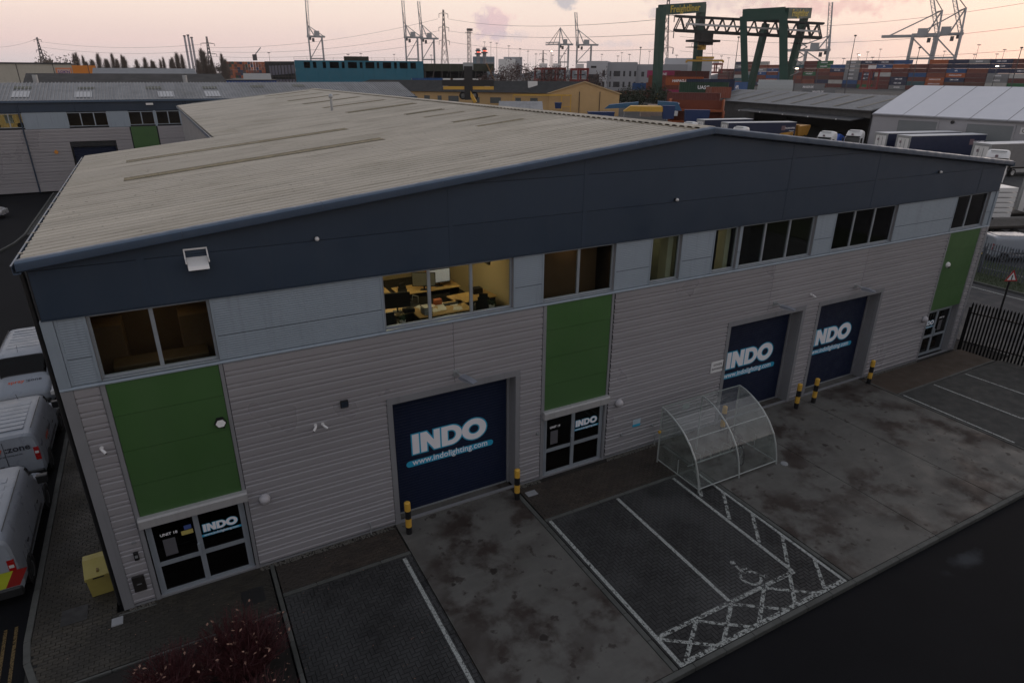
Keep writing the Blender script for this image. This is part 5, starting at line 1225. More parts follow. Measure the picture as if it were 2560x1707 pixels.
round_tree('small_tree', 'small leafy tree by the warehouse behind', (-12.4, 49, 0), 7.5, 2.0, M_ever, 1500, leaf=.14)
for i, (px, py, d, h) in enumerate([(1210, 208, 215, 5), (1180, 210, 215, 4), (1255, 205, 225, 6), (1300, 205, 230, 7), (1335, 203, 240, 7), (1390, 203, 240, 7), (1490, 204, 240, 6), (1275, 200, 250, 8)]):
    p = at(px, py, d); round_tree('scrub_bush', 'bare reddish scrub bush behind the black-roofed building', (p.x, p.y, terrain(p.x, p.y)), h*1.7, h*.8, mat('reddish_twig', (.085, .055, .048), .9, 0, .4, 2), 700, 'scrub behind the black-roofed building', .35)
for i, (px, d, h) in enumerate([(1570, 215, 6), (1600, 212, 6), (1628, 216, 7), (1655, 212, 6), (1545, 218, 5), (1585, 205, 4.5), (1640, 205, 4.5)]):
    p = at(px, 260, d); round_tree('scrub_bush', 'dark green scrub bush at the foot of the green gantry', (p.x, p.y, terrain(p.x, p.y)-1.2), h, h*.6, M_ever, 900, 'scrub at the gantry foot', .3)

# ================================================================== buildings behind
def facing(px, d, turn=0.):
    """world angle whose local +x points to the right across the view, turned by turn"""
    v = at(px, 200, d)-CAM; return -math.atan2(v.x, v.y)+turn
def bldg(name, label, px0, px1, ytop, d, depth, turn=0., zb=0., cat='building'):
    """a box building whose front runs between two photograph columns"""
    a = at(px0, ytop, d); yaw = facing((px0+px1)/2, d, turn)
    u = Vector((math.cos(yaw), math.sin(yaw), 0)); best = None
    for L in [x*.25 for x in range(4, 1200)]:
        q = a+u*L-CAM; px = PW/2+FPX*q.dot(Rv)/q.dot(Fv)
        if px >= px1: best = L; break
    t = thing(name, label, cat, (a.x, a.y, zb), yaw); return t, best or 50, a.z-zb
# dark-roofed long building
t, L, H = bldg('long_shed', 'long shed with a plain dark roof behind the second warehouse', 48, 565, 184, 122, 20)
MB().box(0, L, 0, 24, 0, H-2.2).build('wall', SIDE, t); r = MB().prism([(-.4, H-2.4), (12, H), (24.4, H-2.4)], 'x', -.4, L+.4).build('roof', mat('dark_felt_roof', (.028, .027, .026), .9, 0, .25, .4), t)
for x in (L*.78, L*.05): MB().cyl((x, 4, H-1.6), (x, 4, H-.2), .35, n=10).build('roof_cowl', M_steel, r)
for k in range(0, int(L), 4): MB().box(k, k+.12, -.36, 12, H-2.35, H-2.3) if False else None
t, L, H = bldg('storage_building', 'cream storage building with an orange end', 0, 236, 160, 210, 30)
Lo = L-5.2; tcol = mat('cream_sheet', (.42, .40, .34), .6, 0, .1, .5, streak=.2); torg = mat('orange_sheet', (.60, .20, .02), .5, 0, .08, .5)
MB().box(-12, Lo, 0, 30, 0, H).build('wall', tcol, t); MB().box(Lo, L, -.05, 30, 0, H-.2).build('orange_end', torg, t); MB().box(-12.2, Lo+.1, -.2, 30.1, H, H+.35).build('roof_edge', mat('dark_coping', (.06, .06, .06), .7), t)
for k in range(1, 5): MB().box(-12+k*7.5, -12+k*7.5+.15, -.06, 0, 0, H).build('joint', MATS['dark_coping'], t)
s = MB().box(Lo-3.6, Lo-.2, -.12, -.01, H-3.8, H-.8).build('sign_board', mat('orange_sign', (.62, .22, .10), .5), t)
MB().box(Lo-3.3, Lo-.5, -.14, -.121, H-3.5, H-1.1).build('sign_panel', mat('pale_sign', (.55, .38, .34), .5), s)
for tx, z in (("LOK'N", H-2.05), ('STORE', H-2.95)): lettering('lettering', curve_mesh('lettering', mat('purple_print', (.05, .03, .22), .5), text=tx, size=.85, offset=.02, depth=.01, align='CENTER'), s, (Lo-1.9, -.16, z))
t, L, H = bldg('white_shed', 'low white shed with a grey pitched roof before the poplars', 246, 485, 170, 175, 20)
MB().box(0, L, 0, 16, 0, H-1.6).build('wall', mat('white_sheet', (.5, .5, .48), .6, 0, .08, .6, streak=.2), t); MB().prism([(-.4, H-1.7), (8, H), (16.4, H-1.7)], 'x', -1.5, L+.3).build('roof', mat('slate_grey_roof', (.17, .18, .19), .7, 0, .12, .6), t)
for k in range(1, 4): MB().box(L*k/4, L*k/4+.12, -.05, 0, 0, H-1.7).build('joint', MATS['dark_coping'], t)
t, L, H = bldg('grey_shed', 'small grey-roofed shed before the left container stack', 610, 672, 184, 170, 12)
MB().box(0, L, 0, 12, 0, H-1.6).build('wall', SIDE, t); MB().prism([(-.3, H-1.7), (6, H), (12.3, H-1.7)], 'x', -.3, L+.3).build('roof', mat('pale_grey_roof', (.26, .26, .25), .7), t)
t, L, H = bldg('blue_shed', 'low bright blue shed at the foot of the teal hall', 565, 690, 200, 150, 10); MB().box(0, L, 0, 10, 0, H-.1).build('wall', mat('bright_blue_sheet', (.02, .06, .22), .5), t); MB().box(-.2, L+.2, -.2, 10.2, H-.1, H).build('roof', MATS['dark_coping'], t)
t, L, H = bldg('house', 'small white-gabled house at the left end of the second row', 0, 32, 196, 118, 8); MB().box(-4, L, 0, 9, 0, H-2).build('wall', MATS['cream_sheet'], t); MB().prism([(-4.4, H-2.1), (-4+(L+4)/2, H), (L+.4, H-2.1)], 'y', -.3, 9.3).build('roof', MATS['pale_grey_roof'], t)

# teal hall, half stripped
t, L, H = bldg('teal_hall', 'big teal clad hall with its right part stripped to the scaffolded frame', 735, 1236, 151, 265, 45, rad(2))
Lt = L*.63; teal = mat('teal_sheet', (.012, .135, .205), .5, 0, .10, .3, streak=.12); ops = []
q0 = 735
for (a, b, y0) in [(757, 772, 15), (779, 787, 13), (802, 810, 14), (819, 841, 15), (848, 855, 15), (863, 885, 16), (892, 899, 15), (906, 928, 16), (934, 940, 15), (949, 970, 16), (977, 984, 15), (991, 1011, 16), (1018, 1032, 15)]: ops.append(((a-735)/501*L, (b-735)/501*L))
zo0, zo1 = H-2.6, H-.5
for nm, (z0, z1) in (('lower', (0, zo0)), ('upper', (zo1, H))):
    k = 0; x = 0
    while x < Lt: MB().prism([(x+.02, z0), (min(x+4, Lt)-.02, z0), (min(x+4, Lt)-.02, z1), (x+.02, z1)], 'y', 0, .3).build('cladding_panel', teal, t); x += 4
x = 0
for a, b in ops+[(Lt, Lt)]:
    if a-x > .05: MB().box(x, a, 0, .3, zo0, zo1).build('cladding_panel', teal, t)
    x = b
stl = mat('dark_steelwork', (.06, .055, .05), .8); tim = mat('raw_timber', (.22, .13, .06), .8)
MB().box(0, Lt, 14, 14.2, 0, H).box(Lt, L-1, 12, 12.3, 0, H-1).build('inner_wall', M_dark, t); MB().box(0, Lt, .3, 45, H-.25, H-.1).build('roof', mat('dark_coping', (.06, .06, .06), .7), t)
MB().box(Lt+.2, L-.3, .3, 45, H-3.4, H-.8).box(L*.84, L-.3, .0, .3, H-3.2, H-.7).build('stripped_roof', mat('mossy_sheet', (.045, .05, .035), .9, 0, .3, .4), t)
for k in range(9): x = Lt+.6+(L-Lt-1.6)*k/8; MB().bar((x, .4, 0), (x, .4, H-1), .3).build('column', stl, t)
for z in (2, 4, 6, 8, 10): MB().box(Lt, L-1, .0, 1.1, z, z+.12).build('scaffold_deck', tim if z % 4 else stl, t)
for k in range(5): x = Lt+(L-Lt)*k/5; MB().bar((x, -.1, 0), (x+(L-Lt)/5-.8, -.1, H-1.5), .18).build('brace', tim if k == 4 else stl, t)
MB().bar((L-3.2, -.2, H-.6), (L+1.6, -.2, H-10), .5).build('timber_edge', tim, t)
for (x0, x1, z) in [(Lt+4, Lt+10, H-7.2), (Lt+11, L-5, H-7.2)]: MB().box(x0, x1, -.3, -.1, z, z+1.3).build('white_sheeting', M_white, t)
for k in range(16): x = L*k/16; MB().bar((x, 0, H), (x, 0, H+1.1), .06).build('guard_post', stl, t)
MB().box(0, L, -.03, .03, H+1.0, H+1.05).box(0, L, -.03, .03, H+.5, H+.55).build('guard_rail', stl, t)
MB().box(L*.235, L*.36, 8, 14, H-.2, H+1.6).build('plant_room', mat('dark_green_felt', (.03, .032, .022), .9), t)
purp = mat('mauve_sheet', (.13, .13, .17), .6, 0, .15, .4)
MB().add([(-.02, 0, 0), (-.02, 0, H-.4), (-13, 20, H-.2), (-13, 20, 0)], [(0, 1, 2, 3)]).build('stripped_end', M_dark, t); MB().prism([(-.2, H-.6), (-13, H-.4), (-13, H-3.6), (-.2, H-4.2)], 'y', -.4, .0).build('end_sheeting', purp, t) if False else None
for z, z2 in ((H-4.4, H-1.6), (H-8.4, H-6.4)): MB().add([(-.1, -.05, z), (-.1, -.05, z2), (-11, 16, z2-.2), (-11, 16, z-.8)], [(0, 1, 2, 3)]).build('end_sheeting', purp, t)
for k in range(9): MB().bar((-1.4*k-.2, 2.1*k-.2, 0), (-1.4*k-.2, 2.1*k-.2, H-1), .22).build('end_column', stl, t)
for z in (3, 5.5, 8, 10.5): MB().bar((0, -.3, z), (-12, 17.5, z), .2).build('end_rail', stl, t)

# yellow-brick works with black roof
Py = at(1372, 272, 172); t = thing('brick_workshop', 'long low yellow-brick workshop with a black pitched roof', 'building', (Py.x, Py.y, Py.z), facing(1450, 172, rad(6)))
yb = mat('yellow_brick', (.54, .36, .17), .8, 0, .10, .6, streak=.12); GWd = 17.6; blen = 62
def yawd(t): return Vector((math.cos(t.rotation_euler.z), math.sin(t.rotation_euler.z), 0))
MB().prism([(0, -2), (GWd, -2), (GWd, 3.6), (GWd/2, 6.2), (0, 3.6)], 'y', 0, .3).build('gable_wall', yb, t)
# the long side runs back and to the left: built on its own child axis
def sidept(s, h, o=0.): return (-s*.93+o*.36, s*.36+o*.93+.3, h)
b = MB(); b.add([sidept(0, -2), sidept(blen, -2), sidept(blen, 3.6), sidept(0, 3.6)], [(0, 1, 2, 3)]).build('side_wall', yb, t)
b = MB(); e0, e1 = Vector((GWd/2, .0, 6.35)), Vector(sidept(blen, 6.35))+Vector((GWd/2, 0, 0))
b.add([Vector((-.5, -.2, 3.6)), e0-Vector((0, .2, 0)), e1, Vector(sidept(blen, 3.6))+Vector((-.4, -.3, 0))], [(0, 1, 2, 3)]); b.add([e0-Vector((0, .2, 0)), Vector((GWd+.4, -.2, 3.55)), Vector(sidept(blen, 3.55))+Vector((GWd, 0, 0)), e1], [(0, 1, 2, 3)]); b.build('roof', mat('black_felt_roof', (.035, .036, .036), .9, 0, .25, .5, grime=.2, gcol=(.08, .08, .075)), t)
MB().bar((-.5, -.25, 3.55), (GWd/2, -.25, 6.32), .15, .25).bar((GWd/2, -.25, 6.32), (GWd+.4, -.25, 3.5), .15, .25).build('barge_board', mat('pale_brick_trim', (.5, .36, .2), .8), t)
for (s0, s1, z0, z1, m) in [(3, 5, 1.0, 2.4, 0), (7.5, 9, 1.0, 2.4, 0), (25, 28, 1.0, 2.6, 0), (30, 31.2, 1.0, 2.6, 0), (33.5, 35.2, 1.0, 2.6, 0), (38, 42, -1, 2.9, 1), (42.6, 46, -1, 2.9, 2), (48, 50, -1, 2.9, 3), (52, 53.5, 1.2, 2.6, 0), (55, 56.5, 1.2, 2.6, 0), (58, 60, 1.2, 2.6, 0), (13, 16, 1, 2.4, 0), (19, 21, 1, 2.4, 0)]:
    MB().add([Vector(sidept(s, h))+Vector((0, -.06, 0)) for s, h in ((s0, z0), (s1, z0), (s1, z1), (s0, z1))], [(0, 1, 2, 3)]).build('window' if m == 0 else 'door', [mat('dull_window', (.10, .11, .11), .4), mat('grey_door', (.09, .10, .12), .6), mat('red_door', (.40, .02, .02), .5), mat('maroon_door', (.12, .02, .02), .6)][m], t)
for s in (10, 22, 34): q = Vector(sidept(s, 5.4))+Vector((GWd*.3, 0, 0)); MB().box(q.x-1.2, q.x+1.2, q.y-.8, q.y+.8, q.z-.6, q.z+.9).build('roof_hatch', M_white, t)
for x in (GWd*.43, GWd*.72): MB().cyl((x, -.15, -2), (x, -.15, 4.0), .08, n=6).build('downpipe', M_dark, t)
for x0, x1 in ((-9, -3.5),): MB().bar((x0, -1.5, 3.2), (x1+9, -1.5, 3.2), .3).bar((x1+8.8, -1.5, -2), (x1+8.8, -1.5, 3.2), .2).bar((x1+6.5, -1.5, -2), (x1+6.5, -1.5, 3.2), .2).bar((x0, -1.5, -2), (x0, -1.5, 3.2), .2).bar((x1+6.5, -1.5, .5), (x1+8.8, -1.5, .5), .15).build('yellow_frame', M_yel, t)
t, L, H = bldg('grey_shed', 'small ribbed grey roof just beyond the ridge of the near warehouse', 1248, 1352, 256, 120, 10); MB().box(0, L, 0, 10, 0, H-1.1).build('wall', SIDE, t); r = MB().prism([(-.2, H-1.3), (5, H), (10.2, H-1.3)], 'x', -.2, L+.2).build('roof', M_roof2, t)
for k in range(int(L/.6)): MB().bar((k*.6, -.2, H-1.25), (k*.6, 5, H+.04), .1, .06).build('roof_rib', M_roof2, r)

# white office block and white box building of the port
t, L, H = bldg('office_block', 'white and grey two-storey office block with dark windows', 1467, 1592, 153, 300, 20, rad(-4), 3.3)
wht = mat('white_render', (.50, .51, .53), .7, 0, .06, .3); gry = mat('grey_render', (.34, .35, .37), .7, 0, .06, .3)
MB().box(0, L*.42, 0, 18, 0, H).build('wall', wht, t); MB().box(L*.42, L, 2.0, 18, 0, H-.4).build('wall', gry, t); MB().box(L, L*2.0, 4, 20, 0, H-1.2).build('wing', gry, t); MB().box(L*1.55, L*2.5, 14, 34, 0, H+1.4).build('hall', wht, t)
MB().box(.6, L*.27, -.05, 0, .0, H*.62).build('entrance_glazing', mat('dark_window', (.03, .034, .04), .3), t)
for row in (.25, .56):
    for (a, b) in [(.33, .38), (.47, .50), (.55, .68), (.74, .78), (.86, .90), (.96, 1.0)]:
        W = MB().box(L*a, L*b, (-.05 if b < .42 else 1.95), (0 if b < .42 else 2.0), H*row, H*(row+.16)).build('window', MATS['dark_window'], t); MB().box(L*a-.1, L*b+.1, (-.07 if b < .42 else 1.93), (-.01 if b < .42 else 1.99), H*row-.15, H*row-.03).build('sill', wht, W)
    for k in range(6): MB().box(L*(1.1+.13*k), L*(1.1+.13*k)+1.2, 3.95, 4.0, H*row, H*(row+.14)).build('window', MATS['dark_window'], t)
MB().box(L*.09, L*.20, -.08, -.01, H*.80, H*.86).build('sign_mark', M_black, t)
t, L, H = bldg('white_box_building', 'plain white box building beyond the stripped hall', 1246, 1288, 148, 420, 20, 0, 3.3); MB().box(0, L, 0, 20, 0, H).build('wall', M_white, t); MB().box(L*.3, L*1.4, 3, 20, 0, H+1.2).build('rear_wall', gry, t)

# grey shed and white tent of the haulage yard
a, b = Vector((134.01, 124.29, 0)), Vector((120.42, 64.51, 0)); u = (b-a).normalized(); L = (b-a).length
SHD = thing('haulage_shed', 'long dark grey haulage shed with a pale ribbed roof and open front', 'shed', (a.x, a.y, 0), math.atan2(u.y, u.x))
dkg = mat('charcoal_sheet', (.045, .047, .05), .6, 0, .15, .6, streak=.1); lgr = mat('pale_ribbed_roof', (.22, .225, .23), .6, 0, .12, .4, streak=.1)
MB().box(0, L*.42, 0, .2, 0, 6).box(L*.42, L, 0, .2, 4.6, 6).build('front_wall', dkg, SHD); MB().box(0, .2, 0, 22, 0, 6).box(L-.2, L, .2, 22, 0, 6).box(0, L, 22, 22.2, 0, 6).build('side_wall', dkg, SHD); MB().box(L*.42, L, 9, 9.2, 0, 6).build('inner_wall', mat('dark_brown_wall', (.016, .014, .012), .9), SHD)
rf = MB().prism([(-.5, 5.95), (11, 8.3), (22.5, 5.95), (22.5, 5.8), (-.5, 5.8)], 'x', -.4, L+.4).build('roof', dkg, SHD)
nsh = int(L/1.0); sA = math.atan2(2.35, 11.5); me = MB().sheet([(0, 0), (.4, 0), (.45, .07), (.55, .07), (.6, 0), (1, 0)], lambda x, h, e: (x, (0, 11.75)[e], h)).mesh('roof_sheet', lgr)
for k in range(nsh): o = put('roof_sheet', me, rf, (k*L/nsh, -.5, 6.0)); o.rotation_euler = (sA, 0, 0)
for k in range(9):
    x = 4+k*6.6; y0, y1 = .6, 9.6; o = MB().box(0, .9, 0, 9.3, .075, .085).build('rooflight', mat('yellowed_strip', (.15, .14, .115), .6), rf, loc=(x, .6, 6.25)); o.rotation_euler = (sA, 0, 0)
MB().prism([(-3.4, 4.25), (0, 4.7), (0, 4.55), (-3.4, 4.1)], 'x', L*.38, L*.98).build('front_canopy', dkg, SHD)
MB().box(L*.55, L*.57, -.05, .0, 4.0, 4.5).build('notice', M_white2, SHD)
for k in range(5): MB().box(L*(.4+.13*k), L*(.4+.13*k)+.25, -3.5, -3.35, 4.15, 4.35).build('canopy_lamp', M_white2, SHD)
a, b = Vector((111.87, 58.42, 0)), Vector((114.9, 30.5, 0)); u = (b-a).normalized(); L = (b-a).length+12
TNT = thing('white_tent_hall', 'large white fabric-roofed hall with grey roller doors', 'hall', (a.x, a.y, 0), math.atan2(u.y, u.x))
tw_ = mat('white_fabric', (.62, .63, .67), .5, 0, .04, .4, streak=.1, gcol=(.4, .4, .42)); tws = mat('grey_white_panel', (.36, .36, .38), .6, 0, .06, .6)
MB().box(0, L, 0, .15, 0, 6).box(0, .15, 0, 24, 0, 6).box(L-.15, L, .15, 24, 0, 6).build('wall', tws, TNT)
for k in range(8):
    x0, x1 = L*k/8+.04, L*(k+1)/8-.04
    MB().add([(x0, -.4, 5.95), (x1, -.4, 5.95), (x1, 12, 10.4), (x0, 12, 10.4), (x0, 24.4, 5.95), (x1, 24.4, 5.95)], [(0, 1, 2, 3), (3, 2, 5, 4)]).build('roof_panel', tw_, TNT)
    MB().bar((x1+.04, -.38, 5.9), (x1+.04, 12, 10.35), .12).build('roof_seam', mat('grey_seam', (.2, .2, .21), .6), TNT)
MB().add([(.02, 0, 6), (.02, 24, 6), (.02, 12, 10.35)], [(0, 1, 2)]).build('gable', tws, TNT); MB().box(0, L, -.3, -.05, 5.75, 6.05).build('eave_trim', M_flash, TNT)
for (x0, x1) in [(4.5, 10.5), (14.8, 21), (25, 31)]:
    D = MB().box(x0, x1, -.06, .0, 0, 5.2).build('roller_door', mat('grey_roller', (.20, .22, .23), .5, 0, .06, 1), TNT)
    MB().box(x0-.25, x0, -.1, .0, 0, 5.4).box(x1, x1+.25, -.1, .0, 0, 5.4).box(x0-.25, x1+.25, -.11, .0, 5.2, 5.45).build('frame', tws, D)
s = MB().box(21.9, 22.8, -.08, -.02, 4.2, 5.1).build('letter_plate', M_white2, TNT); lettering('lettering', curve_mesh('lettering', M_black, text='C', size=.8, depth=.01, align='CENTER'), s, (22.35, -.1, 4.4))
MB().cyl((12.7, -.3, 5.3), (12.7, 0, 5.3), .25, n=10).build('wall_lamp', M_black, TNT)
# ================================================================== lorries, trailers, dumper
M_navyc = mat('navy_curtain', (.010, .018, .055), .5, 0, .15, .8); M_trroof = mat('white_trailer_roof', (.60, .62, .64), .5, 0, .06, 1)
def trailer(label, x, y, ang, side=None, L=13.6, h=4.15, logo=True, z=-.1):
    t = thing('trailer', label, 'trailer', (x, y, z), ang); side = side or M_navyc
    MB().box(0, L, -1.25, 1.25, 1.2, h-.03).build('body', side, t); MB().box(-.05, L+.05, -1.28, 1.28, h-.03, h+.04).build('roof', M_trroof, t)
    MB().box(-.08, -.01, -1.27, -1.0, 1.2, h).box(-.08, -.01, 1.0, 1.27, 1.2, h).box(-.081, -.011, -1.0, 1.0, h-.3, h).build('rear_frame', M_steel, t)
    for s in (-1, 1): MB().box(-.05, -.01, s*.02, s*.98, 1.25, h-.32).build('rear_door', M_white, t); MB().box(-.09, -.05, s*.3, s*.36, 1.3, h-.5).build('lock_bar', M_steel, t)
    s = MB().box(-.065, -.052, .25, .6, h-1.1, h-.75).build('rear_sign', mat('red_grey_sign', (.18, .12, .14), .5), t)
    MB().box(0, L, -.5, .5, .9, 1.2).build('chassis', M_black, t)
    for k in range(3):
        for s in (-1, 1): wheel_parts(t, 2.2+k*1.3, s*1.05, .5, .35)
    for s in (-1, 1): MB().box(9, 9.2, s*.8-.08, s*.8+.08, .1, 1.0).build('landing_leg', M_steel, t); MB().box(4.5, 11.5, s*1.2-.02, s*1.2+.02, .55, 1.0).build('side_guard', M_steel, t)
    if logo:
        MB().box(L-2.9, L-2.1, -1.265, -1.253, h-1.4, h-.6).build('logo_plate', MATS['red_grey_sign'], t)
        for k, (tx, sz) in enumerate([('WILLIAMS SHIPPING', .42), ('Transport', .26), ('Marine Hire', .26), ('Logistics', .26), ('Storage', .26)]):
            me = curve_mesh('lettering', M_print, text=tx, size=sz, offset=.006, depth=.004, align='RIGHT'); lettering('lettering', me, t, (L-.25 if k else L+2.2-.3, -1.262, h-1.15-k*.42), (1, 0, 0), (0, 0, 1)) if k else lettering('lettering', scaled(me, .55, 1), t, (L-.15, -1.262, h-1.15), (1, 0, 0), (0, 0, 1))
    return t
TA = rad(-13)
trailer('navy curtain trailer with printed side before the white hall', 98.0, 43.6, TA); trailer('navy trailer standing behind the printed one before the white hall', 99.3, 47.9, TA, logo=False)
trailer('navy trailer half hidden behind two white cabs by the dark shed', 94.0, 74.4, rad(-16), logo=True); trailer('navy trailer beyond the roof apex by the dark shed', 95.6, 82.2, rad(-9), L=11, logo=False)
trailer('grey-sided trailer before the white hall, beside a white cab', 96.0, 32.0, TA, mat('grey_curtain', (.18, .18, .18), .6), logo=False)
trailer('grey curtain-sided trailer behind the small white van', 68.0, 13.0, rad(-25), mat('pale_grey_curtain', (.26, .27, .28), .6), h=4.0, logo=False); 
def cab(label, x, y, ang, z=-.1, group=None):
    """lorry tractor unit, local +x forward"""
    t = thing('lorry', label, 'lorry', (x, y, z), ang, group)
    st = [(-.05, 1.18, .9, 3.5, .03), (.05, 1.24, .75, 3.78, .05), (.8, 1.25, .6, 3.92, .06), (1.4, 1.25, .5, 3.85, .07), (1.9, 1.25, .45, 3.35, .07), (2.15, 1.24, .45, 2.95, .06), (2.35, 1.22, .45, 1.95, .03), (2.42, 1.16, .5, 1.7, .02)]
    rg = [ring(*s, 24, 7.0) for s in st]; loft(MB(), rg).build('cab', M_white, t, smooth=True)
    ws = patch(MB(), rg, 5, 6, 2, 9, .015, (.05, .05)).build('windscreen', mat('screen_glass', (.03, .032, .034), .12), t, smooth=True)
    MB().box(2.2, 2.42, -1.15, 1.15, 2.92, 3.06).build('sun_visor', M_black, t)
    for s in (-1, 1):
        MB().box(1.2, 2.0, s*1.235, s*1.262, 1.95, 2.75).build('side_window', MATS['screen_glass'], t); MB().box(2.1, 2.3, s*1.32, s*1.52, 1.9, 2.75).build('mirror', M_black, t); MB().box(2.36, 2.46, s*.75, s*1.1, .75, 1.05).build('headlamp', M_amb, t)
        for x, in ((1.3,), (-2.4,)): wheel_parts(t, x, s*1.02, .5, .3)
    MB().box(2.38, 2.45, -.85, .85, .8, 1.6).build('grille', M_black, t); MB().bbox(2.2, 2.55, -1.2, 1.2, .3, .72, .05).build('bumper', M_white, t)
    MB().box(-3.4, 0, -.45, .45, .6, 1.0).build('chassis', M_black, t); MB().cyl((-2.4, 0, 1.0), (-2.4, 0, 1.15), .5, n=14).build('fifth_wheel', M_black, t)
    MB().box(1.62, 1.78, -.8, .8, 3.75, 3.86).build('lamp_bar', M_steel, t); MB().box(2.08, 2.16, -.25, .05, 3.15, 3.4).build('badge', MATS['red_grey_sign'], t)
    return t
cab('white lorry cab beside the blue tarpaulin before the dark shed', 104.6, 55.6, rad(200)); cab('white lorry cab left of the blue tarpaulin, next to the yellow dumper', 98.4, 56.0, rad(196)); cab('white lorry cab above the far end of the facade', 93.3, 28.6, rad(205)); cab('white lorry cab before the navy trailer beyond the ridge', 93.2, 69.2, rad(196)); cab('white lorry cab by the trailer farthest along the dark shed', 93.6, 82.2, rad(200))
tag(MB().prism([(-1.2, 0), (1.4, 0), (.8, 2.6), (-.2, 3.0), (-1.0, 2.0)], 'y', -1.2, 1.2).build('tarpaulin_stack', mat('blue_tarpaulin', (.01, .07, .35), .5), loc=(103.5, 58.8, 0)), 'bright blue tarpaulin-covered stack between two white cabs', 'tarpaulin')
D = thing('dump_truck', 'yellow articulated dump truck before the dark shed', 'dump truck', (108.0, 71.5, -.1), rad(200)); yd = mat('machine_yellow', (.45, .22, .03), .5, 0, .12, 1, grime=.2)
MB().prism([(1.0, 1.2), (4.6, 1.2), (4.9, 1.9), (4.2, 2.3), (2.6, 2.5), (1.0, 2.5)], 'y', -1.3, 1.3).build('bonnet', yd, D); MB().prism([(.9, 2.4), (2.6, 2.4), (2.3, 3.7), (1.0, 3.7)], 'y', -.8, .8).build('cab', M_black, D); MB().prism([(2.35, 2.7), (2.55, 2.7), (2.3, 3.5), (2.2, 3.5)], 'y', -.7, .7).build('windscreen', MATS['screen_glass'], D)
MB().prism([(-6.2, 2.9), (-5.0, 1.5), (.0, 1.5), (.6, 3.6), (.2, 3.6), (-.3, 3.3), (-6.0, 3.3)], 'y', -1.45, 1.45).build('tipping_body', yd, D); MB().box(-5.5, 1, -.5, .5, .9, 1.5).build('chassis', M_black, D)
for x in (3.2, -1.6, -3.6):
    for s in (-1, 1): wheel_parts(D, x, s*1.15, .85, .6)
def flatbed(label, x, y, ang):
    t = thing('flatbed_trailer', label, 'trailer', (x, y, -.1), ang); MB().box(0, 12.5, -1.22, 1.22, 1.1, 1.25).build('deck', mat('flatbed_deck', (.04, .035, .03), .8), t); MB().box(0, 12.5, -.5, .5, .8, 1.1).build('chassis', M_black, t); MB().box(12.4, 12.5, -1.2, 1.2, 1.25, 2.2).build('headboard', M_steel, t)
    for k in range(3):
        for s in (-1, 1): wheel_parts(t, 2+k*1.3, s*1.0, .48, .3)
    for s in (-1, 1): MB().box(-.03, 0, s*.5, s*.9, .8, 1.0).build('tail_lamp', M_red, t)
flatbed('empty flatbed trailer nearest behind the small white van', 57.5, 13.2, rad(-20)); flatbed('empty flatbed trailer beside the grey curtain-sided trailer', 61, 17.0, rad(-22))
t = thing('roller_cage', 'stack of white slatted panels beside the grey trailer at the end of the facade', 'panels', (63.5, 15.5, 0), rad(-25))
for k in range(6): MB().box(0, 3.2, -1, 1, .9+k*.42, 1.25+k*.42).build('slat', M_white, t)
# ================================================================== shipping containers
CC = {'maroon': (.115, .028, .022), 'rust': (.20, .050, .025), 'orange': (.36, .085, .018), 'navy': (.012, .022, .065), 'blue': (.015, .075, .22), 'grey': (.22, .23, .24), 'green': (.012, .13, .045), 'teal': (.03, .10, .12), 'white': (.45, .45, .43), 'dkgreen': (.015, .055, .03), 'pink': (.36, .035, .12), 'brown': (.10, .045, .03)}
CW = {'maroon': 'maroon', 'rust': 'rust-red', 'orange': 'orange', 'navy': 'navy', 'blue': 'bright blue', 'grey': 'grey', 'green': 'green', 'teal': 'teal', 'white': 'off-white', 'dkgreen': 'dark green', 'pink': 'pink', 'brown': 'brown'}
CT = {'grey': 'MAERSK', 'green': 'EVERGREEN', 'navy': 'CMA CGM', 'orange': 'HAPAG-LLOYD', 'pink': 'ONE', 'blue': 'APL', 'dkgreen': 'UASC'}
CMESH = {}
def cont_parts(c, L):
    if (c, L) in CMESH: return CMESH[(c, L)]
    m = mat('container_'+c, CC[c], .6, 0, .12, .6, grime=.2, gcol=(.06, .035, .025), rnd=.12); b = MB(); n = int(L/.55)
    for s in (-1, 1):
        pr_ = []
        for k in range(n): x = k*L/n; q = L/n; pr_ += [(x, 0), (x+q*.4, 0), (x+q*.5, .05), (x+q*.9, .05)]
        pr_.append((L, 0)); b.sheet(pr_, lambda x, o, e: (x, s*(1.19-o), (.14, 2.48)[e]))
    b.box(0.02, L-.02, -1.16, 1.16, .05, .14); b.box(.02, L-.02, -1.2, 1.2, 2.47, 2.56)
    body = b.mesh('body', m)
    fr = MB()
    for x in (0, L-.12):
        for y in (-1.22, 1.10): fr.box(x, x+.12, y, y+.12, 0, 2.59)
    for y in (-1.22, 1.12): fr.box(.12, L-.12, y, y+.10, 0, .14); fr.box(.12, L-.12, y, y+.1, 2.48, 2.585)
    frame = fr.mesh('frame', m)
    door = MB().box(.04, .10, -1.10, -.01, .1, 2.5).mesh('door', m), MB().box(.04, .10, .01, 1.10, .1, 2.5).mesh('door', m), MB().box(L-.10, L-.04, -1.1, 1.1, .1, 2.5).mesh('end_wall', m)
    rods = MB()
    for y in (-.8, -.35, .35, .8): rods.cyl((.02, y, .12), (.02, y, 2.48), .022, n=5)
    rods = rods.mesh('lock_rods', M_steel)
    tx = None
    if c in CT and L > 7: tx = curve_mesh('lettering', M_print, text=CT[c], size=1.15, offset=.03, depth=.008, align='CENTER')
    CMESH[(c, L)] = (body, frame, door, rods, tx); return CMESH[(c, L)]
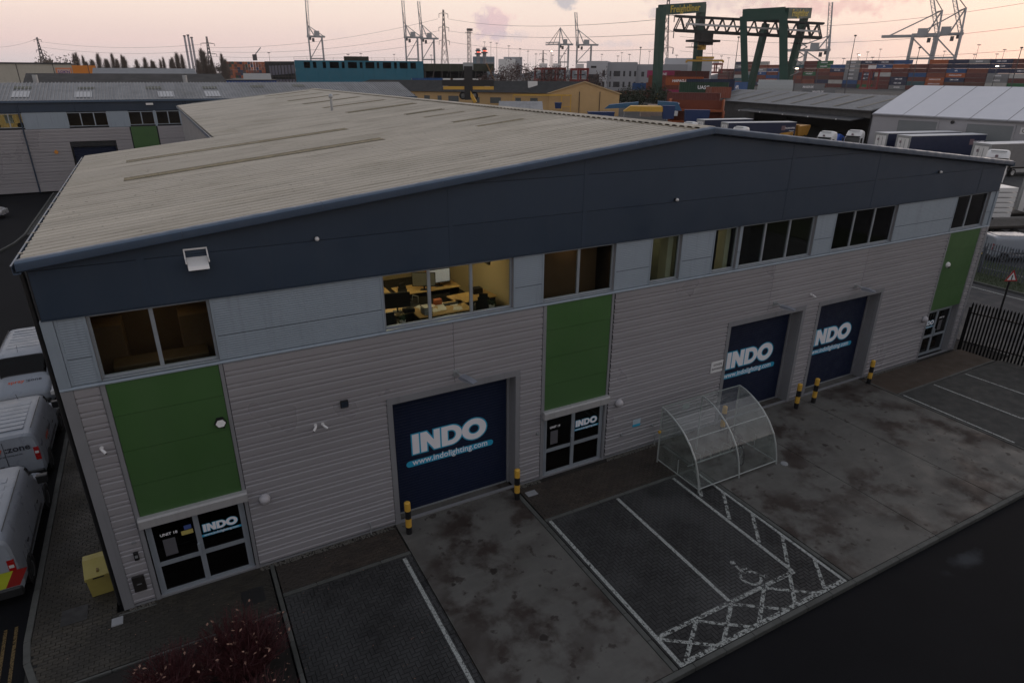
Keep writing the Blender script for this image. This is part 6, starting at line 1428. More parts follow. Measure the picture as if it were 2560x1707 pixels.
def container(c, loc, ang, label, group=None, L=12.19, simple=False, text=None):
    t = thing('shipping_container', label, 'container', loc, ang, group); b, f_, d, r, tx = cont_parts(c, L)
    put('body', b, t)
    for q in d: put(q.name.split('.')[0], q, t)
    if not simple: put('frame', f_, t); put('lock_rods', r, t)
    if tx and (text or (text is None and R_.random() < .6)): lettering('lettering', tx, t, (L*.5, -1.235, .95), (1, 0, 0), (0, 0, 1))
    return t
# the long stack on the right: runs from far (left) to nearer (right)
PA, PB = at(1842, 155, 640), at(2680, 146, 482); ua = (PB-PA); ua.z = 0; LT = ua.length; ua.normalize(); angA = math.atan2(ua.y, ua.x)
pal = ['maroon']*10+['rust']*5+['brown']*3+['orange']*2+['navy']*3+['blue']*3+['grey']*4+['green']*1+['teal']*1+['white']*1
fixed = {(5, 7): 'green', (6, 7): 'green', (6, 8): 'green', (3, 6): 'green', (5, 9): 'grey', (3, 9): 'grey', (2, 9): 'grey', (5, 11): 'blue', (6, 11): 'navy', (2, 10): 'navy', (3, 10): 'navy', (3, 11): 'white', (6, 5): 'white', (6, 2): 'white', (2, 14): 'orange', (3, 15): 'orange', (2, 17): 'grey', (3, 18): 'white', (1, 20): 'orange', (2, 19): 'blue', (4, 15): 'blue', (1, 17): 'white', (6, 17): 'navy', (5, 19): 'blue', (2, 15): 'navy', (1, 14): 'orange', (3, 17): 'grey', (5, 3): 'rust', (4, 3): 'blue', (3, 4): 'blue', (1, 19): 'rust'}
ncol = int(LT/12.6)
for i in range(ncol):
    p = PA+ua*(i*12.6); zt = PA.z+(PB.z-PA.z)*i/ncol; rows = 8
    extra = 1 if i > ncol*.74 else 0
    for r in range(rows):
        c = fixed.get((r-1, i)) or R_.choice(pal); z = zt-2.6*(rows-r)+2.6*0
        if r == rows-1 and i % 5 == 3 and not extra: continue
        container(c, (p.x+R_.uniform(-.15, .15), p.y, z), angA, '%s shipping container in the long port stack beyond the haulage yard' % CW[c], 'containers of the long port stack', simple=True, text=(True if (r-1, i) in fixed and c in CT else None))
# second row behind, seen at the left end
for i in range(6):
    p = at(1800+i*9, 162, 700); 
    for r in range(5): c = R_.choice(['maroon', 'rust', 'maroon', 'brown']); container(c, (p.x, p.y, 4+r*2.6), angA, '%s container in the stack beyond the end of the long one' % CW[c], 'containers beyond the long stack', simple=True, text=False)
# far left stack, door ends facing
PA, PB = at(560, 154, 760), at(702, 154, 760); ul = PB-PA; ul.z = 0; n = int(ul.length/2.55); ul.normalize(); angL = math.atan2(ul.y, ul.x)+math.pi/2
for i in range(n):
    for r in range(6):
        c = R_.choice(['orange', 'orange', 'rust', 'rust', 'maroon', 'maroon', 'brown', 'orange', 'dkgreen', 'navy']); p = PA+ul*(i*2.55)
        container(c, (p.x, p.y, PA.z-2.6*(6-r)), angL, '%s container end in the far stack left of the teal hall' % CW[c], 'containers of the far left stack', simple=True, text=False)
# rail terminal under the gantry
def cont_px(c, px, py, d, ang, label, L=12.19, text=None): p = at(px, py, d); return container(c, (p.x, p.y, p.z), ang, label, None, L, False, text)
fa = lambda px, d, tdeg=0: facing(px, d, rad(tdeg))
cont_px('pink', 1622, 243, 262, fa(1640, 262, -6), 'pink container on the ground at the gantry foot', text=True); cont_px('rust', 1615, 225, 268, fa(1640, 262, -6), 'rust-red container lying on the pink ground container', text=False); cont_px('rust', 1621, 207, 268, fa(1640, 262, -6), 'upper rust-red container under the raised pink one', text=False); cont_px('pink', 1618, 195, 270, fa(1640, 262, -6), 'raised pink container on top of the gantry-foot stack', text=True)
cont_px('orange', 1664, 213, 240, fa(1690, 240, -4), 'orange container between the gantry legs', text=True); cont_px('maroon', 1686, 197, 262, fa(1700, 262, -4), 'maroon container behind the orange one between the gantry legs', text=False); cont_px('blue', 1580, 225, 290, fa(1590, 290), 'bright blue container left of the gantry foot', text=False)
for k, (c, px) in enumerate([('maroon', 1478), ('rust', 1536), ('maroon', 1592)]): cont_px(c, px, 246, 258, fa(px, 258, -3), ('%s container lined up behind the yellow gable, %s' % (CW[c], ('before the office block', 'in the middle of the line', 'next to the gantry foot')[k])), text=False)
cont_px('dkgreen', 1698, 232, 186, fa(1740, 186, -5), 'dark green container low under the blue one at the rail sidings', text=True); cont_px('navy', 1715, 224, 190, fa(1740, 190, -5), 'plain blue container in front of the green container end', text=False)
cont_px('blue', 1803, 232, 192, fa(1810, 192, 62), 'blue container showing its door end beside the green one'); cont_px('rust', 1770, 246, 178, fa(1780, 178, 40), 'small rust-red container end below the green one', 6.06)
cont_px('maroon', 1668, 260, 170, fa(1700, 170, -8), 'maroon platform container on the orange racks', text=False)
for k, (py, l) in enumerate([(277, 'upper'), (305, 'lower')]):
    p = at(1672, py, 160); t = thing('flat_rack', 'orange flat rack container, %s of the stack by the dark shed' % l, 'container', (p.x, p.y, p.z), fa(1720, 160, -10)); orr = mat('orange_rack', (.30, .07, .015), .6, 0, .15, .8, grime=.3)
    MB().box(0, 12, -1.2, 1.2, 0, .4).build('deck', orr, t); MB().box(0, .3, -1.2, 1.2, .4, 2.6).box(11.7, 12, -1.2, 1.2, .4, 2.6).build('end_frame', orr, t); MB().box(.3, 11.7, 1.0, 1.15, .4, 2.3).build('load', mat('rack_load', (.16, .035, .012), .7), t)
cont_px('grey', 2003, 238, 300, fa(2030, 300, -3), 'grey container printed in black behind the ribs of the dark shed roof', text=True); cont_px('grey', 1980, 226, 312, fa(2000, 312, -3), 'grey container set back behind the printed grey one', text=True)
for (px, c, l) in [(1030, 'blue', 'upper'), (1030, 'blue', 'lower')]: cont_px(c, px, 219 if l == 'upper' else 240, 205, fa(1060, 205, 8), '%s blue container of the pair beside the reach stacker' % l, L=9.0, text=False)
cont_px('navy', 1018, 240, 214, fa(1060, 205, 70), 'dark container end behind the pair of blue ones', text=False)
for k in range(2): cont_px('maroon', 915+k*62, 236, 235, fa(950, 235), ('maroon container below the teal hall, away from the blue pair', 'maroon container below the teal hall, next to the blue pair')[k], text=False)
# loose yard clutter behind the ridge
for (px, py, d, w_, h, m, nm, l) in [(1600, 292, 150, 2.4, 2.0, 'pale_block', 'crate', 'pinkish crate behind the ridge'), (1620, 290, 152, 4, 2.2, 'pale_block', 'crate', 'wide pinkish crate stack behind the ridge'), (1650, 290, 158, 4, 2.6, 'white_paint', 'crate', 'pale cabin by the blue skip'), (1655, 298, 140, 2.4, 2.4, 'skip_blue', 'skip', 'blue skip beside the orange racks'), (1710, 305, 145, 5, 2.2, 'skip_blue', 'skip', 'long blue skip in front of the orange racks'), (1470, 296, 130, 5, 1.0, 'skip_blue', 'skip', 'dark blue skip under the yellow gable'), (1388, 272, 160, 1.5, 1.2, 'skip_blue', 'skip', 'blue skip against the side of the yellow workshop')]:
    m = {'pale_block': mat('pale_block', (.42, .33, .28), .8), 'skip_blue': mat('skip_blue', (.015, .04, .13), .6), 'white_paint': M_white}[m]
    p = at(px, py, d); t = thing(nm, l, nm, (p.x, p.y, p.z), fa(px, d, 5)); taper(MB(), 0, w_, 0, 2, 0, h, .12).build('body', m, t); MB().box(-.05, w_+.05, -.05, 2.05, h, h+.12).build('rim', m, t)
p = at(1556, 305, 140); t = thing('market_canopy', 'yellow and blue canopy behind the ridge', 'canopy', (p.x, p.y, p.z), fa(1580, 140)); MB().prism([(0, 2.0), (9, 2.0), (7.6, 3.0), (1.4, 3.0)], 'y', 0, 5).build('yellow_cover', M_yel, t); MB().prism([(-4, 2.2), (3, 2.6), (3, 3.6), (-3, 3.0)], 'y', 5.2, 8).prism([(7, 2.0), (12, 2.0), (11, 3.6), (7, 3.8)], 'y', 5.2, 8).build('blue_cover', mat('sky_blue_sheet', (.03, .11, .22), .6), t)
for x in (.2, 8.8): MB().box(x-.06, x+.06, .2, .3, 0, 2.0).build('leg', M_steel, t)

# reach stacker by the ridge
p = at(1172, 250, 165); t = thing('reach_stacker', 'black and yellow reach stacker behind the ridge', 'reach stacker', (p.x, p.y, p.z), fa(1172, 165)); 
MB().box(-6, 6, -.4, .4, 2.3, 3.0).build('spreader', M_yel, t); MB().box(-6.2, 6, -.3, .5, 3.05, 4.4).build('spreader_frame', M_black, t); MB().box(-1.0, 1.0, -.5, 1.2, .0, 7.4).build('mast', M_black, t); MB().box(-1.2, 1.2, .4, 2.2, 6.6, 8.2).build('cab', M_steel, t); MB().bar((0, 0, 2.3), (1.6, -.5, -.6), .7).build('boom_foot', M_yel, t)
for s in (-1, 1): wheel_parts(t, s*1.4, 1.2, .9, .6)

# ================================================================== green rail gantry
gg = mat('gantry_green', (.012, .058, .042), .5, 0, .15, .3); gd = mat('gantry_dark', (.030, .034, .032), .7)
DG = 245
GA = thing('rail_gantry_crane', 'tall dark green rail gantry crane lettered in yellow', 'gantry crane')
def G(px, py, d): return at(px, py, d)
def leg(p0, p1, d, w_, w2=None): MB().bar(G(*p0, d), G(*p1, d), w_, w2 or w_).build('leg', gg, GA)
leg((1641, 240), (1653, 20), 245, 2.4); leg((1737, 236), (1754, 12), 262, 2.4)
leg((1863, 232), (1858, 42), 250, 2.2); leg((1873, 232), (1915, 60), 268, 1.9); leg((1959, 234), (1958, 32), 250, 2.6); leg((1962, 232), (2012, 40), 268, 2.0)
def beam(p0, d0, p1, d1, w_, h): MB().bar(G(*p0, d0), G(*p1, d1), w_, h).build('cross_beam', gg, GA); return G(*p0, d0), G(*p1, d1)
a1, b1 = beam((1652, 26), 245, (1758, 19), 262, 2.4, 3.2); a2, b2 = beam((1856, 40), 250, (1962, 34), 250, 2.4, 3.6); a3, b3 = beam((1962, 34), 250, (2020, 34), 268, 2.4, 3.2)
MB().cyl(G(1655, 240, 245), G(1655, 246, 245), .1, n=5).build('foot', M_yel, GA); MB().bar(G(1634, 241, 245), G(1650, 241, 245), 2.8, 1.6).build('foot', M_yel, GA)
for (a, b) in ((a1, b1), (a3, b3)):
    u = (b-a).normalized(); n_ = u.cross(Vector((0, 0, 1))); me = curve_mesh('lettering', mat('yellow_letter', (.55, .42, .05), .5), text='Freightliner', size=3.0, offset=.05, depth=.03, align='CENTER'); wd = max(v.co.x for v in me.vertices)-min(v.co.x for v in me.vertices); k = (b-a).length*.70/wd
    lettering('lettering', scaled(me, k, 1.0), GA, (a+b)/2+n_*1.26-Vector((0, 0, .95)), u, Vector((0, 0, 1)))
ug = Vector((math.cos(facing(1760, 250)), math.sin(facing(1760, 250)), 0))
# truss girder, two side trusses
def truss(p0, p1, h, n, w_, name='girder'):
    b = MB(); p0, p1 = Vector(p0), Vector(p1); up = Vector((0, 0, h))
    b.bar(p0, p1, w_*1.5).bar(p0+up, p1+up, w_)
    for k in range(n):
        q0, q1 = p0.lerp(p1, k/n), p0.lerp(p1, (k+1)/n); qm = (q0+q1)/2; b.bar(q0, qm+up, w_*.7).bar(qm+up, q1, w_*.7)
    return b.build(name, gd, GA)
g0, g1 = G(1684, 76, 248), G(2054, 95, 262)
off = Vector((math.sin(-facing(1860, 250)), math.cos(-facing(1860, 250)), 0))*5
hgt = (G(1690, 40, 248)-G(1690, 76, 248)).z
truss(g0, g1, hgt, 14, .55); truss(g0+off, g1+off, hgt, 14, .45)
MB().bar(g0+ug*4+Vector((0, 0, hgt*.42))-off*.2, g1-ug*1+Vector((0, 0, hgt*.42))-off*.2, .55).build('rail_pipe', mat('white_rail', (.5, .5, .5), .5), GA)
for k in range(9): q = g0.lerp(g1, k/8); MB().bar(q, q+off, .4).bar(q+Vector((0, 0, hgt)), q+off+Vector((0, 0, hgt)), .4).build('girder_tie', gd, GA)
c0 = G(1770, 85, 248); MB().box(c0.x-5, c0.x+5, c0.y-1, c0.y+5, c0.z-2.5, c0.z-1.8).box(c0.x-2.6, c0.x+3.0, c0.y+.5, c0.y+3.5, c0.z-1.8, c0.z+.2).box(c0.x-1, c0.x+3, c0.y+.2, c0.y+3.0, c0.z-3.4, c0.z-2.5).build('trolley', M_black, GA)
c1 = G(1754, 122, 250); MB().box(c1.x-1, c1.x+1, c1.y-1, c1.y+1, c1.z-.4, c1.z+2.2).build('operator_cab', M_yel, GA)
c2 = G(1762, 152, 252); ug = Vector((math.cos(facing(1760, 250)), math.sin(facing(1760, 250)), 0)); MB().bar(c2-ug*6.1, c2+ug*6.1, 1.2, .6).bar(c2-ug*3+Vector((0, 0, .9)), c2+ug*3+Vector((0, 0, .9)), .9, .7).bar(c2-ug*6.1, c2-ug*6.1-Vector((0, 0, .7)), .5).bar(c2+ug*6.1, c2+ug*6.1-Vector((0, 0, .7)), .5).build('spreader', M_yel, GA)
for s in (-2.5, 2.5): MB().bar(c2+ug*s+Vector((0, 0, 1)), c0+ug*s*.6-Vector((0, 0, 2.4)), .08).build('rope', M_black, GA)
c3 = G(1905, 42, 252); MB().box(c3.x-5, c3.x+4, c3.y+1, c3.y+4, c3.z+1.0, c3.z+2.2).build('machinery_house', gg, GA)
for (px, py, d) in [(2000, 108, 260), (1738, 118, 250)]: q = G(px, py, d); MB().box(q.x-3, q.x+3, q.y-1.5, q.y+1.5, q.z-.2, q.z).box(q.x-3, q.x+3, q.y-1.5, q.y-1.45, q.z+1.0, q.z+1.1).bar((q.x-3, q.y-1.5, q.z), (q.x-3, q.y-1.5, q.z+1.1), .08).bar((q.x+3, q.y-1.5, q.z), (q.x+3, q.y-1.5, q.z+1.1), .08).build('walkway', gd, GA)
b = MB(); q0, q1 = G(1985, 190, 258), G(2012, 108, 258)
for k in range(8): b.bar(q0.lerp(q1, k/8)+ug*(1.2 if k % 2 else -1.2), q0.lerp(q1, (k+1)/8)+ug*(-1.2 if k % 2 else 1.2), .3)
b.build('stairway', mat('pale_steel', (.25, .25, .26), .6), GA)
t = thing('white_hangar', 'ribbed pale arched shelter behind the gantry legs', 'shelter', tuple(G(1891, 238, 235)), fa(1920, 235)); hg = MB(); pr_ = [(6*math.cos(rad(k*15)), 5*math.sin(rad(k*15))) for k in range(13)]
MB().sheet(pr_, lambda y, z, e: ((0, 10.5)[e], y+6, z-.5)).build('arched_roof', mat('pale_arch', (.32, .33, .32), .5), t)
for k in range(14): MB().sheet(pr_, lambda y, z, e: ((k*.75, k*.75+.3)[e], y*1.015+6, z*1.015-.5)).build('rib', MATS['pale_arch'], t)

# ================================================================== quay cranes
M_qc = mat('quay_crane_white', (.36, .37, .38), .6, 0, .08, .1); M_qd = mat('quay_crane_dark', (.07, .07, .075), .7)
def quay(label, px, d, W, beam_y, apex, boom, mirror=1, base_y=187, lean=None, back=.9, s=1.0):
    """side frames face the viewer; u right (mirrored by mirror), depth 16 m; sizes taken from pixels at distance d"""
    yaw = facing(px, d); u = Vector((math.cos(yaw), math.sin(yaw), 0))*mirror; v = Vector((-math.sin(yaw), math.cos(yaw), 0)); k = mpp(px, 150, d)
    o = at(px, base_y, d); t = thing('quay_crane', label, 'crane', tuple(o))
    def P(a, h, dd=0): return u*a+Vector((0, 0, h))+v*dd
    zb = at(px, beam_y, d).z-o.z; za = at(px, apex, d).z-o.z; Wm = W*k; th = 1.5*s
    for dd in (-9, 9):
        for a in (0, Wm): MB().bar(P(a, 0, dd), P(a, zb+(3 if a == 0 else 0), dd), th*1.1).build('leg', M_qc, t)
        MB().bar(P(0, zb*.42, dd), P(Wm, zb*.42, dd), th*.8).bar(P(0, zb*.42, dd), P(Wm, zb*.95, dd), th*.55).build('brace', M_qc, t)
        MB().bar(P(-2, zb, dd*.45), P(Wm*(1+back), zb, dd*.45), th*.8, th*1.3).build('girder', M_qc, t)
        MB().bar(P(0, zb, dd), P(Wm*.06, za, dd*.3), th*.8).bar(P(Wm*.5, zb, dd*.6), P(Wm*.06, za, dd*.3), th*.55).build('apex_frame', M_qc, t)
        MB().bar(P(Wm*.06, za, dd*.3), P(Wm*(1+back*.8), zb, dd*.45), th*.4).build('back_stay', M_qc, t)
        bx, bz = boom; tip = P(bx*k, at(px, bz, d).z-o.z, dd*.45) if lean is None else P(lean[0]*k, at(px, lean[1], d).z-o.z, dd*.45)
        h = P(-1, zb, dd*.45); MB().bar(h, tip, th*.55).build('boom', M_qc, t)
        for f1, f2 in ((.45, 1), (.8, 1)): MB().bar(P(Wm*.06, za, dd*.3), h.lerp(tip, f1), th*.25).build('fore_stay', M_qd, t)
    n = 10; b = MB()
    hl_, hr_ = P(-1, zb, -4), P(-1, zb, 4); tl = P(bx*k, at(px, bz, d).z-o.z, -4); tr = P(bx*k, at(px, bz, d).z-o.z, 4); offb = (u*1.0)*3.0 if abs(bx*k) < abs(at(px, bz, d).z-o.z-zb) else Vector((0, 0, 3.0))
    for i in range(n):
        p, q = hl_.lerp(tl, i/n), hr_.lerp(tr, (i+1)/n); b.bar(p, q, .4); b.bar(hl_.lerp(tl, i/n), hl_.lerp(tl, (i+.5)/n)+offb, .35).bar(hl_.lerp(tl, (i+.5)/n)+offb, hl_.lerp(tl, (i+1)/n), .35)
    b.bar(hl_+offb, tl+offb, .6).bar(hr_+offb, tr+offb, .6); b.build('boom_lattice', M_qc, t)
    for a, w_, z0, z1, m in ((Wm*.45, Wm*.4, 0, 6.5, M_qc), (Wm*.25, 3, -6, -2, M_qd), (Wm*.05, 2.5, -4, 0, M_qd)):
        MB().bar(P(a, zb+(z0+z1)/2), P(a+w_, zb+(z0+z1)/2), 8, z1-z0).build('machinery_house' if m is M_qc else 'trolley', m, t)
    for a in (0, Wm): MB().bar(P(a, zb*.42, -9), P(a, zb*.42, 9), th).bar(P(a, zb, -9), P(a, zb, 9), th).build('portal_beam', M_qc, t)
    return t
quay('quay crane with raised boom standing alone behind the teal hall', 781, 950, 33, 92, 65, (2, -6), 1, back=.25); quay('quay crane with raised boom, left of the close pair behind the teal hall', 1018, 950, 30, 94, 62, (-4, 3), 1, back=.45); quay('quay crane with raised boom, right of the close pair behind the teal hall', 1058, 960, 30, 97, 62, (-6, 5), 1, back=.4)
quay('quay crane with lowered boom behind the office block', 1396, 980, 23, 112, 70, (-34, 113), 1, back=.5); quay('quay crane with raised boom behind the office block', 1440, 985, 35, 113, 76, (-9, 32), 1, back=.5)
quay('quay crane with raised boom beside the green gantry', 2060, 760, 55, 126, 90, (10, 8), -1, back=1.1, s=1.1)
quay('quay crane with raised boom, left of the pair behind the long container stack', 2322, 800, 62, 90, 28, (45, -40), -1, back=1.3, s=1.15); quay('quay crane with raised boom, right of the pair behind the long container stack', 2378, 800, 62, 86, 22, (50, -42), -1, back=1.0, s=1.15)
# jib crane far left
p = at(638, 152, 800); t = thing('jib_crane', 'small luffing jib crane above the far left container stack', 'crane', tuple(p)); kk = mpp(638, 152, 800); MB().box(-2, 2, -2, 2, 0, 6).build('house', M_qd, t); MB().bar((0, 0, 5), (20*kk*.9, -8*kk*.3, 32*kk), 1.0).build('jib', M_qc, t)

# ================================================================== pylons, masts, chimneys, lines
M_pyl = mat('pylon_steel', (.10, .095, .10), .7, .2, .1, .2)
def pylon(label, px, ytop, ybase, d, arms, w=.12, th=.35):
    a, b = at(px, ytop, d), at(px, ybase, d); H = a.z-b.z; t = thing('electricity_pylon', label, 'pylon', (a.x, a.y, b.z), facing(px, d, rad(10))); bw = H*w
    ws = lambda f: bw*(1-f)**1.3*.5+.45
    m = MB(); lv = [0, .18, .34, .48, .6, .7, .79, .87, .94, 1]
    for f0, f1 in zip(lv, lv[1:]):
        for sx in (-1, 1):
            for sy in (-1, 1): m.bar((sx*ws(f0), sy*ws(f0), f0*H), (sx*ws(f1), sy*ws(f1), f1*H), th)
            m.bar((-ws(f0), sx*ws(f0), f0*H), (ws(f1), sx*ws(f1), f1*H), th*.6).bar((ws(f0), sx*ws(f0), f0*H), (-ws(f1), sx*ws(f1), f1*H), th*.6).bar((sx*ws(f0), -ws(f0), f0*H), (sx*ws(f1), ws(f1), f1*H), th*.6)
    m.build('tower', M_pyl, t)
    for (f, r) in arms:
        A = MB().bar((-r*H, 0, f*H), (0, 0, f*H+.035*H), th*.6).bar((r*H, 0, f*H), (0, 0, f*H+.035*H), th*.6).bar((-r*H, 0, f*H), (r*H, 0, f*H), th*.7).build('cross_arm', M_pyl, t)
        for s in (-1, 1): MB().cyl((s*r*H, 0, f*H), (s*r*H, 0, f*H-.07*H), .22, n=5).build('insulator', M_pyl, A)
    return a, H
pylon('tall double-circuit pylon behind the teal hall', 1108, 25, 170, 620, [(.93, .085), (.70, .095), (.47, .10)]); pylon('pylon at the far left above the storage building', 92, 94, 178, 900, [(.93, .10), (.62, .11), (.32, .13)], th=.5); pylon('pylon behind the poplars by the chimneys', 516, 92, 178, 700, [(.80, .20), (.50, .22)], th=.45); pylon('pylon behind the left leg of the green gantry', 1672, -6, 215, 330, [(.80, .09), (.62, .10), (.44, .11)], w=.12, th=.22)
pylon('small far pylon between the office block and the white box building', 1358, 126, 186, 1200, [(.85, .16), (.6, .2)], th=.5)
def mast(label, px, ytop, ybase, d, head=2.2, group=None, r=.16, lit=False):
    a, b = at(px, ytop, d), at(px, ybase, d); t = thing('lighting_mast', label, 'light mast', (a.x, a.y, b.z), 0, group); H = a.z-b.z
    MB().cyl((0, 0, 0), (0, 0, H), r*1.5, r*.8, n=6).build('pole', M_pyl, t); MB().cyl((0, 0, H-.5), (0, 0, H), head*.5, head*.5, n=8).build('head', M_pyl, t)
    if lit: MB().cyl((0, 0, H-.7), (0, 0, H-.5), head*.45, head*.45, n=8).build('lamp', emit('mast_lamp', (1, .86, .66), 14), t)
for (px, y) in [(1211, 105), (1227, 106), (1242, 108), (1272, 115), (1300, 122), (1320, 128), (1340, 135), (1376, 128), (1382, 138), (1402, 140), (1412, 134), (1505, 136), (1545, 140), (1555, 132), (1574, 136), (1624, 128), (1692, 138), (1804, 140), (1822, 145), (2146, 135), (2170, 130), (2202, 123), (2182, 143), (2448, 112), (2437, 136), (2493, 135), (2512, 124), (2362, 128), (2110, 146), (672, 132), (985, 136), (1078, 138), (870, 136), (902, 134)]:
    mast('slim lighting mast of the container port', px, y, 182, 700+R_.uniform(-60, 60), 2.6, 'lighting masts of the port', .15)
for (px, y, l) in [(2146, 136, 'lit lighting mast over the green containers'), (1376, 127, 'lit lighting mast by the quay crane with lowered boom')]: mast(l, px+3, y, 182, 690, 1.8, None, .2, True)
for (px, y, b, d, l) in [(2139, 88, 236, 300, 'tall thin mast before the green containers of the long stack'), (1847, 92, 232, 300, 'tall thin mast between the gantry frames'), (2300, 118, 236, 300, 'tall orange-tinted mast before the long stack'), (2555, 118, 232, 300, 'tall thin mast before the end of the long stack'), (2050, 150, 226, 330, 'shorter mast before the gantry end of the long stack'), (1602, 118, 215, 330, 'tall lamp mast beside the office block')]: mast(l, px, y, b, d, .9, None, .14)
p0 = at(2494, 163, 420); mast('lit floodlight mast before the orange containers', 2494, 163, 236, 420, 1.5, None, .16, True); mast('lit floodlight on the stairway side of the green gantry', 1993, 168, 236, 300, 1.4, None, .1, True)
# lattice light tower
a, b = at(1172, 72, 500), at(1172, 170, 500); t = thing('lattice_light_tower', 'lattice tower crowned with floodlights behind the teal hall', 'light tower', (a.x, a.y, b.z)); H = a.z-b.z; m = MB(); n = 14
for sx in (-1, 1):
    for sy in (-1, 1): m.bar((sx*1.1, sy*1.1, 0), (sx*.8, sy*.8, H), .25)
for k in range(n): s = 1 if k % 2 else -1; m.bar((-s, -1, H*k/n), (s, -1, H*(k+1)/n), .18).bar((-1, -s, H*k/n), (-1, s, H*(k+1)/n), .18)
m.build('tower', M_qd, t); MB().box(-2.2, 2.2, -1.5, 1.5, H-2.6, H-2.3).build('platform', M_qd, t)
for k in range(5): MB().box(-2+k*.9, -1.4+k*.9, -1.4, -.8, H-1.6, H).build('floodlight', M_qd, t)
for i, (px, y0, y1, w_) in enumerate([(461, 92, 162, 4.2), (470, 90, 165, 4.2), (479, 96, 162, 4.2)]):
    a, b = at(px, y0, 1100), at(px, y1, 1100); t = thing('chimney', 'tall slim pale chimney of the trio behind the poplars, %s' % ('first from the pylon side' if i == 2 else ('tallest, in the middle' if i == 1 else 'farthest from the pylon')), 'chimney', (a.x, a.y, 0)); MB().cyl((0, 0, 0), (0, 0, a.z), 1.6, 1.3, n=12).build('stack', mat('pale_chimney', (.42, .40, .42), .8, 0, .1, .1), t, smooth=True); MB().cyl((0, 0, a.z), (0, 0, a.z+1.5), 1.8, n=12).build('rim', M_qd, t)
for i, (px, y0) in enumerate([(1195, 122), (1211, 119)]):
    a = at(px, y0, 900); t = thing('power_station_stack', 'squat steel stack with red lamps behind the stripped hall, %s of two' % ('shorter' if i == 0 else 'taller'), 'chimney', (a.x, a.y, 4)); H = a.z-4; MB().cyl((0, 0, 0), (0, 0, H), 2.4, n=12).build('stack', mat('pale_steel', (.25, .25, .26), .6), t, smooth=True); MB().cyl((0, 0, H-7), (0, 0, H-5.5), 4.2, n=12).build('gallery', M_qd, t); MB().cyl((0, 0, H-3), (0, 0, H-2), 3.4, n=12).build('gallery', M_qd, t)
    for k in range(3): MB().box(-2.5+2.2*k, -1.7+2.2*k, -3, -2.4, H-4.6, H-3.9).build('red_lamp', emit('red_lamp', (1, .12, .06), 4), t)
t, L, H = bldg('power_station', 'pale blue-grey power station block beyond the stripped hall', 1182, 1236, 144, 900, 30, 0, 3); MB().box(0, L, 0, 30, 0, H).build('wall', mat('blue_grey_sheet', (.16, .22, .26), .6), t); MB().box(L*.6, L*.98, -1, 0, H*.5, H*.8).build('louvre_bank', MATS['pale_steel'], t); MB().box(0, L, 0, 30, H, H+1).build('parapet', MATS['blue_grey_sheet'], t)
def wire(label, pts, d0, d1, r=.10):
    (x0, y0), (x1, y1), sag = pts; a, b = at(x0, y0, d0), at(x1, y1, d1); m = MB(); n = 20; prev = None
    for k in range(n+1):
        f = k/n; p = a.lerp(b, f)-Vector((0, 0, sag*4*f*(1-f)))
        if prev is not None: m.cyl(prev, p, r, n=3, cap=False)
        prev = p
    tag(m.build('power_line', M_pyl), label, 'power line', 'overhead power lines')
WL = 'thin overhead power line crossing the dusk sky'
for (p0, p1, s, d0, d1) in [((1120, 48), (1640, 50), 4, 620, 330), ((1122, 78), (1640, 86), 3, 620, 330), ((1122, 105), (1635, 124), 3, 620, 330), ((1700, 62), (2600, 2), 4, 330, 300), ((1700, 92), (2600, 62), 4, 330, 300), ((1700, 128), (2600, 122), 3, 330, 300), ((1095, 48), (520, 120), 6, 620, 700), ((1095, 78), (530, 130), 6, 620, 700), ((1095, 105), (530, 142), 5, 620, 700), ((500, 112), (100, 105), 4, 700, 900), ((500, 128), (100, 118), 4, 700, 900), ((85, 100), (-60, 118), 3, 900, 800)]: wire(WL, (p0, p1, s), d0, d1, .06 if d0 < 400 else .10)
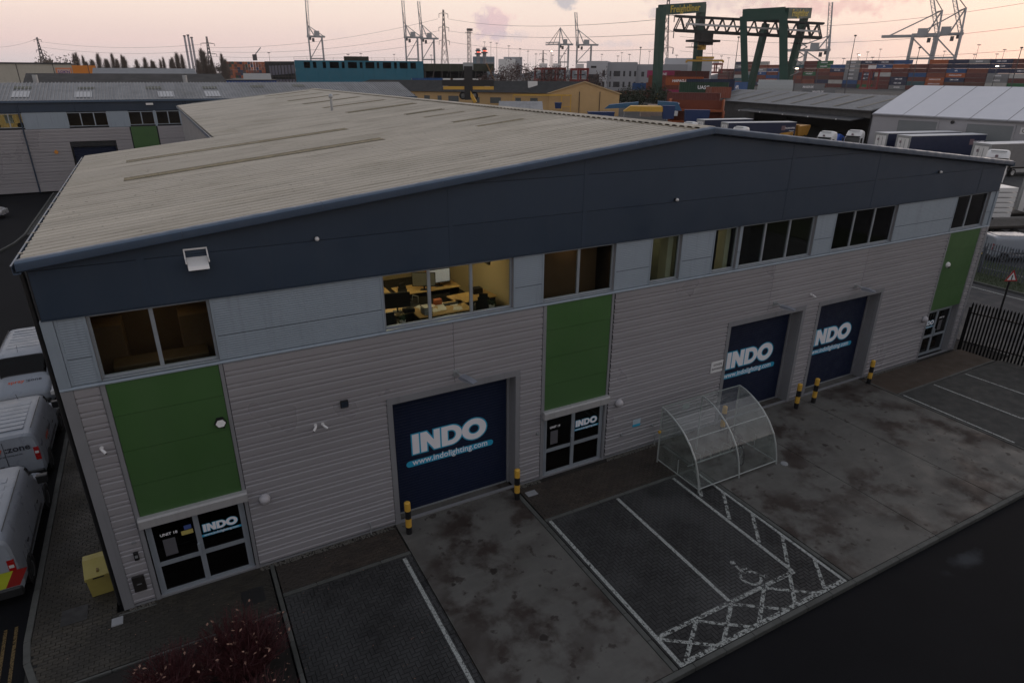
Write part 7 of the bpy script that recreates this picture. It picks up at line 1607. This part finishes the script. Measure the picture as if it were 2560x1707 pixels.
# straddle carriers
for i, (px, y0, y1, d) in enumerate([(1358, 174, 206, 300), (1392, 174, 206, 300), (1449, 174, 208, 295), (1700, 160, 185, 420), (1745, 160, 185, 420), (1790, 160, 186, 420), (2180, 172, 226, 380)]):
    a, b = at(px, y0, d), at(px, y1, d); t = thing('straddle_carrier', ['red straddle carrier nearest the white box building', 'red straddle carrier in the middle of the three before the office block', 'red straddle carrier next to the office block', 'far red straddle carrier beside the left gantry leg', 'far red straddle carrier in the middle behind the gantry', 'far red straddle carrier next to the long stack', 'red straddle carrier working before the green containers'][i], 'straddle carrier', (a.x, a.y, b.z), facing(px, d, rad(25))); H = max(6, a.z-b.z); rd = mat('carrier_red', (.20, .022, .020), .6)
    for sx in (-2.2, 2.2):
        for sy in (-3.5, 3.5): MB().bar((sx, sy, .8), (sx, sy, H-.8), .6).build('leg', rd, t)
        MB().bar((sx, -4.2, .9), (sx, 4.2, .9), .8, 1.0).bar((sx, -4, H-.7), (sx, 4, H-.7), .7, .9).build('side_beam', rd, t)
    for sy in (-3.5, 3.5): MB().bar((-2.2, sy, H-.6), (2.2, sy, H-.6), .6, .8).build('cross_beam', rd, t)
    MB().box(-1.2, 1.2, -1.5, 1.5, H-.2, H+1.4).build('engine_house', M_white, t); MB().box(-1.1, 1.1, -3, 3, H*.5, H*.5+.4).build('spreader', M_black, t)
# opposite row across the road, mirrored in the curved shelter panes
OP = thing('warehouse', 'plain grey warehouse across the road, mirrored in the curved shelter panes', 'warehouse', (0, -25.5, 0)); MB().box(-60, 75, -18, 0, -.1, 7.6).build('wall', mat('opposite_cladding', (.10, .10, .105), .6, .1, .15, .5), OP); MB().prism([(-18.4, 7.6), (.4, 7.6), (.4, 8.2), (-9, 9.4), (-18.4, 8.2)], 'x', -60.4, 75.4).build('roof', MATS['dark_coping'], OP)
# ================================================================== evening haze over the port
mh = bpy.data.materials.new('evening_haze'); mh.use_nodes = True; mt = mh.node_tree; mt.nodes.clear()
pv = mt.nodes.new('ShaderNodeVolumePrincipled'); pv.inputs['Color'].default_value = (.96, .94, .97, 1); pv.inputs['Density'].default_value = 8e-5; pv.inputs['Anisotropy'].default_value = .2
mo = mt.nodes.new('ShaderNodeOutputMaterial'); mt.links.new(pv.outputs[0], mo.inputs['Volume'])
tag(MB().box(-1900, 2600, -600, 2600, -1.5, 135).build('haze', mh), 'thin evening haze over the port', 'haze', kind='stuff')
